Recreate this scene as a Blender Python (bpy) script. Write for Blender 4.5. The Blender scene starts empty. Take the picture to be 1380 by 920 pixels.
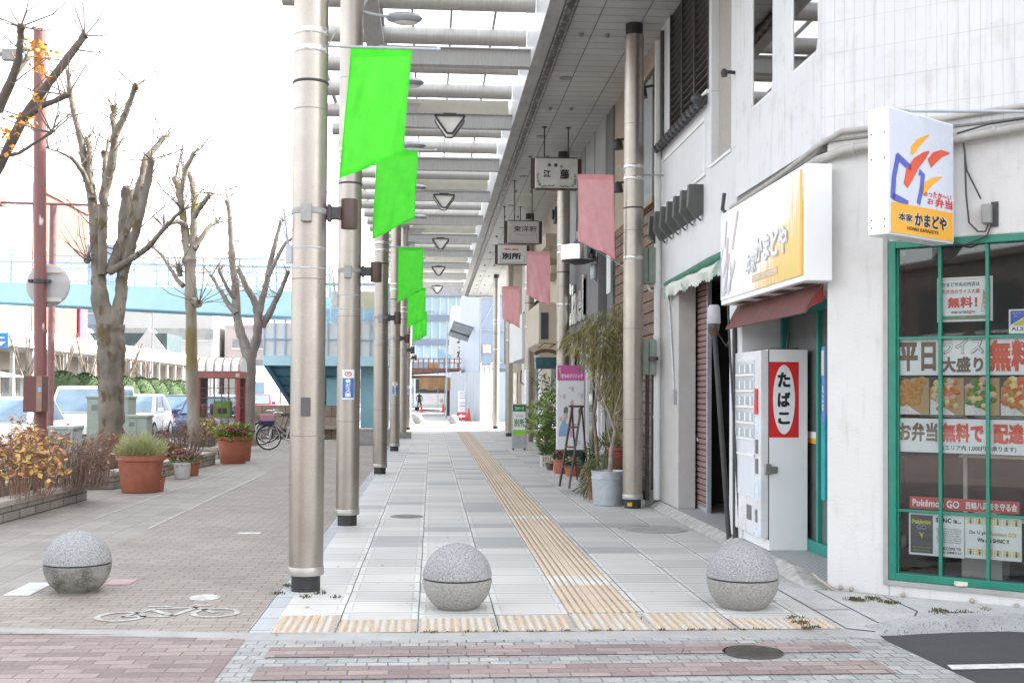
import bpy, math, random
from mathutils import Vector as V, Matrix
rnd = random.Random(11)
U = rnd.uniform
sc = bpy.context.scene
COL = sc.collection
PI = math.pi

# ------------------------------------------------------------------ camera
F, CX, CY, HC = 1550.0, 690.0, 494.0, 1.55
RHO = 0.0062
d0 = Matrix.Rotation(RHO, 3, 'Z') @ V(((582-CX)/F, -(528-CY)/F, -1))
PIT = math.atan(-d0.y)
YAW = math.atan2(d0.x, -d0.y*math.sin(PIT)+math.cos(PIT))
ROT = Matrix.Rotation(YAW, 3, 'Z') @ Matrix.Rotation(PI/2+PIT, 3, 'X') @ Matrix.Rotation(RHO, 3, 'Z')
EYE = V((0, 0, HC))
cd = bpy.data.cameras.new('camera')
cam = bpy.data.objects.new('camera', cd)
COL.objects.link(cam)
cam.matrix_world = Matrix.Translation(EYE) @ ROT.to_4x4()
cd.sensor_width = 36
cd.lens = 36*F/1380
cd.shift_y = (CY-460)/1380
cd.clip_end = 3000
sc.camera = cam

# survey of the place: where the sight line to a measured point meets a known plane
def ray(px, py): return ROT @ V(((px-CX)/F, -(py-CY)/F, -1))
def PP(px, py, p, n):
    r = ray(px, py); return EYE + r*((V(p)-EYE).dot(V(n))/r.dot(V(n)))
def G(px, py, z=0.0): return PP(px, py, (0, 0, z), (0, 0, 1))
def PX(px, py, x): return PP(px, py, (x, 0, 0), (1, 0, 0))
def PY(px, py, y): return PP(px, py, (0, y, 0), (0, 1, 0))

# ------------------------------------------------------------------ mesh builder
class MB:
    def __init__(s): s.v = []; s.f = []; s.mi = []; s.m = 0
    def add(s, vs, fs):
        b = len(s.v); s.v.extend([tuple(p) for p in vs])
        for f in fs: s.f.append(tuple(i+b for i in f)); s.mi.append(s.m)
        return s
    def box(s, c, size, rot=None):
        hx, hy, hz = size[0]/2, size[1]/2, size[2]/2
        vs = [V((x*hx, y*hy, z*hz)) for x in (-1, 1) for y in (-1, 1) for z in (-1, 1)]
        if rot is not None: vs = [rot @ p for p in vs]
        c = V(c)
        return s.add([p+c for p in vs], [(0,1,3,2),(4,6,7,5),(0,4,5,1),(2,3,7,6),(0,2,6,4),(1,5,7,3)])
    def bb(s, a, b):   # box between two corners
        return s.box([(a[i]+b[i])/2 for i in range(3)], [abs(a[i]-b[i]) for i in range(3)])
    def obox(s, o, ex, ey, ez):   # box from a corner and three edge vectors
        o, ex, ey, ez = V(o), V(ex), V(ey), V(ez)
        vs = [o+ex*i+ey*j+ez*k for i in (0,1) for j in (0,1) for k in (0,1)]
        fs = [(0,1,3,2),(4,6,7,5),(0,4,5,1),(2,3,7,6),(0,2,6,4),(1,5,7,3)]
        if ex.cross(ey).dot(ez) < 0: fs = [f[::-1] for f in fs]
        return s.add(vs, fs)
    def bar(s, a, b, w, h=None):
        a, b = V(a), V(b); h = h or w
        d = (b-a); L = d.length; d.normalize()
        side = d.cross(V((0,0,1)))
        if side.length < 1e-3: side = V((1,0,0))
        side.normalize(); up = side.cross(d)
        return s.obox(a-side*w/2-up*h/2, d*L, side*w, up*h)
    def prism(s, poly, ext):   # polygon (list of points) pushed along ext
        n = len(poly); ext = V(ext); P = [V(p) for p in poly]
        nrm = V((0,0,0))
        for i in range(n): nrm += P[i].cross(P[(i+1) % n])
        if nrm.dot(ext) > 0: P.reverse()
        vs = P+[p+ext for p in P]
        return s.add(vs, [tuple(range(n)), tuple(range(2*n-1, n-1, -1))]+[(i, i+n, (i+1) % n+n, (i+1) % n) for i in range(n)])
    def face(s, pts): return s.add(pts, [tuple(range(len(pts)))])
    def tube(s, pts, rad, seg=8, cap=True):
        P = [V(p) for p in pts]; n = len(P)
        if not hasattr(rad, '__len__'): rad = [rad]*n
        vs = []; fs = []; ref = None
        for i in range(n):
            t = (P[min(i+1, n-1)]-P[max(i-1, 0)])
            if t.length < 1e-9: t = V((0,0,1))
            t.normalize()
            if ref is None:
                ref = t.cross(V((0,0,1)))
                if ref.length < .05: ref = t.cross(V((0,1,0)))
            ref = ref - t*ref.dot(t); ref.normalize(); bi = t.cross(ref)
            for k in range(seg):
                a = 2*PI*k/seg; vs.append(P[i]+(ref*math.cos(a)+bi*math.sin(a))*rad[i])
        for i in range(n-1):
            for k in range(seg):
                k2 = (k+1) % seg; fs.append((i*seg+k, i*seg+k2, (i+1)*seg+k2, (i+1)*seg+k))
        if cap: fs.append(tuple(range(seg-1, -1, -1))); fs.append(tuple((n-1)*seg+k for k in range(seg)))
        return s.add(vs, fs)
    def lathe(s, prof, c=(0,0,0), seg=24, sx=1, sy=1):   # prof: (r, z) bottom to top
        c = V(c); vs = []; fs = []; n = len(prof)
        for r, z in prof:
            for k in range(seg):
                a = 2*PI*k/seg; vs.append((c.x+r*sx*math.cos(a), c.y+r*sy*math.sin(a), c.z+z))
        for i in range(n-1):
            for k in range(seg):
                k2 = (k+1) % seg; fs.append((i*seg+k, i*seg+k2, (i+1)*seg+k2, (i+1)*seg+k))
        fs.append(tuple(range(seg-1, -1, -1))); fs.append(tuple((n-1)*seg+k for k in range(seg)))
        return s.add(vs, fs)
    def ball(s, c, r, seg=16, rings=10, sz=1, jit=0):
        prof = [(max(1e-4, r*math.sin(PI*i/rings)), -r*sz*math.cos(PI*i/rings)) for i in range(rings+1)]
        return s.lathe(prof, c, seg)
    def leaf(s, c, d, n, L, w):
        c, d, n = V(c), V(d).normalized(), V(n)
        sd = d.cross(n)
        if sd.length < 1e-3: sd = d.cross(V((.3,.5,.8)))
        sd.normalize()
        return s.add([c, c+d*L*.5+sd*w*.5, c+d*L, c+d*L*.5-sd*w*.5], [(0,1,2,3)])
    def text(s, body, c, rt, up, w=None, h=None, bold=0.0, off=0.0):
        m, bbx = glyphs(body, 0.0)
        x0, x1, y0, y1 = bbx; x0 -= bold; x1 += bold; y0 -= bold; y1 += bold
        rt, up = V(rt).normalized(), V(up).normalized(); n = rt.cross(up)
        sx = w/(x1-x0) if w else None; sy = h/(y1-y0) if h else None
        sx = sx or sy; sy = sy or sx
        c = V(c)+n*off; q = bold*.8
        for k, (ox, oy) in enumerate([(0,0)]+([(q,q),(-q,q),(q,-q),(-q,-q)] if bold else [])):   # a heavier stroke: the same outline laid down again a hair to each side
            s.add([c+rt*((x+ox-(x0+x1)/2)*sx)+up*((y+oy-(y0+y1)/2)*sy)+n*(k*.0001) for x, y in m[0]], m[1])
        return s
    def vtext(s, body, c, rt, up, w, h, bold=0.0, off=0.0):   # characters under one another
        rt, up = V(rt).normalized(), V(up).normalized(); n = len(body); st = h/n
        for i, ch in enumerate(body):
            s.text(ch, V(c)+up*(h/2-st*(i+.5)), rt, up, w, st*.88, bold, off)
        return s
_gc = {}
def glyphs(body, bold):
    k = (body, bold)
    if k in _gc: return _gc[k]
    cu = bpy.data.curves.new('t', 'FONT'); cu.body = body; cu.size = 1; cu.resolution_u = 3; cu.space_character = 1.04
    o = bpy.data.objects.new('t', cu); COL.objects.link(o)
    bpy.context.view_layer.update()
    me = bpy.data.meshes.new_from_object(o.evaluated_get(bpy.context.evaluated_depsgraph_get()))
    vs = [(v.co.x, v.co.y) for v in me.vertices]; fs = [tuple(p.vertices) for p in me.polygons]
    bpy.data.objects.remove(o); bpy.data.curves.remove(cu); bpy.data.meshes.remove(me)
    xs = [v[0] for v in vs]; ys = [v[1] for v in vs]
    _gc[k] = ((vs, fs), (min(xs), max(xs), min(ys), max(ys)))
    return _gc[k]

def origin_of(p):
    o = V((0,0,0))
    while p is not None: o += p.location; p = p.parent
    return o
def obj(name, mb, mats, parent=None, smooth=None, bevel=0, world=False):
    me = bpy.data.meshes.new(name)
    if parent is not None: off = origin_of(parent)
    elif world or not mb.v: off = V((0,0,0))
    else:
        xs = [p[0] for p in mb.v]; ys = [p[1] for p in mb.v]
        off = V(((min(xs)+max(xs))/2, (min(ys)+max(ys))/2, min(p[2] for p in mb.v)))
    me.from_pydata([(p[0]-off.x, p[1]-off.y, p[2]-off.z) for p in mb.v], [], mb.f)
    if not isinstance(mats, (list, tuple)): mats = [mats]
    for m in mats: me.materials.append(m)
    me.polygons.foreach_set('material_index', mb.mi)
    if smooth is not None:
        me.polygons.foreach_set('use_smooth', [True]*len(me.polygons))
        me.set_sharp_from_angle(angle=math.radians(smooth))
    me.update()
    o = bpy.data.objects.new(name, me); COL.objects.link(o)
    if parent is not None: o.parent = parent
    else: o.location = off
    if bevel:
        b = o.modifiers.new('bevel', 'BEVEL'); b.width = bevel; b.segments = 2; b.limit_method = 'ANGLE'; b.angle_limit = math.radians(40)
    return o
def thing(name, label, cat, loc, group=None):
    o = bpy.data.objects.new(name, None); COL.objects.link(o); o.location = loc; o.empty_display_size = .1
    return tag(o, label, cat, group)
def tag(o, label, cat, group=None):
    o['label'] = label; o['category'] = cat
    if group: o['group'] = group
    return o
def struct(o, kind='structure'): o['kind'] = kind; return o
def dup(root, loc, label=None, rotz=None):
    def cp(o, par):
        c = o.copy(); COL.objects.link(c); c.parent = par
        for ch in o.children: cp(ch, c)
        return c
    r = cp(root, None); r.location = loc
    if label: r['label'] = label
    if rotz is not None: r.rotation_euler = (0, 0, rotz)
    return r

# ------------------------------------------------------------------ materials
class NT:
    def __init__(s, name):
        s.mat = bpy.data.materials.new(name); s.mat.use_nodes = True
        s.t = s.mat.node_tree; s.b = s.t.nodes['Principled BSDF']; s.l = s.t.links.new
    def n(s, ty, **kw):
        x = s.t.nodes.new(ty)
        for k, v in kw.items(): setattr(x, k, v)
        return x
    def put(s, sock, val):
        if hasattr(val, 'is_output'): s.l(val, sock)
        elif hasattr(val, '__len__') and len(val) == 3 and sock.type == 'RGBA': sock.default_value = (*val, 1)
        else: sock.default_value = val
    def math(s, op, a, b=None, c=None):
        x = s.n('ShaderNodeMath', operation=op)
        for i, q in enumerate((a, b, c)):
            if q is not None: s.put(x.inputs[i], q)
        return x.outputs[0]
    def mix(s, f, a, b, mode='MIX'):
        x = s.n('ShaderNodeMix', data_type='RGBA', blend_type=mode)
        s.put(x.inputs[0], f); s.put(x.inputs[6], a); s.put(x.inputs[7], b)
        return x.outputs[2]
    def co(s, stretch=(1,1,1), rand=True):
        tc = s.n('ShaderNodeTexCoord'); mp = s.n('ShaderNodeMapping'); mp.inputs['Scale'].default_value = stretch
        s.l(tc.outputs['Object'], mp.inputs[0])
        if not rand: return mp.outputs[0]
        oi = s.n('ShaderNodeObjectInfo'); va = s.n('ShaderNodeVectorMath', operation='MULTIPLY_ADD')
        s.l(oi.outputs['Random'], va.inputs[0]); va.inputs[1].default_value = (37, 23, 51); s.l(mp.outputs[0], va.inputs[2])
        return va.outputs[0]
    def noise(s, vec, scale, detail=4, rough=.55):
        x = s.n('ShaderNodeTexNoise'); s.l(vec, x.inputs['Vector']); x.inputs['Scale'].default_value = scale
        x.inputs['Detail'].default_value = detail; x.inputs['Roughness'].default_value = rough
        return x.outputs[0]
    def ramp(s, v, lo, hi):
        x = s.n('ShaderNodeMapRange'); s.put(x.inputs[0], v); x.inputs[1].default_value = lo; x.inputs[2].default_value = hi
        return x.outputs[0]
    def bump(s, h, strength, dist=.01):
        x = s.n('ShaderNodeBump'); s.l(h, x.inputs['Height']); x.inputs['Strength'].default_value = strength; x.inputs['Distance'].default_value = dist
        s.l(x.outputs[0], s.b.inputs['Normal'])
    def done(s, col, rough=.7, metal=0, spec=None):
        s.put(s.b.inputs['Base Color'], col); s.put(s.b.inputs['Roughness'], rough); s.b.inputs['Metallic'].default_value = metal
        if spec is not None: s.b.inputs['Specular IOR Level'].default_value = spec
        return s.mat
_mc = {}
def pm(name, c1, c2=None, scale=6, rough=.7, metal=0, bump=0, bscale=60, stretch=(1,1,1), lo=.35, hi=.65, speck=None, spec=None, bdist=.004):
    if name in _mc: return _mc[name]
    t = NT(name); c2 = c2 or tuple(x*.82 for x in c1); co = t.co(stretch)
    col = t.mix(t.ramp(t.noise(co, scale, 6, .62), lo, hi), c1, c2)
    if speck: col = t.mix(t.ramp(t.noise(co, speck[1], 2), speck[2], speck[2]+.06), col, speck[0])
    if bump: t.bump(t.noise(co, bscale, 4), bump, bdist)
    r = t.math('MULTIPLY_ADD', t.noise(co, scale*2.3, 3), .25, rough-.12)
    _mc[name] = t.done(col, r, metal, spec); return _mc[name]
def glass(name, tint=(1,1,1), refl=.12, rough=.02):
    t = NT(name); tr = t.n('ShaderNodeBsdfTransparent'); tr.inputs[0].default_value = (*tint, 1)
    gl = t.n('ShaderNodeBsdfGlossy'); gl.inputs['Roughness'].default_value = rough
    fr = t.n('ShaderNodeFresnel'); fr.inputs[0].default_value = 1.5
    mx = t.n('ShaderNodeMixShader'); t.l(t.math('MAXIMUM', fr.outputs[0], refl), mx.inputs[0]); t.l(tr.outputs[0], mx.inputs[1]); t.l(gl.outputs[0], mx.inputs[2])
    t.l(mx.outputs[0], t.t.nodes['Material Output'].inputs['Surface']); return t.mat
def cloth(name, c, trans=.55):
    t = NT(name); co = t.co()
    nz = t.ramp(t.noise(co, 9, 3), .3, .7)
    col = t.mix(nz, c, tuple(x*.9 for x in c))
    di = t.n('ShaderNodeBsdfDiffuse'); tl = t.n('ShaderNodeBsdfTranslucent'); t.l(col, di.inputs[0]); t.l(col, tl.inputs[0])
    bp = t.n('ShaderNodeBump'); bp.inputs['Strength'].default_value = .5; bp.inputs['Distance'].default_value = .02; t.l(t.noise(co, 7, 3), bp.inputs['Height'])
    t.l(bp.outputs[0], di.inputs['Normal']); t.l(bp.outputs[0], tl.inputs['Normal'])
    mx = t.n('ShaderNodeMixShader'); mx.inputs[0].default_value = trans; t.l(di.outputs[0], mx.inputs[1]); t.l(tl.outputs[0], mx.inputs[2])
    t.l(mx.outputs[0], t.t.nodes['Material Output'].inputs['Surface']); return t.mat
def emit(name, c, e):
    t = NT(name); t.b.inputs['Emission Color'].default_value = (*c, 1); t.b.inputs['Emission Strength'].default_value = e
    return t.done(c, .5)

steel = pm('brushed_steel', (.44,.395,.345), (.36,.32,.28), 2.2, .36, .85, .35, 130, lo=.3, hi=.7, bdist=.002, speck=((.33,.295,.26), 150, .56))
steel_smooth = pm('polished_steel', (.70,.69,.67), (.58,.57,.55), 5, .28, .9)
galv = pm('galvanised_steel', (.48,.51,.53), (.38,.41,.43), 9, .5, .6)
dark_metal = pm('dark_metal', (.035,.035,.038), (.055,.05,.05), 8, .5)
black = pm('black_plastic', (.02,.02,.022), (.035,.035,.035), 8, .5)
grey_paint = pm('grey_paint', (.36,.37,.38), (.28,.29,.30), 4, .55, stretch=(1,6,1))
beam_paint = pm('weathered_beam', (.50,.49,.475), (.38,.37,.355), 3, .5, .2, stretch=(14,1,1), lo=.3, hi=.7)
tube_steel = pm('dull_tube_steel', (.52,.50,.465), (.40,.385,.355), 2.5, .42, .35, stretch=(16,1,1), lo=.3, hi=.7)
cream_board = pm('cream_board', (.66,.63,.54), (.58,.55,.46), 3, .6)
white_paint = pm('white_paint', (.78,.78,.77), (.72,.72,.70), 3, .5)
white_panel = pm('white_panel', (.82,.82,.815), (.78,.78,.775), 2, .35)
off_white = pm('off_white_board', (.62,.60,.57), (.55,.53,.49), 5, .6)
brown_paint = pm('weathered_brown_paint', (.23,.095,.085), (.17,.07,.065), 7, .5, speck=((.62,.58,.56), 9, .66), stretch=(1,1,.25))
dark_brown = pm('dark_brown_metal', (.085,.05,.038), (.06,.035,.028), 8, .5)
red_frame = pm('red_brown_frame', (.33,.06,.05), (.27,.05,.04), 8, .45)
terracotta = pm('terracotta', (.40,.135,.075), (.32,.105,.06), 6, .75, bump=.2, bscale=40)
stone_ball = pm('granite', (.355,.355,.355), (.225,.225,.227), 75, .8, bump=.5, bscale=160, lo=.40, hi=.60, speck=((.10,.10,.105), 150, .60))
ball_cut = pm('dark_groove', (.10,.09,.08), None, 8, .9)
stone_wall = None
concrete = pm('concrete', (.37,.365,.35), (.30,.295,.28), 4, .85, bump=.35, bscale=90)
concrete_dark = pm('concrete_dark', (.28,.27,.255), (.2,.195,.18), 5, .9, bump=.35, bscale=90)
bark = pm('bark', (.23,.20,.165), (.13,.115,.09), 5, .9, bump=1, bscale=34, stretch=(1,1,.5), speck=((.115,.085,.045), 6, .57), bdist=.012)
bark_pale = pm('pale_bark', (.36,.32,.27), (.24,.20,.165), 9, .9, bump=.6, bscale=40)
twig = pm('twig_bark', (.28,.205,.16), (.19,.135,.105), 9, .9)
twig_red = pm('reddish_twig', (.30,.19,.14), (.21,.125,.09), 9, .9)
leaf_yellow = pm('yellow_leaf', (.62,.43,.11), (.56,.30,.09), 3, .6)
leaf_orange = pm('orange_leaf', (.48,.25,.11), (.34,.16,.085), 3, .6)
leaf_green = pm('green_leaf', (.10,.16,.035), (.06,.11,.03), 3, .6)
leaf_light = pm('light_green_leaf', (.22,.30,.07), (.15,.23,.05), 3, .6)
leaf_pale = pm('pale_feathery_green', (.34,.36,.15), (.26,.29,.10), 3, .7)
needle = pm('olive_needles', (.27,.25,.10), (.19,.19,.075), 2, .75)
needle_brown = pm('dry_needles', (.34,.26,.11), (.26,.2,.09), 2, .8)
hedge_green = pm('hedge_green', (.055,.095,.03), (.035,.065,.022), 9, .85, bump=1, bscale=30, bdist=.05)
petal_pink = pm('pink_petals', (.72,.16,.28), (.72,.36,.42), 20, .6)
petal_red = pm('red_petals', (.55,.04,.10), (.65,.30,.34), 20, .6)
soil = pm('soil', (.09,.065,.045), (.055,.04,.03), 8, .95, bump=.6, bscale=40)
red = pm('red_paint', (.68,.02,.025), (.62,.02,.02), 4, .4)
orange = pm('orange_paint', (.80,.40,.04), (.75,.36,.03), 4, .4)
blue = pm('blue_paint', (.05,.16,.46), (.05,.14,.42), 4, .45)
ink = pm('black_ink', (.015,.015,.015), None, 8, .5)
ink_grey = pm('grey_ink', (.28,.28,.28), None, 8, .6)
ink_white = pm('white_ink', (.85,.85,.85), None, 8, .5)
ink_red = pm('red_ink', (.66,.06,.04), None, 8, .5)
ink_brown = pm('brown_ink', (.17,.12,.08), None, 8, .5)
green_frame = pm('green_frame', (.012,.20,.13), (.01,.16,.105), 6, .4)
green_ink = pm('green_ink', (.02,.25,.07), None, 6, .5)
olive_box = pm('olive_box', (.25,.31,.25), (.20,.25,.20), 5, .55)
cabinet_paint = pm('cabinet_paint', (.38,.44,.38), (.31,.37,.31), 4, .5)
rubber = pm('rubber', (.02,.02,.02), None, 9, .8)
car_glass = pm('car_glass', (.13,.20,.27), (.19,.27,.34), 1.5, .06)  # pale blue in the base colour stands in for reflected sky
window_dark = pm('dark_window', (.05,.055,.06), (.08,.085,.09), 1.5, .08)
window_blue = pm('bluish_window', (.16,.22,.27), (.22,.28,.33), 1.5, .1)
chrome = pm('chrome', (.75,.75,.76), None, 8, .1, 1)
clear_glass = glass('clear_glass', (.94,.96,.955), .05)
# ------------------------------------------------------------------ ground
KC = V((3.13, 8.94, 0)); TF = V((.79, -.613, 0)).normalized()
NF = V((TF.y, -TF.x, 0))            # outward normal of the side street front
XW = 3.13                           # shop fronts along the arcade
def FP(s, z, out=0.0): return KC+TF*s+NF*out+V((0, 0, z))
def FS(px, py, out=0.0):            # sight line onto the side street front: distance along it, height
    p = PP(px, py, KC+NF*out, NF); return (p-KC).dot(TF), p.z

def bricks(name, c1, c2, mortar, bw, bh, msize=.006, offset=.5, dirt=.2, rough=.8, rot=0, green=0):
    t = NT(name); tc = t.n('ShaderNodeTexCoord'); mp = t.n('ShaderNodeMapping'); mp.inputs['Rotation'].default_value = (0, 0, rot)
    t.l(tc.outputs['Object'], mp.inputs[0]); co = mp.outputs[0]
    nz = t.n('ShaderNodeTexNoise'); t.l(co, nz.inputs['Vector']); nz.inputs['Scale'].default_value = 3
    va = t.n('ShaderNodeVectorMath', operation='MULTIPLY_ADD'); t.l(nz.outputs['Color'], va.inputs[0]); va.inputs[1].default_value = (.012,.012,0); t.l(co, va.inputs[2])
    b = t.n('ShaderNodeTexBrick'); t.l(va.outputs[0], b.inputs['Vector']); b.offset = offset
    b.inputs['Color1'].default_value = (*c1, 1); b.inputs['Color2'].default_value = (*c2, 1)
    mo = mortar
    if green: mo = t.mix(t.ramp(t.noise(co, 1.1, 3), .52, .66), mortar, (.10,.12,.05))
    t.put(b.inputs['Mortar'], mo)
    b.inputs['Scale'].default_value = 1; b.inputs['Mortar Size'].default_value = msize; b.inputs['Mortar Smooth'].default_value = .3
    b.inputs['Brick Width'].default_value = bw; b.inputs['Row Height'].default_value = bh
    fine = t.ramp(t.noise(co, 45, 3), .25, .75); big = t.ramp(t.noise(co, .7, 5, .65), .3, .7)
    col = t.mix(dirt, b.outputs['Color'], t.mix(fine, (.25,.25,.25), (1,1,1)), 'MULTIPLY')
    col = t.mix(dirt, col, t.mix(big, (.35,.34,.33), (1,1,1)), 'MULTIPLY')
    h = t.math('MULTIPLY_ADD', b.outputs['Fac'], -1.2, t.math('MULTIPLY', fine, .35))
    t.bump(h, .5, .006)
    return t.done(col, rough)

def slab_tiles():
    t = NT('granite_slab_paving'); tc = t.n('ShaderNodeTexCoord'); co = tc.outputs['Object']
    wz = t.noise(co, 1.3, 2)
    sx = t.n('ShaderNodeSeparateXYZ'); t.l(co, sx.inputs[0])
    u = t.math('DIVIDE', t.math('ADD', sx.outputs[0], t.math('MULTIPLY_ADD', wz, .02, .60)), .53)
    iu = t.math('FLOOR', u); fu = t.math('FRACT', u)
    v = t.math('ADD', t.math('DIVIDE', t.math('ADD', sx.outputs[1], t.math('MULTIPLY', wz, .015)), .43), t.math('MULTIPLY', t.math('FRACT', t.math('MULTIPLY', iu, .377)), .35))
    iv = t.math('FLOOR', v); fv = t.math('FRACT', v)
    cx = t.n('ShaderNodeCombineXYZ'); t.l(iu, cx.inputs[0]); t.l(iv, cx.inputs[1])
    wn = t.n('ShaderNodeTexWhiteNoise'); wn.noise_dimensions = '3D'; t.l(cx.outputs[0], wn.inputs['Vector'])
    eu = t.math('MULTIPLY', t.math('MINIMUM', fu, t.math('SUBTRACT', 1, fu)), .53)
    ev = t.math('MULTIPLY', t.math('MINIMUM', fv, t.math('SUBTRACT', 1, fv)), .43)
    e = t.math('MINIMUM', eu, t.math('MULTIPLY', ev, .6))
    joint = t.math('LESS_THAN', e, .0052)
    e2 = t.math('MINIMUM', eu, t.math('MULTIPLY', ev, .8))
    inner = t.ramp(e2, .050, .055)
    line = t.math('MULTIPLY', t.math('GREATER_THAN', e2, .046), t.math('LESS_THAN', e2, .056))
    base = t.mix(wn.outputs[0], (.69,.67,.63), (.53,.525,.505))
    dk = t.math('GREATER_THAN', wn.outputs[0], .90)
    base = t.mix(dk, base, (.43,.43,.425))
    base = t.mix(t.math('MULTIPLY', inner, .55), base, t.mix(1, base, (.80,.80,.79), 'MULTIPLY'))
    base = t.mix(t.math('MULTIPLY', line, .45), base, (.25,.25,.25))
    sp = t.ramp(t.noise(co, 130, 2), .3, .7); base = t.mix(.25, base, t.mix(sp, (.5,.5,.5), (1,1,1)), 'MULTIPLY')
    bg = t.ramp(t.noise(co, .8, 6, .65), .32, .68); base = t.mix(.22, base, t.mix(bg, (.55,.54,.52), (1,1,1)), 'MULTIPLY')
    gum = t.math('MULTIPLY', t.ramp(t.noise(co, 11, 2), .70, .73), .35); base = t.mix(gum, base, (.22,.215,.20))
    jc = t.mix(t.ramp(t.noise(co, 1.7, 3), .5, .62), (.15,.145,.135), (.07,.075,.045))
    col = t.mix(joint, base, jc)
    t.bump(t.math('SUBTRACT', t.math('MULTIPLY', sp, .15), joint), .4, .006)
    return t.done(col, .62)

asphalt = pm('asphalt', (.052,.052,.055), (.040,.040,.043), 1.2, .9, bump=.6, bscale=140, speck=((.10,.10,.10), 150, .66))
road_asphalt = pm('road_asphalt', (.11,.11,.115), (.085,.085,.09), .6, .9, bump=.4, bscale=60)
ground_grey = pm('far_ground', (.20,.195,.19), (.16,.155,.15), .3, .9)
paver_grey = bricks('bike_lane_pavers', (.385,.335,.285), (.315,.275,.235), (.18,.155,.13), .205, .103, .005, .5, .3)
paver_pale = bricks('walkway_pavers', (.38,.345,.305), (.32,.29,.26), (.2,.18,.165), .31, .31, .005, 0, .3)
sett_grey = bricks('grey_setts', (.47,.47,.455), (.33,.335,.33), (.24,.235,.215), .118, .102, .006, .5, .35, green=1)
sett_pink = bricks('pink_setts', (.42,.33,.305), (.255,.19,.185), (.20,.17,.15), .225, .102, .0055, .5, .35, green=1)
pale_pave = bricks('pale_paving', (.5,.49,.47), (.43,.42,.4), (.3,.3,.3), .6, .4, .006, .5, .15)
slabs = slab_tiles()
corner_stone = pm('corner_slab', (.48,.475,.46), (.38,.375,.365), 3, .8, bump=.3, bscale=120, speck=((.18,.18,.18), 80, .62))
paint_white = pm('road_paint', (.66,.66,.64), (.42,.41,.39), 14, .7)
paint_worn = pm('worn_paint', (.46,.45,.42), (.30,.27,.24), 16, .75, lo=.42, hi=.62)

def sheet(name, poly, m, z, kind='structure'):
    b = MB(); b.face([(p[0], p[1], z) for p in poly]); return struct(obj(name, b, m, world=True), kind)
def rect(x0, y0, x1, y1): return [(x0,y0),(x1,y0),(x1,y1),(x0,y1)]
KERB = [(-14, 7.78), (-2.95, 7.74), (-1.17, 7.50), (-.2, 7.46), (2.75, 7.46), (2.90, 7.36)]
sheet('ground', rect(-1500, -1500, 1500, 1500), ground_grey, -.16)
sheet('road', rect(-25.5, -40, -8.5, 400), road_asphalt, -.135)
sheet('side_street_asphalt', rect(-14, -25, 30, 7.47), asphalt, -.020)
sheet('crossing_paving', [(-14,-9),(2.98,-9),(2.98,6.0),(2.88,7.4),(-1.2,7.46),(-14,7.7)], sett_grey, -.014)
k = 0
b = MB()
for y0, y1 in ((6.86,7.13),(6.33,6.635),(5.82,6.12),(5.3,5.6)):
    b.face([(p[0], p[1], -.009) for p in rect(-.97, y0, 2.62, y1)])
struct(obj('crossing_pink_bands', b, sett_pink, world=True))
sheet('crossing_pink_field', [(-14,-9),(-1.16,-9),(-1.16,7.40),(-2.95,7.60),(-14,7.6)], sett_pink, -.0095)
sheet('walkway', rect(-8.5, 7.5, -3.16, 120), paver_pale, -.006)
sheet('bike_lane', [(-3.16,7.6),(-1.17,7.46),(-1.17,50),(-3.16,50)], paver_grey, -.006)
sheet('arcade_edge_stones', rect(-1.175, 7.46, -1.03, 47), bricks('edge_stone', (.50,.52,.53), (.40,.42,.43), (.15,.15,.14), .145, .40, .006, 0, .2), 0)
sheet('arcade_paving', rect(-1.03, 7.46, 3.10, 47.2), slabs, 0.0)
sheet('far_side_street', rect(-8.5, 47.2, 60, 55), pale_pave, -.002)
sheet('far_plaza', rect(-8.5, 55, 12, 140), pale_pave, .003)
# flush kerb band in front of the paving
b = MB()
for i in range(len(KERB)-1):
    (x0,y0),(x1,y1) = KERB[i], KERB[i+1]
    b.add([(x0,y0-.20,-.02),(x1,y1-.20,-.02),(x1,y1,.004),(x0,y0,.004)], [(0,1,2,3)])
struct(obj('kerb', b, concrete, world=True))
# raised kerb curling round the corner
pts = [(2.90,7.37),(3.05,7.38),(3.22,7.42),(3.5,7.46),(3.85,7.48),(4.2,7.36),(9,3.64)]
b = MB()
hs = [.0,.02,.045,.06,.06,.06,.06]
for i in range(len(pts)-1):
    p0, p1 = V((*pts[i],0)), V((*pts[i+1],0)); d = (p1-p0).normalized(); nn = V((d.y,-d.x,0))
    h0, h1 = hs[i]+.006, hs[i+1]+.006; w = .17
    A = [p0+nn*.02+V((0,0,-.03)), p1+nn*.02+V((0,0,-.03)), p1+V((0,0,h1)), p0+V((0,0,h0)), p1-nn*w+V((0,0,h1+.004)), p0-nn*w+V((0,0,h0+.004))]
    b.add(A, [(0,1,2,3),(3,2,4,5)])
struct(obj('corner_kerb', b, pm('kerb_stone', (.40,.40,.40), (.30,.30,.30), 5, .85, bump=.5, bscale=110, speck=((.14,.14,.14), 70, .6)), world=True))
def poly_slab(pl, zs):
    b = MB(); b.face([(p[0], p[1], q) for p, q in zip(pl, zs)]); return b
cs = MB()
for pl in ([(2.75,7.47),(2.90,7.37),(3.02,7.5),(3.02,8.1),(2.75,8.1)], [(2.75,8.12),(3.02,8.12),(3.02,9.4),(2.75,9.4)],
           [(3.035,7.47),(3.22,7.58),(3.45,8.0),(3.45,8.75),(3.035,8.95)], [(3.24,7.58),(3.62,7.72),(4.1,7.6),(5.2,6.85),(5.2,7.6),(3.465,8.9),(3.465,8.0)], [(5.22,6.85),(9,3.9),(9,5),(5.22,7.6)]):
    cs.face([(p[0], p[1], .008+max(0, (p[0]-3.2))*.02) for p in pl])
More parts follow.
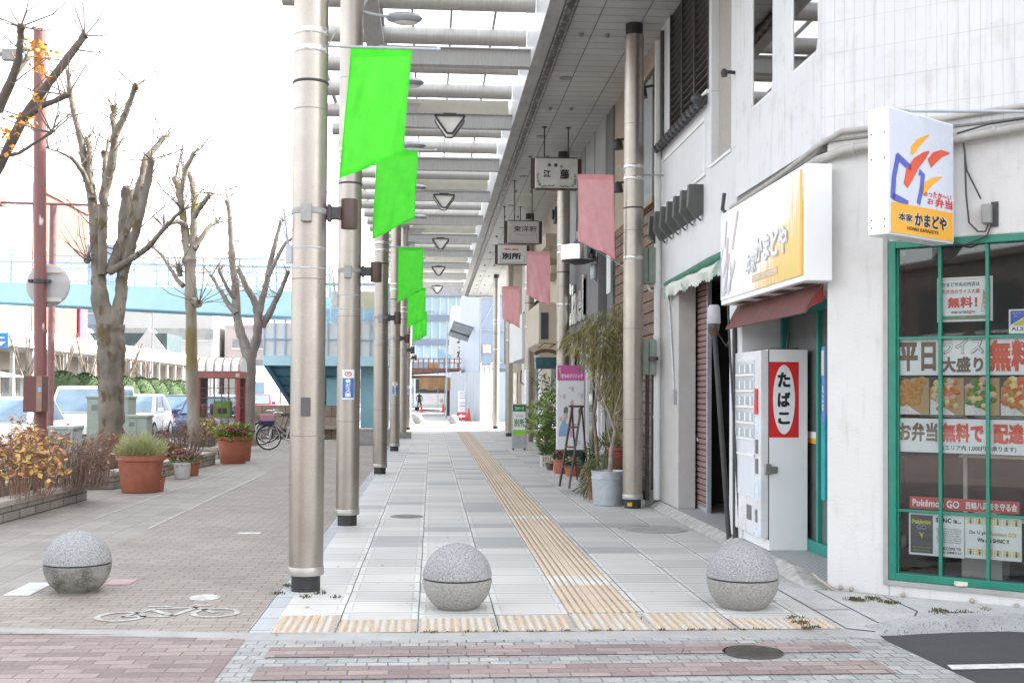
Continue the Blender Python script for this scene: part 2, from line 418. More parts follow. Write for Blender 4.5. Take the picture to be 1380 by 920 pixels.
struct(obj('corner_paving', cs, corner_stone, world=True))
b = MB()
b.face([(2.75,7.47,.002),(2.9,7.42,.002),(3.22,7.50,.002),(3.85,7.56,.002),(4.2,7.42,.002),(9,3.72,.002),(9,6,.002),(3.1,9.2,.002),(2.75,9.2,.002)])
struct(obj('corner_bed', b, concrete_dark, world=True))
# shop doorstep strip with its sloped concrete edge
b = MB()
segs = [8.96, 9.7, 10.9, 12.2, 13.6, 15.6]
for i, (a, c) in enumerate(zip(segs[:-1], segs[1:])):
    a += .005; c -= .005; q = .012 if i == 0 else .085
    b.add([(2.98,a,.004),(2.98,c,.004),(3.10,c,.085),(3.10,a,q),(3.16,a,q+.004),(3.16,c,.089),(3.16,a,-.01),(3.16,c,-.01),(2.98,a,-.01),(2.98,c,-.01)],
          [(0,3,2,1),(3,4,5,2),(8,6,4,3,0),(9,1,2,5,7)])
struct(obj('doorstep_edge', b, pm('pale_concrete', (.46,.45,.42), (.30,.29,.27), 7, .9, bump=.6, bscale=60), world=True))
chk = NT('small_check_tile'); cco = chk.n('ShaderNodeTexCoord'); cb = chk.n('ShaderNodeTexBrick'); chk.l(cco.outputs['Object'], cb.inputs['Vector']); cb.offset = 0.5
cb.inputs['Scale'].default_value = 1; cb.inputs['Brick Width'].default_value = .05; cb.inputs['Row Height'].default_value = .03; cb.inputs['Mortar Size'].default_value = .009
cb.inputs['Color1'].default_value = (.19,.19,.195,1); cb.inputs['Color2'].default_value = (.15,.15,.155,1); cb.inputs['Mortar'].default_value = (.42,.42,.42,1)
chk.done(cb.outputs['Color'], .6)
sheet('doorstep_tiles', rect(3.14, 9.72, 6.0, 15.6), chk.mat, .092)
b = MB(); b.face([(3.14,9.0,.016),(6,9.0,.016),(6,9.72,.092),(3.14,9.72,.092)]); struct(obj('doorstep_ramp', b, chk.mat, world=True))

# tactile guide strip: raised bars, and a band of worn domes along the kerb
tact = pm('tactile_tan', (.60,.49,.37), (.52,.42,.31), 1.6, .75, bump=.15, bscale=120)
tact_o = pm('tactile_worn', (.49,.455,.41), (.50,.365,.225), 3.2, .75, stretch=(11,.7,1), lo=.44, hi=.60, bump=.15, bscale=90)
tact_w = pm('tactile_white', (.66,.65,.62), (.55,.53,.50), 4, .75)
b = MB(); x0, x1 = .965, 1.465
b.m = 3; b.face([(x0,8.07,.004),(x1,8.07,.004),(x1,45.6,.004),(x0,45.6,.004)])
bars = [.03,.085,.14,.195,.305,.36,.415,.47]
y = 8.08; q = 0
while y < 45.4:
    L = .115 if y < 24 else .23
    b.m = 0 if not 9.15 < y < 9.6 else 1; b.add([(x0+.222,y,.0045),(x0+.278,y,.0045),(x0+.278,y+L*.97,.0045),(x0+.222,y+L*.97,.0045),(x0+.226,y,.008),(x0+.274,y,.008),(x0+.274,y+L*.97,.008),(x0+.226,y+L*.97,.008)], [(4,5,6,7),(0,1,5,4),(1,2,6,5),(2,3,7,6),(3,0,4,7)])
    b.m = 1 if 9.15 < y < 9.6 and L < .2 else 0
    if 14.0 < y < 14.3: b.m = 1
    for bx in bars:
        cxx = x0+bx; w = .017
        b.add([(cxx-w,y,.004),(cxx+w,y,.004),(cxx+w,y+L*.94,.004),(cxx-w,y+L*.94,.004),(cxx-w*.6,y+.008,.011),(cxx+w*.6,y+.008,.011),(cxx+w*.6,y+L*.94-.008,.011),(cxx-w*.6,y+L*.94-.008,.011)],
              [(4,5,6,7),(0,1,5,4),(1,2,6,5),(2,3,7,6),(3,0,4,7)])
    y += L
b.m = 2
for j in range(60):
    yy = 8.08+j*.46
    if yy < 30: b.face([(x0,yy,.0052),(x1,yy,.0052),(x1,yy+.008,.0052),(x0,yy+.008,.0052)])
struct(obj('tactile_guide_strip', b, [tact, tact_w, pm('strip_joint', (.2,.15,.11), None, 5, .9), pm('strip_base', (.40,.31,.215), (.32,.245,.17), 2, .8)], world=True))
b = MB()
for i, (xa, xb, yb) in enumerate(((-1.02,-.62,8.05),(-.60,-.09,7.90),(-.07,.44,7.92),(.46,.955,8.0),(.967,1.463,8.06),(1.475,2.02,8.05),(2.04,2.72,7.85))):
    b.m = 1; b.face([(xa,7.475,.004),(xb,7.475,.004),(xb,yb,.004),(xa,yb,.004)]); b.m = 0
    nx = int((xb-xa)/.055)
    for k in range(nx):
        for j in range(int((yb-7.475)/.055)):
            b.lathe([(.022,0),(.019,.008),(.009,.013)], (xa+.03+k*(xb-xa-.03)/nx, 7.503+j*.055, .004), 6)
struct(obj('tactile_warning_band', b, [tact_o, pm('band_base', (.36,.30,.245), (.44,.40,.35), 9, .85)], world=True))

# painted marks and covers
b = MB()
def ring(b, c, r0, r1, z, n=32, ky=1.0):
    vs = []
    for k in range(n):
        a = 2*PI*k/n; vs += [(c[0]+r0*math.cos(a), c[1]+r0*ky*math.sin(a), z), (c[0]+r1*math.cos(a), c[1]+r1*ky*math.sin(a), z)]
    b.add(vs, [(2*k, 2*k+1, (2*k+3) % (2*n), (2*k+2) % (2*n)) for k in range(n)])
def strip(b, a, c, w, z):
    a, c = V((*a, z)), V((*c, z)); d = (c-a).normalized(); s = V((-d.y, d.x, 0))*w/2
    b.add([a-s, c-s, c+s, a+s], [(0,1,2,3)])
z = -.002
for c in ((-2.12,8.10),(-1.50,8.22)): ring(b, c, .130, .175, z)
for a, c in (((-2.12,8.10),(-1.95,8.38)),((-1.95,8.38),(-1.67,8.42)),((-1.67,8.42),(-1.50,8.22)),((-1.95,8.33),(-1.78,8.12)),((-1.78,8.12),(-1.66,8.46)),((-2.12,8.10),(-1.78,8.10)),((-1.72,8.52),(-1.58,8.50)),((-2.02,8.46),(-1.86,8.46))):
    strip(b, a, c, .048, z)
struct(obj('painted_bicycle_mark', b, paint_worn, world=True))
b = MB()
strip(b, (-4.05,14.2), (-3.95,24), .035, -.002); strip(b, (-3.17,13.2), (-3.13,22), .04, -.002)
struct(obj('painted_lane_lines', b, paint_worn, world=True))
b = MB()
b.face([(p[0], p[1], -.002) for p in rect(-3.22, 8.95, -3.02, 9.55)])
b.face([(p[0], p[1], -.002) for p in rect(-2.1, 12.7, -1.86, 12.85)])
b.face([(p[0], p[1], -.002) for p in rect(-3.2, 7.95, -3.02, 8.25)])
struct(obj('painted_patches', b, paint_white, world=True))
sheet('pink_paving_patch', rect(-2.60, 9.42, -2.40, 9.7), pm('pink_stone', (.46,.32,.31), None, 8, .8), -.002)
sheet('road_line', [(2.98,6.42),(8,6.62),(8,6.74),(3.0,6.53)], paint_white, -.015)
def cover(c, r, m, label, z, ky=1, m2=None):
    b = MB(); n = 32
    b.lathe([(r, 0), (r*.985, .004), (r*.96, .004), (r*.955, .001), (r*.9, .001), (r*.895, .0045), (.001, .0045)], (c[0], c[1], z), n)
    for i in range(-4, 5):
        hw = math.sqrt(max(0, (r*.86)**2-(i*r*.2)**2))
        if hw > .02: b.bb((c[0]-hw, c[1]+i*r*.2-r*.03, z+.004), (c[0]+hw, c[1]+i*r*.2+r*.03, z+.008))
    tag(obj('manhole_cover', b, m, smooth=30), label, 'manhole cover')
iron = pm('cast_iron', (.10,.085,.075), (.06,.055,.05), 12, .7, .3)
cover((1.95, 6.88), .185, iron, 'round dark iron manhole cover set in the striped brick crossing', -.010)
cover((2.52, 13.0), .40, pm('stone_cover', (.40,.385,.36), (.30,.29,.27), 8, .8), 'wide pale stone manhole cover in the slabs in front of the shutter', .001)
cover((-.30, 14.4), .21, pm('grey_iron', (.30,.29,.28), (.22,.21,.2), 12, .7), 'small grey grated manhole cover in the pale arcade slabs', .001)
cover((-1.69, 8.82), .115, paint_white, 'small white painted round cover in the bike lane pavers', -.004)
# moss and weeds in the joints
b = MB()
def tuft(b, c, r, h, n):
    for _ in range(n):
        a = U(0, 2*PI); q = r*math.sqrt(U(0,1)); p = V((c[0]+q*math.cos(a), c[1]+q*math.sin(a), c[2]))
        b.leaf(p, (U(-.8,.8), U(-.8,.8), 1), (U(-1,1), U(-1,1), 0), h*U(.5,1.2), h*.35)
for (px, py, r, n) in ((395,790,.07,70),(375,800,.05,40),(432,800,.05,30),(452,805,.04,20),(412,805,.05,30)): tuft(b, G(px,py), r, .03, n)
for (px, py, r, n) in ((1150,808,.06,120),(1165,810,.05,80),(1175,807,.05,80),(1200,812,.06,120),(1265,824,.07,120),(1285,828,.08,140),(1305,826,.07,120),(1080,840,.05,70),(1092,846,.05,70),(1072,832,.04,50),(1320,823,.05,60)):
    for q in range(4): tuft(b, G(px+U(-10,10), py+U(-2,2), .012), r*.8, .022, n//3)
for _ in range(60):
    p = G(U(560,1060), U(848,852)); tuft(b, (p.x, 7.46+U(-.01,.01), .004), .015, .018, 6)
o = struct(obj('joint_weeds', b, pm('moss', (.10,.12,.03), (.09,.06,.03), 8, .9), world=True), 'stuff')
b = MB()
for _ in range(90):
    p = G(U(0,460), U(690,860)) if U(0,1) < .5 else G(U(380,1250), U(700,900))
    b.leaf((p.x, p.y, .006), (U(-1,1), U(-1,1), U(0,.25)), (0,0,1), U(.02,.05), U(.012,.025))
struct(obj('fallen_leaves', b, [pm('dry_leaf', (.26,.15,.08), (.2,.11,.06), 5, .8)], world=True), 'stuff')
# ------------------------------------------------------------------ arcade: columns, roof, lamps, flags
ZS = 6.58          # soffit height
XL, XR = -.97, 2.72
def ringband(b, c, z, r, h): b.lathe([(r-.003,0),(r,.004),(r,h-.004),(r-.003,h)], (c[0],c[1],z), 28)
def column(x, y, top, label, grp, foot='dark', r=.134):
    t = thing('arcade_column', label, 'column', (x, y, 0), grp)
    b = MB(); b.lathe([(r,.15),(r,top)], (x,y,0), 32)
    obj('shaft', b, steel, t, 40)
    b = MB(); b.lathe([(r+.005,.125),(r+.006,.135),(r+.006,.185),(r+.003,.19)], (x,y,0), 32); obj('base_ring', b, pm('ring_steel', (.46,.44,.41), None, 6, .42, .6), t, 40)
    b = MB()
    for z in (1.2,2.42,3.75,5.2): b.lathe([(r+.0005,z),(r+.0012,z+.001),(r+.0012,z+.006),(r+.0005,z+.007)], (x,y,0), 32)
    obj('weld_seam', b, pm('seam_grey', (.22,.20,.18), None, 6, .5), t, 40)
    b = MB()
    if foot == 'stone': b.box((x+.02,y,.1), (.55,.55,.2)); obj('base_block', b, concrete_dark, t, bevel=.012)
    else: b.lathe([(r-.022,0),(r-.022,.13)], (x,y,0), 28); obj('base_collar', b, black, t, 40)
    return t
LYS = [9.1, 13.5, 21.9, 30.3, 38.7, 47.0]
LL = ['nearest steel arcade column with silver clamps, standing by the bike lane', 'second steel arcade column from the front, with a blue sticker near eye height',
      'third steel arcade column along the bike lane edge', 'fourth steel arcade column along the bike lane edge, with a small blue sticker',
      'fifth steel arcade column along the bike lane, standing on a stone block', 'farthest steel arcade column of the left row, by the sunlit side street']
lcols = []
for i, (y, l) in enumerate(zip(LYS, LL)):
    t = column(XL, y, 7.05, l, 'arcade columns along the bike lane', 'stone' if i == 4 else 'dark'); lcols.append(t)
    b = MB()
    for z in (4.20, 4.34): ringband(b, (XL,y), z, .138, .05); b.box((XL-.01,y-.142,z+.025), (.035,.02,.03))
    obj('clamp', b, steel_smooth, t, 40)
    b = MB(); ringband(b, (XL,y), 3.96, .1385, .022)
    for k in range(28):
        a = 2*PI*k/28; b.box((XL+.1385*math.cos(a), y+.1385*math.sin(a), 3.971), (.006,.006,.010))
    obj('perforated_strap', b, dark_metal, t, 40)
    b = MB(); b.box((XL-.155,y,2.62), (.05,.05,.14)); b.bar((XL-.16,y,2.68),(XL-.20,y-.02,2.98),.012); b.bar((XL-.16,y,2.68),(XL-.23,y-.02,2.93),.010)
    ringband(b, (XL,y), 2.66, .137, .014); ringband(b, (XL,y), 2.50, .137, .014)
    obj('flag_socket', b, galv, t, 40)
    if i == 0:
        b = MB(); b.box((XL,y-.14,1.43), (.075,.02,.145)); obj('cover_plate', b, pm('plate_dark', (.10,.10,.10), None, 6, .45), t, bevel=.004)
    if i in (1, 3, 5):
        st = MB()
        def curved(b, z0, z1, a0, a1, rr):
            n = 8; vs = []
            for k in range(n+1):
                a = a0+(a1-a0)*k/n; vs += [(XL+rr*math.cos(a), y+rr*math.sin(a), z0), (XL+rr*math.cos(a), y+rr*math.sin(a), z1)]
            b.add(vs, [(2*k,2*k+2,2*k+3,2*k+1) for k in range(n)])
        am = -PI/2+.02
        curved(st, 1.46, 1.80, am-.50, am+.55, .1365); stk = obj('sticker', st, white_panel, t)
        st = MB(); curved(st, 1.475, 1.705, am-.47, am+.52, .1378); obj('sticker_field', st, blue, stk)
        st = MB(); st.vtext('鍵だス圏', (XL+.005, y-.1390, 1.59), (1,0,0), (0,0,1), .058, .215, .03); obj('lettering', st, ink_white, stk)
        st = MB()
        for k in range(20):
            a0, a1 = 2*PI*k/20, 2*PI*(k+1)/20
            p = lambda a, q: (XL+.005+.042*q*math.cos(a), y-.1392, 1.752+.028*q*math.sin(a))
            st.face([p(a0,.72), p(a0,1), p(a1,1), p(a1,.72)])
        st.text('P', (XL+.008, y-.1392, 1.752), (1,0,0), (0,0,1), .024, .030, .03); obj('emblem', st, ink_red, stk)
RYS = [15.45, 23.85, 32.2, 40.6, 49.0]
RL = ['nearest steel column on the shop side, beside the galvanised tub', 'second steel column on the shop side, in front of the dark grey shop',
      'third steel column on the shop side, beside the standing panel sign', 'fourth steel column on the shop side, behind the small pink flag', 'last slim steel column at the far right end of the arcade']
rcols = []
for i, (y, l) in enumerate(zip(RYS, RL)):
    t = column(XR, y, ZS-.16, l, 'arcade columns along the shops'); rcols.append(t)
    b = MB(); b.lathe([(.118,ZS-.16),(.118,ZS)], (XR,y,0), 24); obj('top_collar', b, black, t, 40)
    b = MB()
    for z in (4.44, 4.60): ringband(b, (XR,y), z, .138, .05); b.box((XR+.04,y-.142,z+.025), (.035,.02,.03))
    ringband(b, (XR,y), 3.36, .137, .05)
    obj('clamp', b, steel_smooth, t, 40)
    b = MB(); ringband(b, (XR,y), 4.05, .1385, .022); obj('perforated_strap', b, dark_metal, t, 40)
    if i == 0:
        b = MB(); b.box((XR-.06,y-.128,.06), (.06,.02,.05)); obj('foot_marker', b, orange, t)

# ---- roof
rf = thing('arcade_roof', 'steel arcade canopy of cross tubes and beams with a grey soffit along the shops', 'arcade roof', (1.0, 28, ZS))
Y0, Y1 = 9.2, 59.5
ys = []
y = 9.3
b = MB()
k = 0
while y < 58.6:
    b.bb((-.85, y-.045, ZS+.02), (1.49, y+.045, ZS+.26)); b.bb((-.85, y-.09, ZS), (1.49, y+.09, ZS+.02)); b.bb((-.85, y-.09, ZS+.26), (1.49, y+.09, ZS+.28))
    ys.append((y, k)); y += 4.2; k += 1
obj('cross_beam', b, beam_paint, rf)
b = MB(); y = 10.0
while y < 58.5:
    b.tube([(-2.2, y, 7.26), (1.47, y, 7.26)], .135, 16); y += 1.68
obj('cross_tube', b, tube_steel, rf, 40)
b = MB()
for y, k in ys:
    if k % 2 == 1: b.bb((-.7, y+.25, ZS+.36), (1.44, y+.30, ZS+.62))
obj('cream_valance', b, cream_board, rf)
b = MB()
b.bb((-1.08,Y0,7.05), (-.80,Y1,7.11)); b.bb((-.99,Y0,7.11),(-.89,Y1,7.42)); b.bb((-1.08,Y0,7.42),(-.80,Y1,7.47))
for y in LYS[1:]:
    b.prism([(-.86,y,6.0),(-.84,y,7.05),(-.25,y,7.05),(-.42,y,6.86)], (0,.05,0))
obj('edge_girder', b, beam_paint, rf)
b = MB()
for x in (-.35,.26,.95): b.bb((x-.018,Y0,7.46),(x+.018,Y1,7.52))
for x in (-2.0,): b.bb((x-.03,Y0,7.42),(x+.03,Y1,7.5))
obj('glazing_rib', b, grey_paint, rf)
b = MB(); b.bb((1.50,Y0,ZS-.02),(1.56,Y1,7.75)); obj('fascia_panel', b, white_panel, rf)
b = MB(); b.bb((1.465,Y0,ZS-.05),(1.66,Y1,ZS-.022)); obj('fascia_flange', b, pm('flange_grey', (.42,.42,.41), (.30,.29,.27), 2, .55, stretch=(3,1,3)), rf)
rust = pm('rusty_gutter', (.075,.06,.052), (.36,.33,.30), 26, .4, .5, stretch=(1,.35,1), lo=.5, hi=.62)
b = MB(); b.bb((1.67,Y0,ZS-.065),(1.80,Y1,ZS-.02)); b.tube([(1.80,Y0,ZS-.06),(1.80,Y1,ZS-.06)], .028, 8); b.tube([(1.69,Y0,ZS-.07),(1.69,Y1,ZS-.07)], .02, 8); obj('gutter', b, rust, rf)
sof = NT('soffit_panels'); sco = sof.n('ShaderNodeTexCoord'); sb = sof.n('ShaderNodeTexBrick'); sof.l(sco.outputs['Object'], sb.inputs['Vector']); sb.offset = 0
for nm, v in (('Scale',1),('Brick Width',.60),('Row Height',.30),('Mortar Size',.008),('Mortar Smooth',.2)): sb.inputs[nm].default_value = v
sb.inputs['Color1'].default_value = (.56,.555,.54,1); sb.inputs['Color2'].default_value = (.51,.505,.49,1); sb.inputs['Mortar'].default_value = (.10,.10,.10,1)
scl = sof.mix(.5, sb.outputs['Color'], sof.mix(sof.ramp(sof.noise(sco.outputs['Object'], .8, 6, .65), .3, .65), (.6,.58,.55), (1,1,1)), 'MULTIPLY')
sof.bump(sof.math('MULTIPLY', sb.outputs['Fac'], -1), .5, .01); sof.done(scl, .45)
b = MB(); b.face([(1.80,Y0,ZS),(1.80,Y1,ZS),(3.6,Y1,ZS),(3.6,Y0,ZS)]); obj('soffit', b, sof.mat, rf)
b = MB(); b.bb((1.58,Y0,7.5),(3.7,Y1,7.6)); obj('roof_deck', b, grey_paint, rf)
b = MB(); b.bb((1.8,Y1-.02,ZS-.12),(3.6,Y1+.04,ZS+.02)); b.bb((-1.1,Y1-.02,ZS-.02),(1.5,Y1+.05,ZS+.5)); obj('end_trim', b, grey_paint, rf)
b = MB()
for q in range(11):
    y = 14.0+q*4.2
    b.lathe([(.10,-.012),(.105,-.004),(.105,0)], (2.10, y, ZS), 16)
    for x in (2.05,2.42): b.lathe([(.022,-.05),(.022,-.02),(.035,-.02),(.035,0)], (x, y+1.9, ZS), 10)
obj('ceiling_fitting', b, pm('fitting_grey', (.30,.29,.28), None, 8, .5), rf, 40)

# ---- lamps hanging under the cross beams: a dark frame round a three sided glass
lamp_glass = pm('lamp_glass', (.85,.83,.76), (.72,.70,.64), 3, .25)
lab = ['nearest', 'second', 'third', 'fourth', 'fifth']
for i, y in enumerate([20.9, 29.3, 37.7, 46.1, 54.5]):
    x = PY((606,599,595,592.5,591)[i], 172, y).x
    t = thing('pendant_lamp', '%s three sided pendant lamp hanging under the roof beams' % lab[i], 'lamp', (x, y, ZS-.50), 'pendant lamps down the arcade')
    hw, zt, zb, dep = .265, ZS-.03, ZS-.36, .19
    tri = [(-hw,zt),(-hw*.93,zt-.055),(-.05,zb),(.05,zb),(hw*.93,zt-.055),(hw,zt)]
    inn = [(-hw*.80,zt-.05),(-.035,zb+.035),(.035,zb+.035),(hw*.80,zt-.05)]
    b = MB(); b.prism([(x+p[0],y-dep+.02,p[1]) for p in tri], (0,2*dep-.04,0)); obj('body', b, lamp_glass, t)
    for s in (-1, 1):
        b = MB(); yy = y+s*dep
        for p, q in zip(tri, tri[1:]+tri[:1]): b.bar((x+p[0],yy,p[1]), (x+q[0],yy,q[1]), .035)
        obj('rim', b, dark_metal, t)
    b = MB(); b.bb((x-.12,y-dep*.8,zt),(x+.12,y+dep*.8,ZS+.02)); obj('mount', b, dark_metal, t)
# ---- oval street lamps on arms from the left columns
for i, y in enumerate(LYS[:5]):
    yy = y+3.9 if i == 0 else y+.6
    yl = [13.5,16.3,20.5,24.7,28.9][i]; z = 5.9
    t = thing('oval_lamp', ['nearest grey oval lamp on an arm above the green flag', 'second grey oval lamp, partly behind the nearest green flag', 'grey oval lamp on an arm by the third left column', 'grey oval lamp on an arm by the fourth left column', 'grey oval lamp on an arm by the fifth left column'][i], 'lamp', (-.35, yl, z), 'oval lamps along the column row')
    b = MB()
    for k in range(1):
        prof = [(.001,-.055),(.10,-.05),(.16,-.025),(.175,.0),(.15,.04),(.08,.06),(.001,.065)]
        b.lathe(prof, (-.36, yl, 5.94), 20, 1.25, .8)
    obj('housing', b, galv, t, 50)
    b = MB(); b.lathe([(.001,-.010),(.11,-.006),(.12,0)], (-.34, yl, 5.887), 16, 1.2, .8); obj('diffuser', b, lamp_glass, t, 50)
    b = MB(); b.tube([(-.92,yl,6.02),(-.7,yl,5.97),(-.5,yl,5.95)], .02, 8); obj('arm', b, galv, t)
# ---- brown cylinder spotlights on the left columns
for i, y in enumerate(LYS):
    t = thing('column_spotlight', ['nearest brown cylinder spotlight on the front left column', 'second brown cylinder spotlight, on the column with the blue sticker', 'third brown cylinder spotlight along the left columns', 'fourth brown cylinder spotlight along the left columns', 'fifth brown cylinder spotlight along the left columns', 'farthest brown cylinder spotlight along the left columns'][i], 'spotlight', (XL+.31, y, 2.82), 'cylinder spotlights on the left columns')
    b = MB(); b.lathe([(.052,0),(.063,.0),(.065,.01),(.065,.225),(.060,.232),(.001,.232)], (XL+.31,y,2.83), 20); obj('housing', b, dark_brown, t, 40)
    b = MB(); b.lathe([(.001,.004),(.05,.004)], (XL+.31,y,2.83), 16); obj('lens', b, lamp_glass, t)
    b = MB(); b.bb((XL+.13,y-.03,2.90),(XL+.25,y+.03,3.0)); b.bb((XL+.14,y-.045,2.885),(XL+.17,y+.045,3.015)); obj('bracket', b, dark_metal, t, bevel=.006)
    b = MB(); ringband(b, (XL,y), 2.93, .139, .05); b.bb((XL-.05,y-.175,2.86),(XL+.035,y-.134,3.0)); obj('strap_box', b, pm('strap_grey', (.36,.36,.35), (.28,.28,.27), 6, .5, .3), t, 40, bevel=.005)
# ---- flags
green_cloth = cloth('green_flag_cloth', (.13,.86,.07), .5)
pink_cloth = cloth('pink_flag_cloth', (.92,.50,.52), .45)
def flag(col, tip, z, x0, x1, h0, h1, y, label, grp, clothm, lean):
    s = 1 if tip > 0 else -1
    t = thing('banner_flag', label, 'flag', (col, y, z), grp)
    b = MB(); b.tube([(col+s*.12,y,z),(col+s*tip,y,z)], .011, 8); b.ball((col+s*tip,y,z), .022, 10, 6); b.tube([(col+s*.13,y,z-.0),(col+s*.2,y-.02,z+.13)], .006, 6)
    for q in (.15,.5,.85):
        xx = col+s*(x0+(x1-x0)*q); b.tube([(xx-.006,y,z+.014),(xx+.006,y,z+.014),(xx+.004,y,z-.02)], .004, 5)
    obj('rod', b, galv, t, 40)
    ph = U(0,6); b = MB(); nu, nv = 18, 30; vs = []
    for j in range(nv+1):
        for i in range(nu+1):
            u, v = i/nu, j/nv
            L = h0+(h1-h0)*u
            x = col+s*(x0+(x1-x0)*u)+lean*v*(1+.15*math.sin(3*v))*L*.9
            yy = y+.040*math.sin(u*5+v*3.2+ph)*v**.6+.022*math.sin(u*12-v*5+ph*2)*v**.8+.010*math.sin(u*23+v*9+ph)*min(1,v*3)+.07*v*v*(u-.4)
            vs.append((x, yy, z-.005-L*v*(1-.02*abs(lean))))
    b.add(vs, [(j*(nu+1)+i, j*(nu+1)+i+1, (j+1)*(nu+1)+i+1, (j+1)*(nu+1)+i) for j in range(nv) for i in range(nu)])
    obj('cloth', b, clothm, t, 60)
    hm = MB()
    for i in range(nu):
        for j0, j1 in ((0,2),(nv-1,nv)):
            q = [vs[j0*(nu+1)+i], vs[j0*(nu+1)+i+1], vs[j1*(nu+1)+i+1], vs[j1*(nu+1)+i]]
            hm.face([(p[0], p[1]-.003, p[2]) for p in q])
    for j in range(2, nv-1):
        for i0, i1 in ((0,1),(nu-1,nu)):
            q = [vs[j*(nu+1)+i0], vs[j*(nu+1)+i1], vs[(j+1)*(nu+1)+i1], vs[(j+1)*(nu+1)+i0]]
            hm.face([((p[0]*.45+(q[0][0] if i0 == 0 else q[1][0])*.55), p[1]-.003, p[2]) for p in q])
    obj('hem', hm, clothm, t, 60)
    b = MB(); b.tube([(col+s*.13,y,z-h0*.98-.12),(vs[nv*(nu+1)][0] if s > 0 else vs[-1][0], vs[-1][1], z-(h0 if s > 0 else h1)*.985)], .004, 5)
    obj('tie_cord', b, galv, t)
GL = ['nearest large bright green flag on the front left column', 'second bright green flag, hanging from the column with the blue sticker', 'third bright green flag down the row', 'fourth bright green flag down the row', 'farthest bright green flag of the row']
for i, y in enumerate(LYS[:5]):
    flag(XL, 1.0, [4.27,4.39,4.30,4.28,4.25][i], .31, .79, 1.06, .80, y, GL[i], 'green flags on the left columns', green_cloth, [-.075,-.05,-.012,-.006,0][i])
PL = ['nearest and largest pale pink flag on the shop side', 'middle pale pink flag on the shop side', 'farthest and smallest pale pink flag on the shop side']
for i, y in enumerate(RYS[:3]):
    flag(XR, -.98, [4.52,4.50,4.53][i], .28, .77, 1.16, .90, y, PL[i], 'pink flags on the shop columns', pink_cloth, .03 if i == 0 else .01)

# ---- signs hung from the soffit
def hang_sign(px0, py0, px1, py1, y, label, draw, frame=off_white):
    a, c = PY(px0, py0, y), PY(px1, py1, y); w, h = c.x-a.x, a.z-c.z
    cx, cz = (a.x+c.x)/2, (a.z+c.z)/2
    t = thing('hanging_sign', label, 'shop sign', (cx, y, c.z), 'shop signs hung from the soffit')
    b = MB(); b.box((cx,y,cz), (w,.14,h)); obj('board', b, frame, t, bevel=.012)
    b = MB()
    for p, q in (((-w/2,-h/2),(w/2,-h/2)),((w/2,-h/2),(w/2,h/2)),((w/2,h/2),(-w/2,h/2)),((-w/2,h/2),(-w/2,-h/2))):
        b.bar((cx+p[0]*.99,y,cz+p[1]*.99), (cx+q[0]*.99,y,cz+q[1]*.99), .165, .02)
    obj('frame', b, dark_brown, t)
    for s in (-.28, .28):
        b = MB(); b.tube([(cx+s*w,y,cz+h/2),(cx+s*w,y,ZS)], .012, 8); b.lathe([(.05,-.012),(.05,0)], (cx+s*w,y,ZS), 12); obj('hanging_rod', b, dark_metal, t)
    draw(t, cx, y-.0755, cz, w, h)
X1, Z1 = (1,0,0), (0,0,1)
def corner_curls(t, cx, y, cz, w, h, m):
    b = MB()
    for s in (-1, 1):
        pts = [(s*.43,.02),(s*.44,-.2),(s*.42,-.34),(s*.35,-.41),(s*.2,-.42),(s*.06,-.40)]
        for (p, q) in zip(pts, pts[1:]): b.bar((cx+p[0]*w,y,cz+p[1]*h), (cx+q[0]*w,y,cz+q[1]*h), .008)
        for _ in range(22):
            k = rnd.randrange(len(pts)-1); f = U(0,1); p = [pts[k][j]*(1-f)+pts[k+1][j]*f for j in (0,1)]
            b.leaf((cx+p[0]*w,y-.001,cz+p[1]*h), (U(-1,1),0,U(-1,1)), (0,1,0), .035, .018)
    obj('leaf_border', b, m, t)
def d1(t, cx, y, cz, w, h):
    b = MB(); b.text('美', (cx-.17*w,y,cz+.26*h), X1, Z1, .09*w, .11*h, .02); b.text('容', (cx-.02*w,y,cz+.26*h), X1, Z1, .09*w, .12*h, .04); b.text('の', (cx+.12*w,y,cz+.22*h), X1, Z1, .07*w, .09*h, .02)
    b.text('江', (cx-.22*w,y,cz-.02*h), X1, Z1, .18*w, .23*h, .035); b.text('藤', (cx+.19*w,y,cz-.03*h), X1, Z1, .22*w, .32*h, .03)
    obj('lettering', b, ink, t); corner_curls(t, cx, y, cz, w, h, pm('faded_green', (.16,.24,.13), None, 9, .7))
def d2(t, cx, y, cz, w, h):
    b = MB(); b.text('東洋軒', (cx+.06*w,y,cz+.14*h), X1, Z1, .74*w, .27*h, .015); obj('lettering', b, pm('dark_grey_ink', (.09,.085,.08), None, 9, .6), t)
    b = MB(); b.text('御料理とお食事', (cx+.05*w,y,cz-.12*h), X1, Z1, .62*w, .075*h); obj('small_lettering', b, pm('faded_red', (.42,.27,.25), None, 9, .7), t)
    b = MB(); P = [(-.42,-.05),(-.42,-.36),(-.34,-.40),(.34,-.40),(.42,-.36),(.42,-.05)]
    for p, q in zip(P, P[1:]): b.bar((cx+p[0]*w,y,cz+p[1]*h),(cx+q[0]*w,y,cz+q[1]*h),.008)
    obj('border_line', b, ink_grey, t)
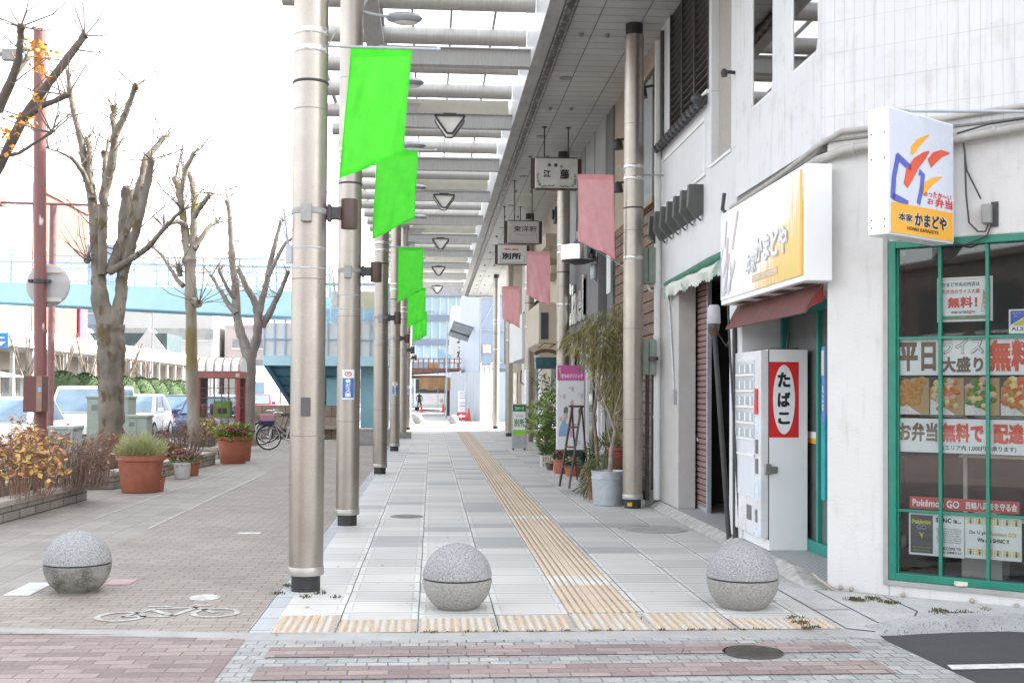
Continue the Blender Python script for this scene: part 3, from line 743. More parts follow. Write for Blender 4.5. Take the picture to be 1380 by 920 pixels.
def d3(t, cx, y, cz, w, h):
    b = MB(); b.text('別所', (cx-.03*w,y,cz-.08*h), X1, Z1, .68*w, .33*h, .05); obj('lettering', b, ink, t)
    b = MB(); b.text('宝石 時計', (cx-.03*w,y,cz+.25*h), X1, Z1, .5*w, .11*h, .02); obj('small_lettering', b, ink_red, t)
    b = MB(); P = [(-.42,-.05),(-.42,-.36),(-.34,-.40),(.34,-.40),(.42,-.36),(.42,-.05)]
    for p, q in zip(P, P[1:]): b.bar((cx+p[0]*w,y,cz+p[1]*h),(cx+q[0]*w,y,cz+q[1]*h),.008)
    obj('border_line', b, ink_grey, t)
hang_sign(721, 213, 778, 256, 21.6, 'hanging white sign with black brush lettering 江藤, nearest of the three', d1)
hang_sign(684, 297.5, 726, 329, 27.2, 'hanging beige sign lettered 東洋軒, between the other two', d2, pm('beige_board', (.52,.48,.44), (.45,.41,.37), 4, .6))
hang_sign(671, 329.5, 709.5, 357, 31.0, 'hanging white sign with heavy black lettering 別所, farthest of the three', d3, pm('clean_board', (.70,.70,.68), (.64,.64,.62), 4, .6))
# ------------------------------------------------------------------ corner shop (white, two fronts)
def wallmat(name, d, c1, c2, streak=.35, tile=None):
    t = NT(name); tc = t.n('ShaderNodeTexCoord'); co = tc.outputs['Object']
    dp = t.n('ShaderNodeVectorMath', operation='DOT_PRODUCT'); t.l(co, dp.inputs[0]); dp.inputs[1].default_value = d
    sx = t.n('ShaderNodeSeparateXYZ'); t.l(co, sx.inputs[0])
    cb = t.n('ShaderNodeCombineXYZ'); t.l(dp.outputs['Value'], cb.inputs[0]); t.l(sx.outputs[2], cb.inputs[1])
    wv = cb.outputs[0]
    mp = t.n('ShaderNodeMapping'); mp.inputs['Scale'].default_value = (9, .7, 1); t.l(wv, mp.inputs[0])
    st = t.ramp(t.noise(mp.outputs[0], 1.6, 6, .7), .54, .74); bl = t.ramp(t.noise(wv, 2.2, 6, .7), .52, .72)
    col = t.mix(t.ramp(t.noise(wv, .7, 4), .3, .7), c1, c2)
    col = t.mix(t.math('MULTIPLY', st, streak), col, (.36,.34,.32))
    col = t.mix(t.math('MULTIPLY', bl, streak*.8), col, (.42,.38,.33))
    ch = t.math('MULTIPLY', t.ramp(t.noise(wv, 13, 4, .7), .66, .70), t.ramp(t.noise(wv, 1.6, 2), .50, .60))
    col = t.mix(t.math('MULTIPLY', ch, min(1, streak*1.8)), col, (.25,.23,.21))
    h = t.noise(wv, 55, 3)
    if tile:
        br = t.n('ShaderNodeTexBrick'); t.l(wv, br.inputs['Vector']); br.offset = 0
        for nm, v in (('Scale',1),('Brick Width',tile[0]),('Row Height',tile[1]),('Mortar Size',.0032),('Mortar Smooth',.6)): br.inputs[nm].default_value = v
        jn = t.math('MULTIPLY', br.outputs['Fac'], t.math('MULTIPLY_ADD', t.ramp(t.noise(wv, 3, 4), .3, .7), .65, .30))
        col = t.mix(jn, col, (.40,.36,.33)); h = t.math('SUBTRACT', t.math('MULTIPLY', h, .3), br.outputs['Fac'])
    t.bump(h, .35, .006)
    return t.done(col, .6)
w_front = wallmat('stucco_side_street', tuple(TF), (.64,.63,.61), (.58,.565,.54), .45)
w_front_up = wallmat('tile_side_street', tuple(TF), (.62,.625,.625), (.56,.56,.56), .62, (.078,.25))
w_arc = wallmat('stucco_arcade_side', (0,1,0), (.72,.72,.72), (.66,.66,.66), .18)
w_arc_up = wallmat('tile_arcade_side', (0,1,0), (.70,.705,.71), (.62,.625,.63), .75)
shop = thing('corner_shop', 'white two storey corner shop with a green framed window, paint streaked by rain', 'shop building', KC)
def fbox(b, s0, s1, z0, z1, o0, o1):     # box on the side street front: along, height, outwards
    return b.obox(FP(s0, z0, o0), TF*(s1-s0), NF*(o1-o0), (0,0,z1-z0))
ZU = 3.56
s0, zwb = FS(1198, 780); _, zwt = FS(1198, 326); s1 = s0+1.92
b = MB(); fbox(b, 0, s0, -.02, ZU, -.16, 0); fbox(b, s0, s1, -.02, zwb, -.16, 0); fbox(b, s0, s1, zwt, ZU, -.16, 0); fbox(b, s1, 9, -.02, ZU, -.16, 0)
obj('front_wall', b, w_front, shop, bevel=.012)
b = MB(); b.bb((3.60,9.2,.0),(3.75,11.6,ZU)); b.bb((3.131,11.45,.09),(3.6,11.62,ZU)); b.bb((3.131,9.12,2.50),(3.6,11.45,ZU))
obj('arcade_wall', b, w_arc, shop)
# upper storey
b = MB(); fbox(b, -.04, 12, ZU, 11.9, -.2, .05); obj('upper_front', b, w_front_up, shop, bevel=.03)
b = MB(); xa, xb = 3.095, 3.30
yA, yB = 8.985, 11.56
wins = [(9.06,9.77),(10.30,11.03)]; zs, zt = 4.32, 6.4
ysp = [yA]+[q for w_ in wins for q in w_]+[yB]
for i in range(0, len(ysp), 2): b.bb((xa,ysp[i],ZU),(xb,ysp[i+1],11.9))
for (p, q) in wins:
    b.bb((xa,p,ZU),(xb,q,zs)); b.bb((xa,p,zt),(xb,q,11.9))
    for yy, sg in ((p,1),(q,-1)): b.prism([(xa,yy,zs),(xa,yy+sg*.11,zs),(xa,yy+sg*.03,zs+.03),(xa,yy,zs+.11)], (xb-xa,0,0))
obj('upper_arcade_wall', b, w_arc_up, shop)
b = MB(); b.prism([(xa+.02,9.0,ZU-.004),(14,9.0-.0,ZU-.004),(14,11.6,ZU-.004),(xa+.02,11.6,ZU-.004)], (0,0,-.06)); obj('upper_soffit', b, concrete_dark, shop)
b = MB(); b.prism([V((5.2,11.6,ZU+.02)), V((5.2,7.55,ZU+.02)), FP(11.9,ZU+.02,-.25), V((16,11.6,ZU+.02))], (0,0,8.3)); b.bb((3.31,8.95,6.6),(5.2,11.58,11.88)); b.bb((3.31,11.3,3.6),(5.2,11.58,6.6))
obj('inner_core', b, grey_paint, shop)
b = MB(); b.bb((xa,8.98,11.9),(16,11.6,12.0)); obj('roof_cap', b, concrete, shop)
for (p, q) in wins:
    w = MB(); w.bb((3.105,p,zs),(3.145,p+.02,zt)); w.bb((3.105,q-.03,zs),(3.145,q,zt)); w.bb((3.105,p+.02,zs),(3.145,q-.03,zs+.03)); fr = obj('window_frame', w, white_paint, shop)
    w = MB(); w.bb((3.112,p+.02,zs+.03),(3.117,q-.03,zt)); obj('pane', w, glass('upper_glass', (.86,.9,.9), .55), fr)
b = MB()
for y in (9.4,10.3,11.0): b.bb((3.55,y-.12,6.2),(4.3,y+.12,6.26))
obj('room_fill_panel', b, emit('room_fill_glow', (.95,.9,.72), 5), shop)  # added glowing panels that brighten the upstairs room, not real fittings
b = MB(); b.bb((3.45,9.05,3.58),(5.15,11.3,3.66)); b.bb((4.4,9.1,3.66),(4.5,11.25,6.5)); b.bb((3.45,11.15,3.66),(4.4,11.25,6.5)); b.bb((3.45,9.05,6.5),(4.4,11.25,6.56)); obj('room', b, off_white, shop)
# window of the side street front
t = thing('shop_window', 'green framed shop window in the white corner wall, covered with notices', 'window', FP((s0+s1)/2, zwb))
b = MB(); fw = .055
fbox(b, s0, s0+fw, zwb, zwt, -.10, .012); fbox(b, s1-fw, s1, zwb, zwt, -.10, .012); fbox(b, s0+fw, s1-fw, zwb, zwb+fw, -.10, .012); fbox(b, s0+fw, s1-fw, zwt-fw, zwt, -.10, .012)
fbox(b, s0+fw, s0+fw+.014, zwb+fw, zwt-fw, -.09, -.02)
obj('frame', b, green_frame, t, bevel=.004)
b = MB(); gl = s0+fw
mull = [FS(1266,500)[0], FS(1330,500)[0]]; mull.append(mull[1]+(mull[1]-mull[0])*.93)
for m in mull: fbox(b, m-.011, m+.011, zwb+fw, zwt-fw, -.055, -.012)
zm = [FS(1240,455)[1], FS(1240,689)[1]]
for z in zm: fbox(b, gl, s1-fw, z-.009, z+.009, -.05, -.018)
obj('glazing_bar', b, green_frame, t)
b = MB(); fbox(b, gl, s1-fw, zwb+fw, zwt-fw, -.045, -.040); obj('pane', b, clear_glass, t)
b = MB(); fbox(b, s0-.04, s0-.004, zwb-.04, zwt+.03, -.001, .014); fbox(b, s0-.004, s1+.04, zwb-.04, zwb-.004, -.001, .018); obj('surround', b, concrete, t)
# room behind the window
rm = pm('shop_interior', (.10,.095,.09), (.06,.06,.06), 2, .8)
b = MB(); fbox(b, -.0, s1+.3, .05, .10, -2.3, -.17); fbox(b, 0, s1+.4, .1, ZU-.1, -2.5, -2.3); fbox(b, s1+.3, s1+.4, .1, ZU-.1, -2.3, -.17); fbox(b, .3, s1+.3, ZU-.2, ZU-.12, -2.3, -.17)
obj('interior', b, rm, shop)
b = MB()
for z in (.55, 1.05, 1.4):
    fbox(b, s0+.35, s1-.1, z, z+.02, -1.1, -.75)
for s in (s0+.38, s0+.95, s1-.2): fbox(b, s, s+.03, .1, 1.42, -.78, -.75)
obj('shelf', b, cream_board, shop)
b = MB(); fbox(b, s0+.55, s0+.75, 1.42, 1.62, -1.0, -.8); fbox(b, s0+1.0, s0+1.5, 1.07, 1.25, -1.05, -.8); fbox(b, s0+.4, s0+.7, .1, .35, -.9, -.6); fbox(b, s0+.45, s0+.62, .57, .68, -.95, -.8)
obj('goods', b, off_white, shop)
b = MB(); fbox(b, s0+.72, s0+.80, .1, zwt+.2, -1.7, -1.62); fbox(b, s0+1.05, s0+1.15, .1, zwt+.2, -.62, -.55); obj('post', b, pm('brown_post', (.25,.13,.09), None, 5, .6), shop)
# alcove behind the machine: green framed door, awning
dr = thing('shop_door', 'green framed glass door in the alcove behind the vending machine', 'door', (3.58,10.6,.09))
b = MB(); b.bb((3.52,11.36,.10),(3.60,11.43,2.5)); b.bb((3.52,9.2,2.32),(3.60,11.36,2.40)); b.bb((3.52,9.2,.095),(3.60,11.36,.20)); b.bb((3.53,10.32,.2),(3.60,10.38,2.32)); obj('frame', b, pm('teal_frame', (.02,.25,.21), (.018,.22,.18), 6, .45), dr)
b = MB(); b.bb((3.57,9.2,.2),(3.58,11.36,2.32)); obj('pane', b, pm('dim_door_glass', (.16,.17,.165), (.12,.125,.12), 2, .1), dr)
b = MB(); YP, ZP = (0,-1,0), (0,0,1)
for ch, y, z in (('内',10.98,1.58),('店',10.78,1.58)): b.text(ch, (3.567,y,z), YP, ZP, .09, .10, .03)
b.text('0-0819', (3.567,10.86,1.31), YP, ZP, .22, .05, .03); obj('lettering', b, ink_white, dr)
b = MB(); b.bb((3.562,10.45,1.14),(3.568,11.2,1.20)); obj('white_stripe', b, white_paint, dr)
b = MB(); b.bb((3.562,10.45,1.09),(3.568,11.2,1.14)); obj('orange_stripe', b, orange, dr)
b = MB(); b.bb((3.50,10.06,.60),(3.53,10.16,1.38)); obj('hanging_cloth', b, pm('teal_cloth', (.03,.33,.36), None, 5, .8), dr, bevel=.01)
aw = thing('shop_awning', 'faded red awning under the orange lightbox sign', 'awning', (3.1,10.2,2.25))
b = MB(); b.prism([(3.13,9.03,2.50),(3.125,9.03,2.44),(2.99,9.03,2.20),(2.975,9.03,2.205),(3.11,9.03,2.46)], (0,2.5,0)); obj('canopy', b, pm('faded_red_canvas', (.16,.06,.052), (.125,.048,.042), 5, .85), aw)
b = MB(); b.prism([(3.13,9.020,2.44),(3.0,9.020,2.24),(3.13,9.020,2.30)], (0,.008,0)); obj('end_flap', b, pm('red_canvas', (.26,.03,.028), None, 5, .8), aw)
# pipes under the upper storey and along the foot
cable = pm('grey_pipe', (.42,.40,.36), (.34,.32,.29), 8, .6)
b = MB()
def pipe(pts, r, out=.06, seg=10):
    b.tube([PP(x, y, KC+NF*out, NF) for x, y in pts], r, seg)
b.tube([(3.03,11.5,3.44),(3.03,10,3.46),(3.04,9.2,3.50),(3.07,8.98,3.54)]+[PP(x,y,KC+NF*.08,NF) for x,y in ((1135,177),(1166,174),(1281,158),(1380,143),(1500,125))], .022, 10)
b.tube([(3.04,10.2,3.36),(3.04,9.3,3.40),(3.06,8.97,3.42)]+[PP(x,y,KC+NF*.07,NF) for x,y in ((1140,202),(1166,197),(1283,189),(1380,171),(1500,150))], .035, 10)
for x, y in ((1150,200),(1186,195),(1340,178)):
    p = PP(x,y,KC+NF*.07,NF); b.tube([p-TF*.012,p+TF*.012], .042, 10)
obj('service_pipe', b, cable, shop, 50)
b = MB()
b.tube([V((3.09,9.15,.10)),V((3.09,8.98,.075))]+[PP(x,y,KC+NF*.03,NF) for x,y in ((1128,797),(1160,800),(1230,808),(1300,814),(1380,823),(1500,836))], .016, 8)
for x, y in ((1133,794),(1147,796),(1217,804),(1310,812),(1370,819)): b.ball(PP(x,y-3,KC+NF*.03,NF), .02, 8, 6)
obj('foot_pipe', b, pm('foot_pipe_beige', (.36,.325,.27), (.28,.25,.21), 6, .7), shop, 50)
b = MB(); p = PP(1295,786,KC+NF*.02,NF); b.box(p, (.08,.05,.03)); obj('wall_cleat', b, cream_board, shop)
jb = thing('junction_box', 'grey electrical box with drooping cables on the corner wall', 'electrical box', FP(*FS(1333,300)))
sa, za = FS(1326,303); sb_, zb_ = FS(1338,276)
b = MB(); fbox(b, sa, sb_, za, zb_, 0, .09); obj('casing', b, pm('grey_casing', (.30,.30,.29), None, 6, .5), jb, bevel=.008)
b = MB()
for pts in (((1322,268),(1303,230),(1297,180)),((1332,303),(1328,312),(1318,312),(1306,300),(1302,262),(1300,200)),((1336,303),(1330,318),(1300,330),(1262,322),(1240,330)),((1290,180),(1330,168),(1380,160))):
    b.tube([PP(x,y,KC+NF*.05,NF) for x,y in pts], .007, 6)
obj('cable', b, dark_metal, jb)
b = MB(); fbox(b, sb_-.01, sb_+.04, za-.02, zb_+.02, 0, .012); obj('back_plate', b, dark_metal, jb)

# ---- projecting sign on the side street front: face looks along the street
def proj():
    I = V((.821,.571,0)).normalized(); N = V((I.y,-I.x,0))          # along the face towards the wall, and out of the face
    pin = PP(1285, 240, KC+NF*.10, NF); pout = PP(1197, 229, pin, N)
    pin.z = pout.z = 0
    out1 = (pin-pout).dot(I); out0 = 0.0
    zt_ = PP(1197, 143, pout, N).z; zb = PP(1197, 315, pout, N).z
    th = .165
    t = thing('projecting_sign', 'tall lit box sign on the corner wall with red, blue and orange strokes over かまどや', 'shop sign', (pin+pout)/2-N*th/2+V((0,0,zb)))
    # a: distance from the wall end towards the outer end, d: depth behind the face
    B = lambda a0, a1, z0, z1, d0, d1: (pin-I*a0-N*d1+V((0,0,z0)), I*(a0-a1), N*(d1-d0), V((0,0,z1-z0)))
    b = MB(); b.obox(*B(out0, out1, zb, zt_, 0, th)); obj('casing', b, white_panel, t, bevel=.008)
    b = MB(); b.obox(*B(out0+.012, out1-.012, zb+.012, zt_-.012, -.006, .0)); obj('face', b, pm('sign_face', (.60,.63,.70), (.56,.59,.66), 2, .3), t)
    W, H = out1-out0, zt_-zb
    P = lambda u, v, e=.008: pout+I*(W*u)+N*e+V((0,0,zb+H*v))          # u from outer edge inwards, v upwards
    b = MB(); b.prism([P(.03,.02,.0065),P(.97,.02,.0065),P(.97,.255,.0065),P(.03,.255,.0065)], N*.002); obj('orange_band', b, orange, t)
    RT, UP_ = I, (0,0,1)
    def stroke(b, pts, ws, e=.0085):
        L = []; Rr = []
        for i, (u, v) in enumerate(pts):
            a = pts[max(0,i-1)]; c = pts[min(len(pts)-1,i+1)]; du, dv = (c[0]-a[0])*W, (c[1]-a[1])*H; l = math.hypot(du,dv)
            nx, ny = -dv/l*ws[i]*1.3, du/l*ws[i]*1.3
            L.append((u+nx/W, v+ny/H)); Rr.append((u-nx/W, v-ny/H))
        for i in range(len(pts)-1): b.face([P(*L[i],e), P(*Rr[i],e), P(*Rr[i+1],e), P(*L[i+1],e)])
    b = MB()
    stroke(b, [(.24,.40),(.30,.50),(.40,.60),(.53,.68),(.60,.72)], [.022,.04,.034,.02,.004]); stroke(b, [(.60,.62),(.68,.68),(.80,.73),(.92,.745)], [.028,.032,.02,.004]); obj('red_stroke', b, pm('sign_red', (.72,.10,.05), None, 5, .4), t)
    b = MB()
    stroke(b, [(.33,.665),(.36,.71),(.45,.78),(.60,.855)], [.012,.024,.02,.003]); stroke(b, [(.48,.37),(.55,.43),(.65,.485),(.80,.535)], [.012,.026,.02,.003]); obj('orange_stroke', b, orange, t)
    b = MB()
    stroke(b, [(.05,.28),(.07,.45),(.13,.63)], [.022,.02,.02]); stroke(b, [(.11,.625),(.24,.575),(.32,.55)], [.02,.02,.015]); stroke(b, [(.44,.535),(.50,.515),(.48,.40),(.43,.275)], [.02,.022,.02,.018]); stroke(b, [(.05,.30),(.2,.275),(.28,.265)], [.02,.018,.014]); obj('blue_stroke', b, pm('sign_blue', (.10,.13,.50), None, 5, .4), t)
    b = MB(); b.text('あったか～い', P(.73,.375), RT, V(UP_)+RT*0, W*.44, H*.055, .03); b.text('お', P(.62,.315), RT, UP_, W*.10, H*.05, .03); b.text('弁当', P(.83,.315), RT, UP_, W*.28, H*.075, .05); obj('red_lettering', b, ink_red, t)
    b = MB(); b.text('かまどや', P(.62,.15,.0095), RT, UP_, W*.52, H*.12, .075); b.text('本家', P(.235,.15,.0095), RT, UP_, W*.22, H*.075, .06); obj('letter_outline', b, ink_white, t)
    b = MB(); b.text('かまどや', P(.62,.15,.0105), RT, UP_, W*.50, H*.112, .05); b.text('本家', P(.235,.15,.0105), RT, UP_, W*.21, H*.065, .03); b.text('HONKE KAMADOYA', P(.5,.068,.0105), RT, UP_, W*.48, H*.03, .02); obj('lettering', b, ink, t)
    b = MB(); w0 = pin-N*th*.5
    for v in (.25,.78): b.tube([w0-I*.02+V((0,0,zb+H*v)), w0+I*.30+V((0,0,zb+H*v))], .03, 8)
    b.obox(*B(-.16, -.02, zb+H*.30, zb+H*.88, .05, th-.03)); b.tube([pout+I*.12-N*th*.5+V((0,0,zt_+.01)), pout+I*.35-N*th*.3+V((0,0,zt_+.03)), FP(2.2, zt_-.06, .06)], .012, 8); obj('wall_bracket', b, galv, t)
    b = MB()
    for d in (.03, th-.03):
        for v in (.06,.12,.6,.8): b.ball(pout-N*d+V((0,0,zb+H*v)), .006, 6, 4)
    obj('screw', b, dark_metal, t)
proj()

# ---- lightbox sign above the awning (faces the arcade)
t = thing('lightbox_sign', 'long worn lightbox sign with flaking orange paint above the awning', 'shop sign', (3.0,10.3,2.42))
XF = 2.905
pa, pb = PX(1085,219,XF), PX(972,290,XF); ya, yb = pa.y, pb.y; zt_ = 3.36; zb = PX(1085,378,XF).z
b = MB(); b.bb((XF,ya,zb),(3.125,yb,zt_)); obj('casing', b, white_panel, t, bevel=.01)
lb = NT('worn_lightbox'); lco = lb.n('ShaderNodeTexCoord'); lsx = lb.n('ShaderNodeSeparateXYZ'); lb.l(lco.outputs['Object'], lsx.inputs[0])
lmp = lb.n('ShaderNodeMapping'); lmp.inputs['Scale'].default_value = (1,14,1.2); lb.l(lco.outputs['Object'], lmp.inputs[0])
lns = lb.noise(lmp.outputs[0], 1.5, 5, .7)
gr = lb.math('ADD', lb.math('MULTIPLY', lsx.outputs[1], -.30), lb.math('MULTIPLY', lsx.outputs[2], -.55))     # more paint left at the near lower end
fac = lb.ramp(lb.math('ADD', lns, gr), .42, .62)
lb.done(lb.mix(fac, (.78,.775,.76), lb.mix(lb.ramp(lb.noise(lco.outputs['Object'], 3, 3), .4, .6), (.72,.42,.10), (.62,.46,.05))), .3)
b = MB(); ymid = ya+(yb-ya)*.655
b.bb((XF-.012,ya+.035,zb+.05),(XF,ymid-.004,zt_-.035)); b.bb((XF-.012,ymid+.004,zb+.05),(XF,yb-.03,zt_-.035)); fc = obj('face', b, lb.mat, t, world=False)
b = MB(); b.bb((XF-.016,ya+.035,zb+.05),(XF-.0125,ya+.085,zt_-.04)); obj('orange_edge', b, orange, t)
b = MB(); Ht, Wd = zt_-zb, yb-ya
b.text('かまどや', (XF-.016, ya+Wd*.33, zb+Ht*.42), YP, ZP, Wd*.36, Ht*.26, .06); b.text('本家', (XF-.016, ya+Wd*.56, zb+Ht*.32), YP, ZP, Wd*.13, Ht*.20, .05); obj('letter_shadow', b, pm('letter_grey', (.36,.35,.37), (.6,.6,.6), 12, .5), t)
b = MB()
b.text('かまどや', (XF-.019, ya+Wd*.335, zb+Ht*.43), YP, ZP, Wd*.35, Ht*.25, .03); b.text('本家', (XF-.019, ya+Wd*.565, zb+Ht*.33), YP, ZP, Wd*.12, Ht*.19, .02); obj('lettering', b, ink_white, t)
b = MB(); b.bb((XF-.016, ya+Wd*.26, zb+Ht*.13),(XF-.0125, ya+Wd*.55, zb+Ht*.20)); obj('name_strip', b, pm('strip_orange', (.70,.50,.22), None, 5, .5), t)
b = MB(); b.text('HONKE KAMADOYA', (XF-.018, ya+Wd*.405, zb+Ht*.165), YP, ZP, Wd*.26, Ht*.04, .02); obj('small_lettering', b, ink_white, t)
def fstroke(b, pts, w, e):
    for p, q in zip(pts, pts[1:]):
        a, c = V((XF-e, ya+Wd*p[0], zb+Ht*p[1])), V((XF-e, ya+Wd*q[0], zb+Ht*q[1])); d = (c-a).normalized(); s = d.cross(V((1,0,0)))*w
        b.face([a-s, a+s, c+s, c-s])
b = MB()
for pts in ([(.90,.88),(.93,.60)],[(.74,.92),(.82,.55)],[(.86,.52),(.94,.10)],[(.78,.42),(.88,.10)],[(.88,.70),(.90,.45),(.95,.3)]): fstroke(b, pts, .030, .0155)
obj('faded_stroke', b, pm('faded_mauve', (.50,.42,.44), (.62,.57,.58), 9, .5), t)
b = MB()
for pts in ([(.985,.45),(.965,.09)],[(.965,.09),(.90,.13)],[(.985,.45),(.95,.60)],[(.90,.14),(.88,.40)],[(.84,.12),(.835,.42)]): fstroke(b, pts, .010, .0165)
obj('faded_outline', b, pm('faded_blue', (.46,.47,.62), None, 9, .5), t)
for k in range(4):
    b = MB(); b.bb((XF+.05,ya+.2+k*.6,zb-.004),(XF+.17,ya+.5+k*.6,zb+.001)); obj('vent', b, dark_metal, t)
b = MB(); b.tube([(3.0,yb+.25,3.62),(2.98,yb+.25,3.45),(3.0,yb+.1,3.38),(3.02,yb-.1,3.34)], .02, 8); b.tube([(2.99,yb+.05,zb),(3.0,yb+.02,zb-.4),(3.08,yb-.05,.3)], .012, 6); obj('cable', b, dark_metal, t)

# ---- cigarette vending machine
t = thing('vending_machine', 'white vending machine with a red たばこ panel on its side', 'vending machine', (3.31,11.05,.09))
my0, my1, mx0, mx1, mz0, mz1 = 10.58, 11.48, 3.09, 3.52, .09, 1.97
b = MB(); b.bb((mx0+.06,my0,mz0),(mx1,my1,mz1)); obj('cabinet', b, white_panel, t, bevel=.006)
b = MB(); b.bb((mx0-.02,my0,mz0+.12),(mx0+.055,my1,mz1-.01)); dd = obj('door', b, pm('machine_white', (.74,.74,.745), None, 3, .3), t, bevel=.006)
b = MB()
for k in range(5):
    z = mz1-.12-k*.155; b.bb((mx0-.026,my0+.20,z-.11),(mx0-.021,my1-.05,z+.02))
obj('display_pane', b, pm('display_glass', (.52,.54,.55), (.66,.67,.68), 7, .1), dd)
b = MB()
for k in range(5):
    z = mz1-.115-k*.155; b = MB()
    for j in range(9): b.m = j % 3; yy = my0+.24+j*.065; b.bb((mx0-.030,yy,z-.10),(mx0-.0265,yy+.045,z-.02))
    obj('packet_row', b, [pm('packet_blue', (.42,.50,.56), None, 5, .4), white_paint, pm('packet_grey', (.45,.5,.5), None, 5, .4)], dd)
b = MB()
for k in range(6): z = mz1-.25-k*.155; b.bb((mx0-.034,my0+.20,z+.005),(mx0-.02,my1-.05,z+.025))
obj('button_rail', b, white_paint, dd)
b = MB(); b.bb((mx0-.034,my0+.075,1.36),(mx0-.02,my0+.165,1.60)); obj('red_panel', b, red, dd)
b = MB(); b.bb((mx0-.037,my0+.09,1.50),(mx0-.0345,my0+.15,1.57)); b.bb((mx0-.03,my0+.08,.99),(mx0-.02,my0+.15,1.12)); b.bb((mx0-.03,my0+.08,.80),(mx0-.02,my0+.15,.94)); b.bb((mx0-.026,my0+.30,.34),(mx0-.02,my0+.46,.48)); b.bb((mx0-.026,my0+.10,.34),(mx0-.02,my0+.16,.46)); obj('slot', b, pm('slot_grey', (.16,.16,.16), None, 6, .4), dd)
b = MB(); b.bb((mx0-.026,my0+.06,1.18),(mx0-.02,my0+.17,1.32)); b.bb((mx0-.026,my0+.06,.55),(mx0-.02,my0+.17,.75)); b.bb((mx0-.026,my0+.04,.20),(mx0-.02,my0+.15,.30)); obj('blue_label', b, pm('label_blue', (.45,.62,.75), (.7,.76,.8), 20, .4), dd)
b = MB(); b.bb((mx0-.026,my0+.20,.56),(mx0-.02,my1-.05,1.10)); obj('advert_panel', b, pm('panel_blue_white', (.72,.73,.76), (.66,.68,.73), 3, .2), dd)
cxm, czm = (mx0+.06+.5*(mx1-mx0-.06))+.0, 1.50
b = MB(); b.bb((3.150,my0-.004,1.145),(3.432,my0,1.852)); pn = obj('red_side_panel', b, red, t)
b = MB(); b.add([(3.291+.105*math.cos(2*PI*k/36), my0-.0052, 1.50+.325*math.sin(2*PI*k/36)) for k in range(36)], [tuple(range(36))]); obj('white_oval', b, ink_white, pn)
b = MB()
for ch, dz, w, h in (('た',.185,.125,.145),('ば',.0,.125,.145),('こ',-.175,.115,.115)): b.text(ch, (3.291,my0-.0064,1.50+dz), X1, Z1, w, h, .055)
obj('lettering', b, ink, pn)
b = MB(); b.bb((mx0+.01,my0-.045,.80),(mx0+.075,my0,.90)); b.bb((mx0+.075,my0-.02,.81),(mx0+.14,my0,.875)); obj('lock', b, pm('lock_metal', (.42,.40,.37), None, 9, .35, .8), t, bevel=.012)
b = MB(); b.bb((mx0+.055,my0-.0015,mz0+.1),(mx0+.060,my0+.02,mz1-.002)); obj('door_gap', b, dark_metal, t)
b = MB(); b.bb((mx0+.1,my0+.1,mz1),(mx1-.05,my1-.2,mz1+.015)); b.tube([(3.42,10.9,1.98),(3.44,10.9,2.14)], .012, 8); obj('top_fitting', b, dark_metal, t)
b = MB(); b.bb((mx0+.10,my0+.03,mz0-.005),(mx1-.03,my1-.03,mz0+.001)); obj('feet', b, dark_metal, t)

# ---- notices behind the shop window
def on(px, py, out=-.062): return FS(px, py, out)
def notice(name, label, px0, py0, px1, py1, face, draw, group='notices in the corner shop window', out=-.062, tilt=0):
    a = on(px0, py0, out); c = on(px1, py1, out)
    sA, zA, sB, zB = a[0], c[1], c[0], a[1]
    W, H = sB-sA, zB-zA; cs, cz = (sA+sB)/2, (zA+zB)/2
    t = thing(name, label, 'notice', FP(cs, zA, out), group)
    b = MB(); fbox(b, sA, sB, zA, zB, out-.004, out); obj('sheet', b, face, t)
    P = lambda u, v, e=.002: FP(sA+W*u, zA+H*v, out+e)
    draw(t, P, W, H); return t
UPV = (0,0,1)
paper = pm('paper', (.86,.87,.87), (.83,.84,.84), 3, .6)
def n_free(t, P, W, H):
    b = MB(); b.text('かまどや丸の内店は', P(.43,.84), TF, UPV, W*.68, H*.10, .02); b.text('円', P(.66,.21), TF, UPV, W*.05, H*.06, .02); b.text('特盛100円▶', P(.40,.21), TF, UPV, W*.28, H*.06, .02); obj('black_lettering', b, ink, t)
    b = MB(); b.text('お弁当のライス大盛', P(.43,.68), TF, UPV, W*.68, H*.10, .02); b.text('無料！', P(.46,.43), TF, UPV, W*.54, H*.25, .045); b.text('50', P(.58,.21), TF, UPV, W*.09, H*.08, .03); obj('red_lettering', b, ink_red, t)
    b = MB(); b.prism([P(.06,.06),P(.92,.06),P(.92,.13),P(.06,.13)], NF*.001); obj('green_strip', b, green_ink, t)
    b = MB(); b.text('※ライスのおかわりは対象外とさせていただきます', P(.49,.095,.004), TF, UPV, W*.8, H*.04); obj('small_lettering', b, ink_white, t)
    b = MB()
    for q, w_ in (((.80,.22),(.90,.22)),((.90,.22),(.93,.70)),((.93,.70),(.84,.70)),((.84,.70),(.80,.22)),((.05,.05),(.95,.05)),((.95,.05),(.95,.95)),((.95,.95),(.05,.95)),((.05,.95),(.05,.05))):
        b.bar(P(*q,.003), P(*w_,.003), .006, .002)
    b.vtext('期間限定', P(.865,.46), TF, UPV, W*.06, H*.42, .02); obj('orange_stamp', b, pm('stamp_orange', (.75,.25,.12), None, 5, .6), t)
notice('price_notice', 'white notice with a large red 無料！ in the upper part of the green framed window', 1263, 375, 1338, 432, paper, n_free)
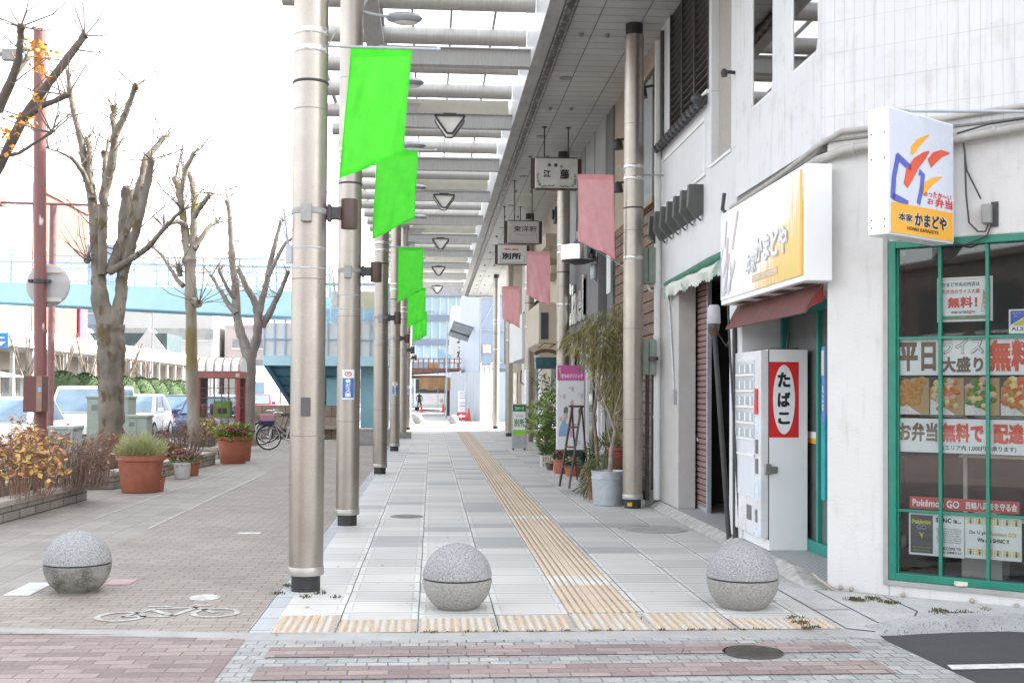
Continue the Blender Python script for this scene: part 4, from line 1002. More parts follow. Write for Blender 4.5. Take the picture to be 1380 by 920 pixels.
def n_alsok(t, P, W, H):
    b = MB(); b.prism([P(.06,.36),P(.94,.94),P(.06,.94)], NF*.001); obj('blue_triangle', b, pm('sticker_blue', (.05,.13,.55), None, 5, .4), t)
    b = MB(); b.prism([P(.10,.34),P(.94,.34),P(.94,.90)], NF*.001); obj('yellow_triangle', b, pm('sticker_yellow', (.80,.66,.03), None, 5, .4), t)
    b = MB(); b.text('ALSOK', P(.5,.20), TF, UPV, W*.82, H*.15, .04); obj('lettering', b, pm('navy_ink', (.03,.05,.30), None, 5, .5), t)
    b = MB(); b.text('Security', P(.28,.84,.004), TF, UPV, W*.34, H*.07); b.text('On', P(.25,.72,.004), TF, UPV, W*.12, H*.07); obj('small_lettering', b, ink_white, t)
notice('security_sticker', 'blue and yellow security sticker at the right of the window', 1359.5, 417, 1398, 449, paper, n_alsok)
def food(t, P, W, H):   # three lunch boxes: tray, rice and heaps of food built as little solids
    cols = dict(fried=pm('fried_brown', (.42,.20,.05), (.60,.34,.10), 30, .5), red=pm('food_red', (.60,.10,.05), (.62,.28,.10), 20, .5), green=pm('food_green', (.14,.28,.05), None, 9, .5), egg=pm('food_yellow', (.75,.55,.18), (.75,.66,.42), 20, .5), pink=pm('food_pink', (.66,.36,.33), (.7,.5,.42), 20, .5))
    wood = pm('tray_wood', (.52,.36,.18), (.44,.29,.14), 6, .6); rice = pm('rice', (.80,.79,.76), None, 9, .6); sesame = ink
    parts = {k: MB() for k in cols}; tr, ri, se = MB(), MB(), MB()
    for i in range(4):
        x0, x1 = i*.255, i*.255+.245
        if x1 > 1: x1 = .995
        tr.face([P(x0,.0,.0015),P(x1,.0,.0015),P(x1,.97,.0015),P(x0+.12,.97,.0015),P(x0,.72,.0015)])
        ri.face([P(x0,.0,.003),P(x1-.06,.0,.003),P(x0+.07,.28,.003),P(x0,.42,.003)])
        for _ in range(50):
            u, v = U(0,1), U(0,1)
            if u+v < 1: q = (x0+.004+u*.15, .01+v*.34*(1-u*.6)); se.face([P(q[0],q[1],.004),P(q[0]+.002,q[1],.004),P(q[0]+.002,q[1]+.016,.004),P(q[0],q[1]+.016,.004)])
        for _ in range(46):
            u = U(.02,.20); v = U(.28-.9*(u-.06), .92)
            if v < .25 or v > .93 or u > x1-x0-.02 or v > .74+u*2.2: continue
            key = rnd.choice([['fried','fried','fried','fried'],['egg','red','pink','green','fried','egg'],['fried','green','green','pink','egg'],['fried','egg','red']][i])
            r0 = U(.020,.042); n = 9; a0 = U(0,6)
            c = P(x0+u, v, .005+U(0,.004))
            pts = [c+TF*r0*U(.7,1.1)*math.cos(a0+2*PI*k/n)+V((0,0,r0*U(.6,.95)*math.sin(a0+2*PI*k/n))) for k in range(n)]
            top = c+NF*.012
            parts[key].add(pts+[top], [(k,(k+1) % n,n) for k in range(n)])
        parts['red'].add([P(x0+.06,.16,.006)+TF*.018*math.cos(a)+V((0,0,.018*math.sin(a))) for a in [2*PI*k/10 for k in range(10)]], [tuple(range(10))]) if i == 1 else None
    obj('tray', tr, wood, t); obj('rice', ri, rice, t); obj('sesame', se, sesame, t)
    for k, m in parts.items():
        if m.v: obj('food', m, cols[k], t)
notice('lunch_box_poster', 'wide strip of lunch box pictures across the middle of the window', 1208.5, 508, 1395, 560.5, pm('poster_dark', (.10,.08,.07), None, 5, .5), food)
def n_week(t, P, W, H):
    b = MB(); b.text('平日', P(.155,.5), TF, UPV, W*.28, H*.80, .05); b.text('大盛り', P(.485,.28), TF, UPV, W*.30, H*.42, .05); obj('black_lettering', b, ink_brown, t)
    b = MB(); b.text('ライス', P(.485,.76), TF, UPV, W*.31, H*.42, .05); obj('letter_outline', b, ink_brown, t)
    b = MB(); b.text('ライス', P(.485,.76,.0035), TF, UPV, W*.295, H*.37, .015); obj('letter_fill', b, ink_white, t)
    b = MB(); b.text('無料', P(.83,.5), TF, UPV, W*.31, H*.85, .06); obj('red_lettering', b, pm('bright_red_ink', (.72,.10,.05), None, 5, .5), t)
notice('rice_notice', 'white strip lettered 平日 and 無料 above the lunch box pictures', 1208.5, 456, 1397, 505, paper, n_week)
def n_deliv(t, P, W, H):
    b = MB(); b.text('お弁当', P(.165,.60), TF, UPV, W*.30, H*.58, .05); obj('brown_lettering', b, ink_brown, t)
    b = MB(); b.text('無料で', P(.50,.60), TF, UPV, W*.31, H*.58, .06); b.text('配達', P(.83,.60), TF, UPV, W*.22, H*.60, .06); obj('red_lettering', b, pm('bright_red_ink', (.72,.10,.05), None, 5, .5), t)
    b = MB(); b.text('(エリア内 1,000円～承ります)', P(.62,.15), TF, UPV, W*.53, H*.18, .02); obj('small_lettering', b, ink, t)
notice('delivery_notice', 'white strip lettered 無料で配達 below the lunch box pictures', 1208.5, 563, 1392, 614, paper, n_deliv)
def n_go(t, P, W, H):
    b = MB(); b.text('Pokémon GO', P(.245,.5), TF, UPV, W*.44, H*.62, .04); b.text('西嶋八兵衛を守る会', P(.75,.5), TF, UPV, W*.46, H*.62, .04); obj('lettering', b, ink_white, t)
notice('red_strip_notice', 'red strip with white lettering low in the window', 1226, 668, 1374, 693, pm('strip_red', (.58,.07,.06), None, 4, .5), n_go)
def n_left(t, P, W, H):
    b = MB(); b.prism([P(.03,.05),P(.44,.05),P(.44,.96),P(.03,.96)], NF*.001); obj('dark_flyer', b, pm('flyer_dark', (.05,.055,.06), (.08,.085,.085), 5, .5), t)
    b = MB(); b.text('Pokémon', P(.235,.80,.004), TF, UPV, W*.34, H*.12, .05); b.prism([P(.19,.56,.004),P(.235,.40,.004),P(.28,.56,.004),P(.235,.50,.004)], NF*.001); b.text('西嶋八兵衛を守る会', P(.235,.19,.004), TF, UPV, W*.34, H*.035); b.text('SHNC members', P(.235,.12,.004), TF, UPV, W*.3, H*.035); obj('yellow_lettering', b, pm('flyer_yellow', (.62,.52,.05), None, 5, .5), t)
    b = MB(); b.text('GO', P(.235,.67,.004), TF, UPV, W*.18, H*.13, .03); obj('blue_lettering', b, pm('flyer_blue', (.20,.30,.48), None, 5, .5), t)
    b = MB(); b.text('SHNC is...', P(.72,.86), TF, UPV, W*.46, H*.11, .05)
    for k in range(7): b.text('西嶋八兵衛を守る会【通称SHNC】は'[:16-(k*5) % 4], P(.73,.66-k*.052), TF, UPV, W*(.46-.02*((k*5) % 4)), H*.033)
    b.text('WELCOME TO', P(.75,.20), TF, UPV, W*.38, H*.07, .04); b.text('西嶋八兵衛茶ジム!!', P(.75,.11), TF, UPV, W*.4, H*.06, .03); obj('lettering', b, ink, t)
notice('black_and_white_flyer', 'flyer with a black left half, lower left in the window', 1225, 690, 1299.5, 752, paper, n_left)
def n_right(t, P, W, H):
    b = MB(); b.text('Do U play', P(.26,.60), TF, UPV, W*.36, H*.10, .03); b.text('We are SHNC !!', P(.5,.44), TF, UPV, W*.56, H*.10, .04); obj('lettering', b, ink, t)
    b = MB(); b.text('Pokémon GO?', P(.68,.60,.0035), TF, UPV, W*.46, H*.10, .03); obj('yellow_lettering', b, pm('flyer_yellow', (.62,.52,.05), None, 5, .5), t)
    b = MB()
    for v in (.80,.08):
        for k in range(6): x = .03+k*.162; b.prism([P(x,v),P(x+.14,v),P(x+.14,v+.15),P(x,v+.15)], NF*.001)
    obj('pale_tiles', b, pm('tile_yellow', (.80,.70,.28), (.75,.72,.5), 30, .5), t)
    b = MB()
    for v in (.80,.08):
        for k in range(6):
            x = .10+k*.162
            b.prism([P(x-.012,v+.01,.004),P(x+.012,v+.01,.004),P(x+.022,v+.09,.004),P(x-.02,v+.09,.004)], NF*.001); b.text('●', P(x,v+.12,.004), TF, UPV, W*.028, H*.045)
    obj('small_figures', b, pm('figure_grey', (.12,.12,.14), None, 5, .5), t)
notice('yellow_tile_flyer', 'white flyer with rows of pale yellow tiles, lower right in the window', 1300.5, 693.5, 1377, 757, paper, n_right)
# small blue address plate on the corner edge
t = thing('address_plate', 'narrow blue address plate at the edge of the white corner wall', 'plate', FP(.02, 1.42, .006))
b = MB(); b.bb((3.118,8.965,1.33),(3.126,9.03,1.93)); obj('plate', b, blue, t)
b = MB(); b.bb((3.114,8.972,1.70),(3.117,9.025,1.90)); obj('pale_field', b, pm('plate_pale', (.55,.48,.36), None, 9, .5), t)
b = MB(); b.vtext('丸之内', (3.1165,8.997,1.52), YP, ZP, .035, .22, .02); obj('lettering', b, ink_white, t)
# ------------------------------------------------------------------ the row of shops behind the arcade
YX = lambda px, py=528, x=XW: PX(px, py, x).y
TOPZ = 11.9
wB = wallmat('shutter_shop_stucco', (0,1,0), (.68,.685,.69), (.62,.62,.62), .22)
# B: white shop with the roller shutter
t = thing('shutter_shop', 'white shop with a half open brown roller shutter and a black louvre upstairs', 'shop building', (3.3,13.6,0))
y0, y1 = 11.63, 15.66
b = MB()
b.bb((XW,y0,.09),(3.34,11.95,2.98)); b.bb((XW,y0,2.98),(3.34,y1,4.12)); b.bb((XW,y0,4.12),(3.34,11.9,TOPZ)); b.bb((XW,12.78,4.12),(3.34,y1,4.98)); b.bb((XW,15.05,4.98),(3.34,y1,TOPZ)); b.bb((XW,12.78,4.98),(3.34,12.88,TOPZ)); b.bb((XW+.012,12.88,7.4),(3.34,15.05,TOPZ))
obj('wall', b, wB, t, bevel=.01)
b = MB(); b.bb((3.22,11.9,4.12),(3.34,12.78,TOPZ)); obj('recess_panel', b, pm('beige_render', (.40,.38,.35), (.36,.34,.31), 20, .85, bump=.5, bscale=90), t)
b = MB(); b.bb((XW-.02,11.88,4.10),(3.25,12.8,4.13)); b.bb((XW-.035,12.86,4.975),(3.28,15.1,5.02)); obj('sill', b, white_paint, t)
b = MB()
b.bb((3.24,12.88,5.02),(3.27,15.05,7.4))
for k in range(26): z = 5.06+k*.09; b.obox((XW+.01,12.92,z),(.10,0,-.05),(0,2.09,0),(0,0,.012))
for y in (12.88,13.6,14.3,15.0): b.bb((XW-.004,y,5.02),(XW+.05,y+.05,7.4))
obj('louvre', b, pm('louvre_black', (.030,.024,.022), (.045,.035,.03), 8, .45), t)
b = MB()
for k in range(13):
    y = 12.98+k*.205; b.tube([(XW-.13,y,4.86),(XW+.0,y,4.945)], .052, 8); b.obox((XW-.12,y+.05,4.86),(.13,0,.075),(0,.10,0),(0,0,.02))
b.ball((XW-.13,12.92,4.92), .07, 8, 6)
obj('tile_eave', b, pm('eave_tile', (.075,.078,.08), (.05,.052,.055), 8, .5), t, 50)
b = MB(); 
for (ya, yb_, za, zb_) in ((13.0,15.5,4.06,4.10),(13.0,15.5,4.70,4.74),(13.0,13.04,4.10,4.70),(15.46,15.5,4.10,4.70)): b.bb((XW-.02,ya,za),(XW+.003,yb_,zb_))
obj('panel_frame', b, white_paint, t)
for k in range(7):
    b = MB(); y = 13.12+k*.405
    pl = [(XW,y,3.98),(XW-.17,y,3.98),(XW-.185,y,3.72),(XW-.08,y,3.58),(XW,y,3.64)]
    b.prism(pl, (0,.10,0)); b.tube([(XW-.06,y+.05,3.6),(XW-.02,y+.05,3.56)], .012, 6)
    obj('angled_block', b, pm('block_green', (.085,.095,.085), (.065,.072,.065), 7, .5), t, bevel=.006)
b = MB(); b.bb((XW-.012,14.42,.09),(3.345,15.62,2.98)); obj('pilaster', b, pm('pilaster_grey', (.47,.45,.43), (.42,.40,.38), 5, .6, bump=.2, bscale=120), t, bevel=.01)
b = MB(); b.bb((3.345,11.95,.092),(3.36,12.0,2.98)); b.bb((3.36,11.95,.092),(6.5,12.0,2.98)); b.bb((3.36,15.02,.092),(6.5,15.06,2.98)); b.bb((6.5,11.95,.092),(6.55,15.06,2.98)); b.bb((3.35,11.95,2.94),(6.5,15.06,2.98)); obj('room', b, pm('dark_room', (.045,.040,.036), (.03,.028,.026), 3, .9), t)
b = MB(); b.bb((4.2,12.4,.1),(4.8,13.2,.9)); b.bb((4.9,12.2,.1),(5.5,13.9,1.3)); b.bb((4.1,13.5,.1),(4.5,13.8,.5)); obj('stored_goods', b, pm('stored_brown', (.08,.05,.035), (.05,.04,.03), 5, .8), t)
sh = MB(); n = 40; zb0 = .13
for k in range(n):
    z = zb0+k*.0715; sh.prism([(3.385,13.92,z+.004),(3.372,13.92,z+.02),(3.372,13.92,z+.052),(3.385,13.92,z+.068),(3.392,13.92,z+.068),(3.392,13.92,z+.004)], (0,1.12,0))
s_ = obj('roller_shutter', sh, pm('shutter_brown', (.255,.165,.145), (.22,.14,.125), 4, .45), t)
b = MB(); b.bb((3.375,13.92,.095),(3.39,15.04,.15)); obj('bottom_bar', b, galv, s_)
b = MB(); b.bb((3.36,13.86,.092),(3.41,13.915,2.94)); b.bb((3.36,15.045,.092),(3.40,15.07,2.94)); obj('guide_rail', b, galv, t)
b = MB(); b.bb((3.366,14.4,.95),(3.372,14.46,.99)); b.bb((3.366,14.62,.98),(3.372,14.66,1.02)); obj('shutter_lock', b, ink_white, s_)
b = MB(); b.prism([(5.0,11.64,.1),(16,11.64,.1),(16,15.64,.1),(7,15.64,.1)], (0,0,TOPZ-.2)); b.bb((3.345,11.64,3.0),(16,15.64,TOPZ-.02)); obj('core', b, grey_paint, t)
b = MB(); b.tube([(XW-.05,15.58,.1),(XW-.05,15.58,6.4)], .05, 12)
for z in (1.2,2.3,3.0,4.6): b.tube([(XW-.05,15.58,z),(XW-.05,15.58,z+.05)], .057, 12)
obj('drain_pipe', b, white_paint, t, 50)
b = MB(); b.tube([(XW-.02,15.45,5.0),(XW-.02,15.45,6.5)], .03, 8); obj('cable', b, dark_metal, t)
b = MB(); b.tube([(XW-.0,11.75,4.90),(XW-.12,11.72,4.90)], .02, 8); b.lathe([(.03,-.035),(.04,.012),(.02,.045)], (XW-.12,11.72,4.88), 12); obj('wall_lamp', b, dark_metal, t)
for (y, z0) in ((15.60,3.05),(15.52,1.80)):
    e = thing('meter_box', 'pale green meter box %s the shutter' % ('high on the pipe left of' if z0 > 2 else 'lower on the pipe with a round meter, left of'), 'meter box', (XW-.15,y,z0))
    b = MB(); h = .50 if z0 > 2 else .48
    b.prism([(XW-.31,y-.07,z0+.10),(XW-.27,y-.07,z0),(XW-.09,y-.07,z0),(XW-.09,y-.07,z0+h),(XW-.31,y-.07,z0+h)], (0,.16,0)); obj('casing', b, olive_box, e, bevel=.012)
    b = MB(); b.bb((XW-.195,y-.078,z0+.02),(XW-.185,y-.069,z0+h-.02)); obj('seam', b, dark_metal, e)
    b = MB()
    if z0 > 2: b.tube([(XW-.2,y,z0),(XW-.15,y-.03,z0-.10),(XW-.07,y-.04,z0-.10),(XW-.06,y-.04,z0+.7)], .018, 6)
    else: b.lathe([(.07,0),(.07,.04),(.02,.05)], (XW-.14,y-.12,z0+.20), 14); b.tube([(XW-.2,y,z0),(XW-.2,y,.1)], .03, 8)
    obj('conduit', b, white_paint if z0 > 2 else dark_metal, e, 50)
gaw = thing('green_awning', 'rolled green awning with a pale scalloped edge above the shutter', 'awning', (XW,13.4,2.85))
b = MB(); b.tube([(XW-.05,11.7,3.02),(XW-.07,12.6,3.0),(XW-.06,13.7,2.99),(XW-.05,14.95,2.98)], [.05,.06,.05,.045], 10); gc = obj('roll', b, pm('awning_green', (.035,.13,.085), (.05,.17,.11), 4, .7, bump=.5, bscale=25), gaw, 50)
b = MB(); n = 48; vs = []
for i in range(n+1):
    y = 11.7+(14.9-11.7)*i/n; hh = .19+.02*math.sin(i*.7)+(.012 if i % 2 else -.012)
    vs += [(XW-.08,y,2.99),(XW-.12-.02*math.sin(i*.5),y,2.99-hh*.5),(XW-.10,y,2.99-hh)]
b.add(vs, [(3*i+j,3*i+3+j,3*i+4+j,3*i+1+j) for i in range(n) for j in (0,1)])
obj('valance', b, pm('valance_pale', (.60,.60,.55), (.10,.27,.20), 2.2, .75, stretch=(1,.5,1), lo=.52, hi=.66), gaw)
b = MB(); b.tube([(XW-.04,14.9,2.95),(XW-.02,14.6,1.55)], .012, 6); b.bb((XW-.05,14.5,1.42),(XW-.015,14.64,1.60)); obj('crank_arm', b, galv, gaw)
# poles in front of the dark opening
for i, (top, bot, lab) in enumerate((((962,440),(983,729),'leaning dark pole with a pale cap beside the open shutter'),((990,440),(991,731),'upright dark pole against the edge of the open shutter'))):
    p0 = G(*bot, .03); p0.z = .0
    y = p0.y+.05; p1 = PY(*top, y)
    t = thing('awning_pole', lab, 'pole', p0)
    b = MB(); b.tube([p0, p0.lerp(p1,.5), p1], [.027,.027,.025], 10); obj('shaft', b, dark_metal, t, 50)
    b = MB(); b.lathe([(.05,0),(.05,.03),(.03,.04)], p0, 12); obj('foot', b, rubber, t)
    if i == 0:
        b = MB(); b.lathe([(.065,0),(.07,.01),(.062,.17),(.045,.195),(.001,.20)], (p1.x,p1.y,p1.z+.03), 18); obj('cap', b, pm('cap_grey', (.45,.46,.47), None, 5, .5), t, 50)
        b = MB(); b.lathe([(.03,-.10),(.06,-.02),(.06,.03)], p1, 14); b.tube([(p1.x+.03,p1.y,p1.z-.05),(p1.x+.16,p1.y+.1,p1.z-.20),(p1.x+.30,p1.y+.2,p1.z+.05)], .008, 6); obj('socket', b, dark_brown, t)
# small things at the foot of the first shop column
t = G(876,682); b = MB(); b.bb((t.x-.06,t.y-.05,.0),(t.x+.06,t.y+.06,.22)); tag(obj('stone_block', b, concrete_dark, bevel=.012), 'small upright grey stone block beside the nearest shop side column', 'stone block')

# C: shop clad in boards
tC = thing('timber_shop', 'shop clad in weathered horizontal boards with a tall upper window', 'shop building', (3.3,17.6,0))
y0, y1 = 15.70, 19.8
boards = pm('weathered_boards', (.205,.13,.085), (.095,.06,.042), 2.2, .8, stretch=(1,.9,7), bump=.4, bscale=40, lo=.3, hi=.7)
b = MB(); b.bb((3.20,y0,.02),(3.36,y1,TOPZ)); obj('backing', b, pm('dark_gap', (.03,.022,.018), None, 5, .9), tC)
b = MB(); z = .10
while z < 4.3:
    b.obox((3.165-.006,y0+.16,z),(0,y1-y0-.2,0),(.045,0,.012),(0,0,.148)); z += .165
obj('boards', b, boards, tC)
b = MB(); b.bb((3.11,y0+.02,.02),(3.2,y0+.15,3.0)); obj('dark_jamb', b, dark_brown, tC)
b = MB(); b.bb((3.15,y0,4.35),(3.24,y0+.35,TOPZ)); b.bb((3.15,17.3,4.35),(3.24,y1,TOPZ)); b.bb((3.15,y0+.35,6.25),(3.24,17.3,TOPZ)); obj('upper_wall', b, pm('tan_render', (.36,.29,.22), (.30,.235,.18), 7, .85, bump=.5, bscale=50), tC)
b = MB(); b.bb((3.18,y0+.42,4.35),(3.19,17.25,6.2)); obj('window', b, pm('pale_window', (.36,.41,.42), (.30,.34,.35), 2, .12), tC)
b = MB(); b.bb((3.16,y0+.35,4.33),(3.21,y0+.42,6.25)); b.bb((3.16,17.25,4.33),(3.21,17.32,6.25)); b.bb((3.16,16.4,4.35),(3.20,16.45,6.2)); b.bb((3.08,y0+.30,4.25),(3.2,17.4,4.34)); obj('window_frame', b, pm('bronze_frame', (.22,.16,.10), None, 5, .5), tC)
b = MB()
for y, z in ((16.3,5.9),(18.4,5.6),(18.4,4.9)):
    b = MB(); b.lathe([(.09,-.10),(.07,.02),(.03,.07)], (2.98,y,z), 12); b.tube([(3.0,y,z+.05),(3.16,y,z+.08)], .02, 6); obj('spotlight', b, dark_metal, tC)
b = MB(); b.bb((3.34,y0,.1),(16,y1,TOPZ-.01)); obj('core', b, grey_paint, tC)
b = MB(); b.tube([(3.06,y0+.05,.1),(3.06,y0+.05,2.2)], .035, 8); obj('pipe', b, dark_metal, tC)

# D: dark grey shop with silver lettering
tD = thing('grey_shop', 'dark grey shop front with tall silver script letters', 'shop building', (3.3,22.5,0))
y0, y1 = 19.84, 27.2
dg = pm('dark_grey_render', (.155,.15,.155), (.135,.13,.135), 3, .7, bump=.2, bscale=70)
b = MB(); b.bb((2.98,20.6,2.80),(3.4,26.2,4.75)); obj('sign_box', b, dg, tD, bevel=.01)
b = MB(); b.bb((3.13,y0,4.75),(3.4,20.55,TOPZ)); b.bb((3.13,y0,.02),(3.3,20.5,4.75)); obj('textured_pier', b, pm('green_grey_stone', (.17,.175,.165), (.11,.115,.11), 25, .8), tD)
b = MB(); b.bb((3.10,20.56,4.76),(3.35,y1,TOPZ)); obj('upper_panel', b, pm('pale_metal_panel', (.36,.37,.37), (.33,.335,.335), 2, .4), tD)
b = MB()
for y in (21.9,23.3,24.8): b.bb((3.092,y-.008,4.76),(3.099,y+.008,6.6))
obj('panel_joint', b, dark_metal, tD)
b = MB(); n = 16
pts = [V((3.02,23.2+.85*math.cos(PI*k/n),4.95+1.0*math.sin(PI*k/n))) for k in range(n+1)]
for p, q in zip(pts, pts[1:]): b.bar(p, q, .05)
obj('arch_trim', b, galv, tD)
b = MB(); b.face([(3.07,p.y,p.z) for p in pts]); obj('arch_field', b, pm('arch_pinkish', (.33,.30,.30), None, 3, .5), tD)
b = MB(); b.bb((3.35,y0,.1),(4.6,20.0,2.8)); b.bb((4.6,y0,.02),(4.7,y1,2.8)); b.bb((3.25,y0,2.74),(4.6,y1,2.79)); b.bb((3.2,26.0,.02),(4.6,26.2,2.8)); obj('entrance', b, pm('dark_entrance', (.03,.028,.028), (.02,.02,.02), 3, .8), tD)
for y in (20.9,21.35,23.0,25.4):
    b = MB(); b.bb((3.10,y,.02),(3.16,y+.07,2.8)); obj('white_post', b, white_paint, tD)
b = MB(); b.bb((3.26,21.5,.3),(3.28,22.9,2.7)); b.bb((3.26,23.2,.3),(3.28,25.3,2.7)); obj('dark_glass', b, window_dark, tD)
b = MB(); b.text('Ciael', (2.965,23.6,3.42), YP, ZP, 2.9, .92, .045)
lt = MB(); fr = b.v; off = len(fr)
lt.add([(x-.045,y,z) for x,y,z in fr], b.f)
lt.add(fr, [tuple(reversed(f)) for f in b.f])
edges = {}
for f in b.f:
    for i in range(len(f)):
        e = (f[i], f[(i+1) % len(f)]); edges[e] = 1
side = [e for e in edges if (e[1], e[0]) not in edges]
lt.add([(x-.045,y,z) for x,y,z in fr]+list(fr), [(e[0], e[0]+off, e[1]+off, e[1]) for e in side])
obj('silver_letters', lt, steel_smooth, tD)
b = MB(); b.bb((3.4,y0,.1),(16,20.4,TOPZ-.01)); b.bb((4.72,20.4,.1),(16,y1,TOPZ-.01)); b.bb((3.36,20.4,2.82),(4.72,y1,TOPZ-.01)); obj('core', b, grey_paint, tD)
b = MB()
for k in range(5): y = 20.15-k*.09; b.tube([(3.08,y,3.3),(3.08,y,4.72)], .014, 6)
b.tube([(3.08,19.75,4.3),(3.08,20.2,4.3)], .012, 6); b.tube([(3.08,19.75,3.6),(3.08,20.2,3.6)], .012, 6); obj('window_grille', b, white_paint, tD)
b = MB(); b.lathe([(.06,0),(.07,.02),(.07,.22),(.05,.28)], (2.93,20.75,3.62), 12); b.tube([(2.93,20.75,3.62),(2.98,20.75,3.55)], .015, 6); obj('wall_lamp', b, galv, tD, 50)
t = thing('drum_sign', 'round silver drum sign with a dark figure cut into it, beside the grey shop', 'shop sign', (2.70,20.8,3.88))
b = MB(); b.lathe([(.305,0),(.32,.01),(.32,.27),(.305,.28)], (2.64,20.75,3.95), 32); b.bb((2.9,20.7,4.02),(3.0,20.8,4.12)); obj('drum', b, chrome, t, 40)
b = MB(); b.lathe([(.12,-.06),(.29,-.012),(.305,0)], (2.64,20.75,3.95), 24); obj('lower_ring', b, dark_metal, t, 40)
b = MB()
def ondrum(a, z, e=.324): return (2.64+e*math.cos(a), 20.75+e*math.sin(a), 3.955+z*.80)
sil = [(.0,.02),(.30,.02),(.34,.06),(.24,.12),(.20,.2),(.27,.27),(.22,.32),(.10,.33),(-.06,.31),(-.02,.28),(.08,.27),(.06,.18),(-.05,.08)]
b.add([ondrum(-PI/2+.55+q[0]*1.4, q[1]) for q in sil], [tuple(range(len(sil)))]); obj('dark_figure', b, ink, t)
e = thing('meter_box', 'pale green meter box under the silver drum sign', 'meter box', (2.95,25.6,2.75)); 
b = MB(); b.bb((2.80,25.5,2.72),(2.97,25.7,3.2)); obj('casing', b, olive_box, e, bevel=.012)
b = MB(); b.tube([(2.9,25.6,3.2),(2.9,25.6,4.4)], .02, 6); b.tube([(2.9,25.6,2.72),(2.9,25.6,.1)], .03, 6); obj('conduit', b, dark_metal, e)

# E..G further shops
def simple_shop(name, label, y0, y1, wall, xw, feats):
    t = thing(name, label, 'shop building', (3.3,(y0+y1)/2,0))
    b = MB(); b.bb((xw,y0,.02),(xw+.25,y1,TOPZ)); obj('wall', b, wall, t)
    b = MB(); b.bb((xw+.252,y0+.02,.1),(16,y1-.02,TOPZ-.02)); obj('core', b, grey_paint, t)
    feats(t, xw); return t
beige = wallmat('beige_wall', (0,1,0), (.52,.45,.34), (.44,.38,.29), .25)
def fE(t, x):
    b = MB(); b.bb((x-.62,27.9,2.75),(x,31.3,3.75)); b.prism([(x-.62,27.9,2.75),(x,27.9,2.35),(x,27.9,2.75)], (0,3.4,0)); obj('bay', b, beige, t, bevel=.02)
    b = MB(); b.bb((x-.56,27.885,2.85),(x-.38,27.90,3.5)); obj('bay_window', b, window_dark, t)
    b = MB(); b.bb((x-.30,28.2,4.5),(x,30.4,4.7)); b.bb((x-.4,28.4,5.2),(x,30.9,5.5)); b.prism([(x-.5,28.0,4.9),(x,28.0,5.3),(x,28.0,4.8)], (0,3,0)); obj('cornice', b, beige, t)
    b = MB(); b.bb((x-.02,28.0,4.0),(x-.002,28.9,4.45)); b.bb((x-.02,29.4,4.75),(x-.002,30.6,5.15)); b.bb((x-.02,28.3,.1),(x-.002,30.6,2.2)); obj('window', b, window_dark, t)
    b = MB(); b.bb((x-.25,27.6,5.7),(x-.02,28.1,6.05)); b.tube([(x-.3,27.9,5.9),(x-.1,27.9,5.9)], .12, 12); obj('air_unit', b, dark_metal, t)
simple_shop('beige_shop', 'beige shop with a boxed bay window, between the grey and the white shops', 27.25, 33.4, beige, 3.2, fE)
wF = wallmat('white_wall_far', (0,1,0), (.70,.70,.69), (.62,.62,.61), .2)
def fF(t, x):
    b = MB(); b.bb((x-.55,34.0,2.55),(x,39.5,3.9)); obj('bay', b, wF, t, bevel=.02)
    b = MB(); b.bb((x-.10,33.8,4.6),(x,34.3,6.4)); b.bb((x-.10,35.0,4.6),(x,35.4,6.4)); b.bb((x-.10,36.2,4.6),(x,36.6,6.4)); obj('white_strip', b, white_paint, t)
    b = MB(); b.bb((x-.06,34.4,4.6),(x-.001,34.9,6.4)); obj('red_strip', b, pm('strip_dull_red', (.30,.08,.06), None, 5, .6), t)
    b = MB(); b.bb((x-.02,34.6,.1),(x-.002,36.5,2.3)); b.bb((x-.02,37.2,.3),(x-.002,39.0,2.3)); obj('shop_window', b, window_dark, t)
    b = MB(); b.prism([(x-.5,34.0,3.9),(x-.1,34.0,4.3),(x,34.0,4.3),(x,34.0,3.9)], (0,4.5,0)); obj('dark_canopy', b, dark_metal, t)
simple_shop('white_shop', 'white shop with a boxed upper bay near the far end of the arcade', 33.44, 41.0, wF, 3.2, fF)
def fG(t, x):
    b = MB(); b.bb((x-.55,42.2,2.6),(x-.35,42.4,5.0)); obj('tall_sign', b, pm('dull_yellow_sign', (.33,.26,.13), None, 5, .6), t)
    b = MB(); b.vtext('コーヒー', (x-.45,42.195,3.9), X1, Z1, .14, 1.7, .03); obj('lettering', b, pm('yellow_letter', (.75,.55,.06), None, 5, .5), t)
    b = MB(); b.bb((x-.02,43,.1),(x-.002,45,2.3)); obj('shop_window', b, window_dark, t)
simple_shop('tan_shop', 'narrow tan shop with an upright yellow lettered sign at the far end', 41.04, 47.1, pm('tan_wall', (.30,.25,.2), (.25,.2,.16), 4, .8), 3.2, fG)
e = thing('meter_box', 'pale green meter box on the white shop wall near the far end', 'meter box', (2.95,33.8,1.9))
b = MB(); b.bb((2.78,33.6,1.95),(3.0,33.85,2.4)); obj('casing', b, olive_box, e, bevel=.01)
b = MB(); b.tube([(2.9,33.7,1.95),(2.75,33.65,1.75),(2.6,33.7,1.85),(2.62,33.75,2.2)], .025, 6); b.tube([(2.9,33.7,1.95),(2.9,33.7,.1)], .06, 8); obj('conduit', b, dark_metal, e)

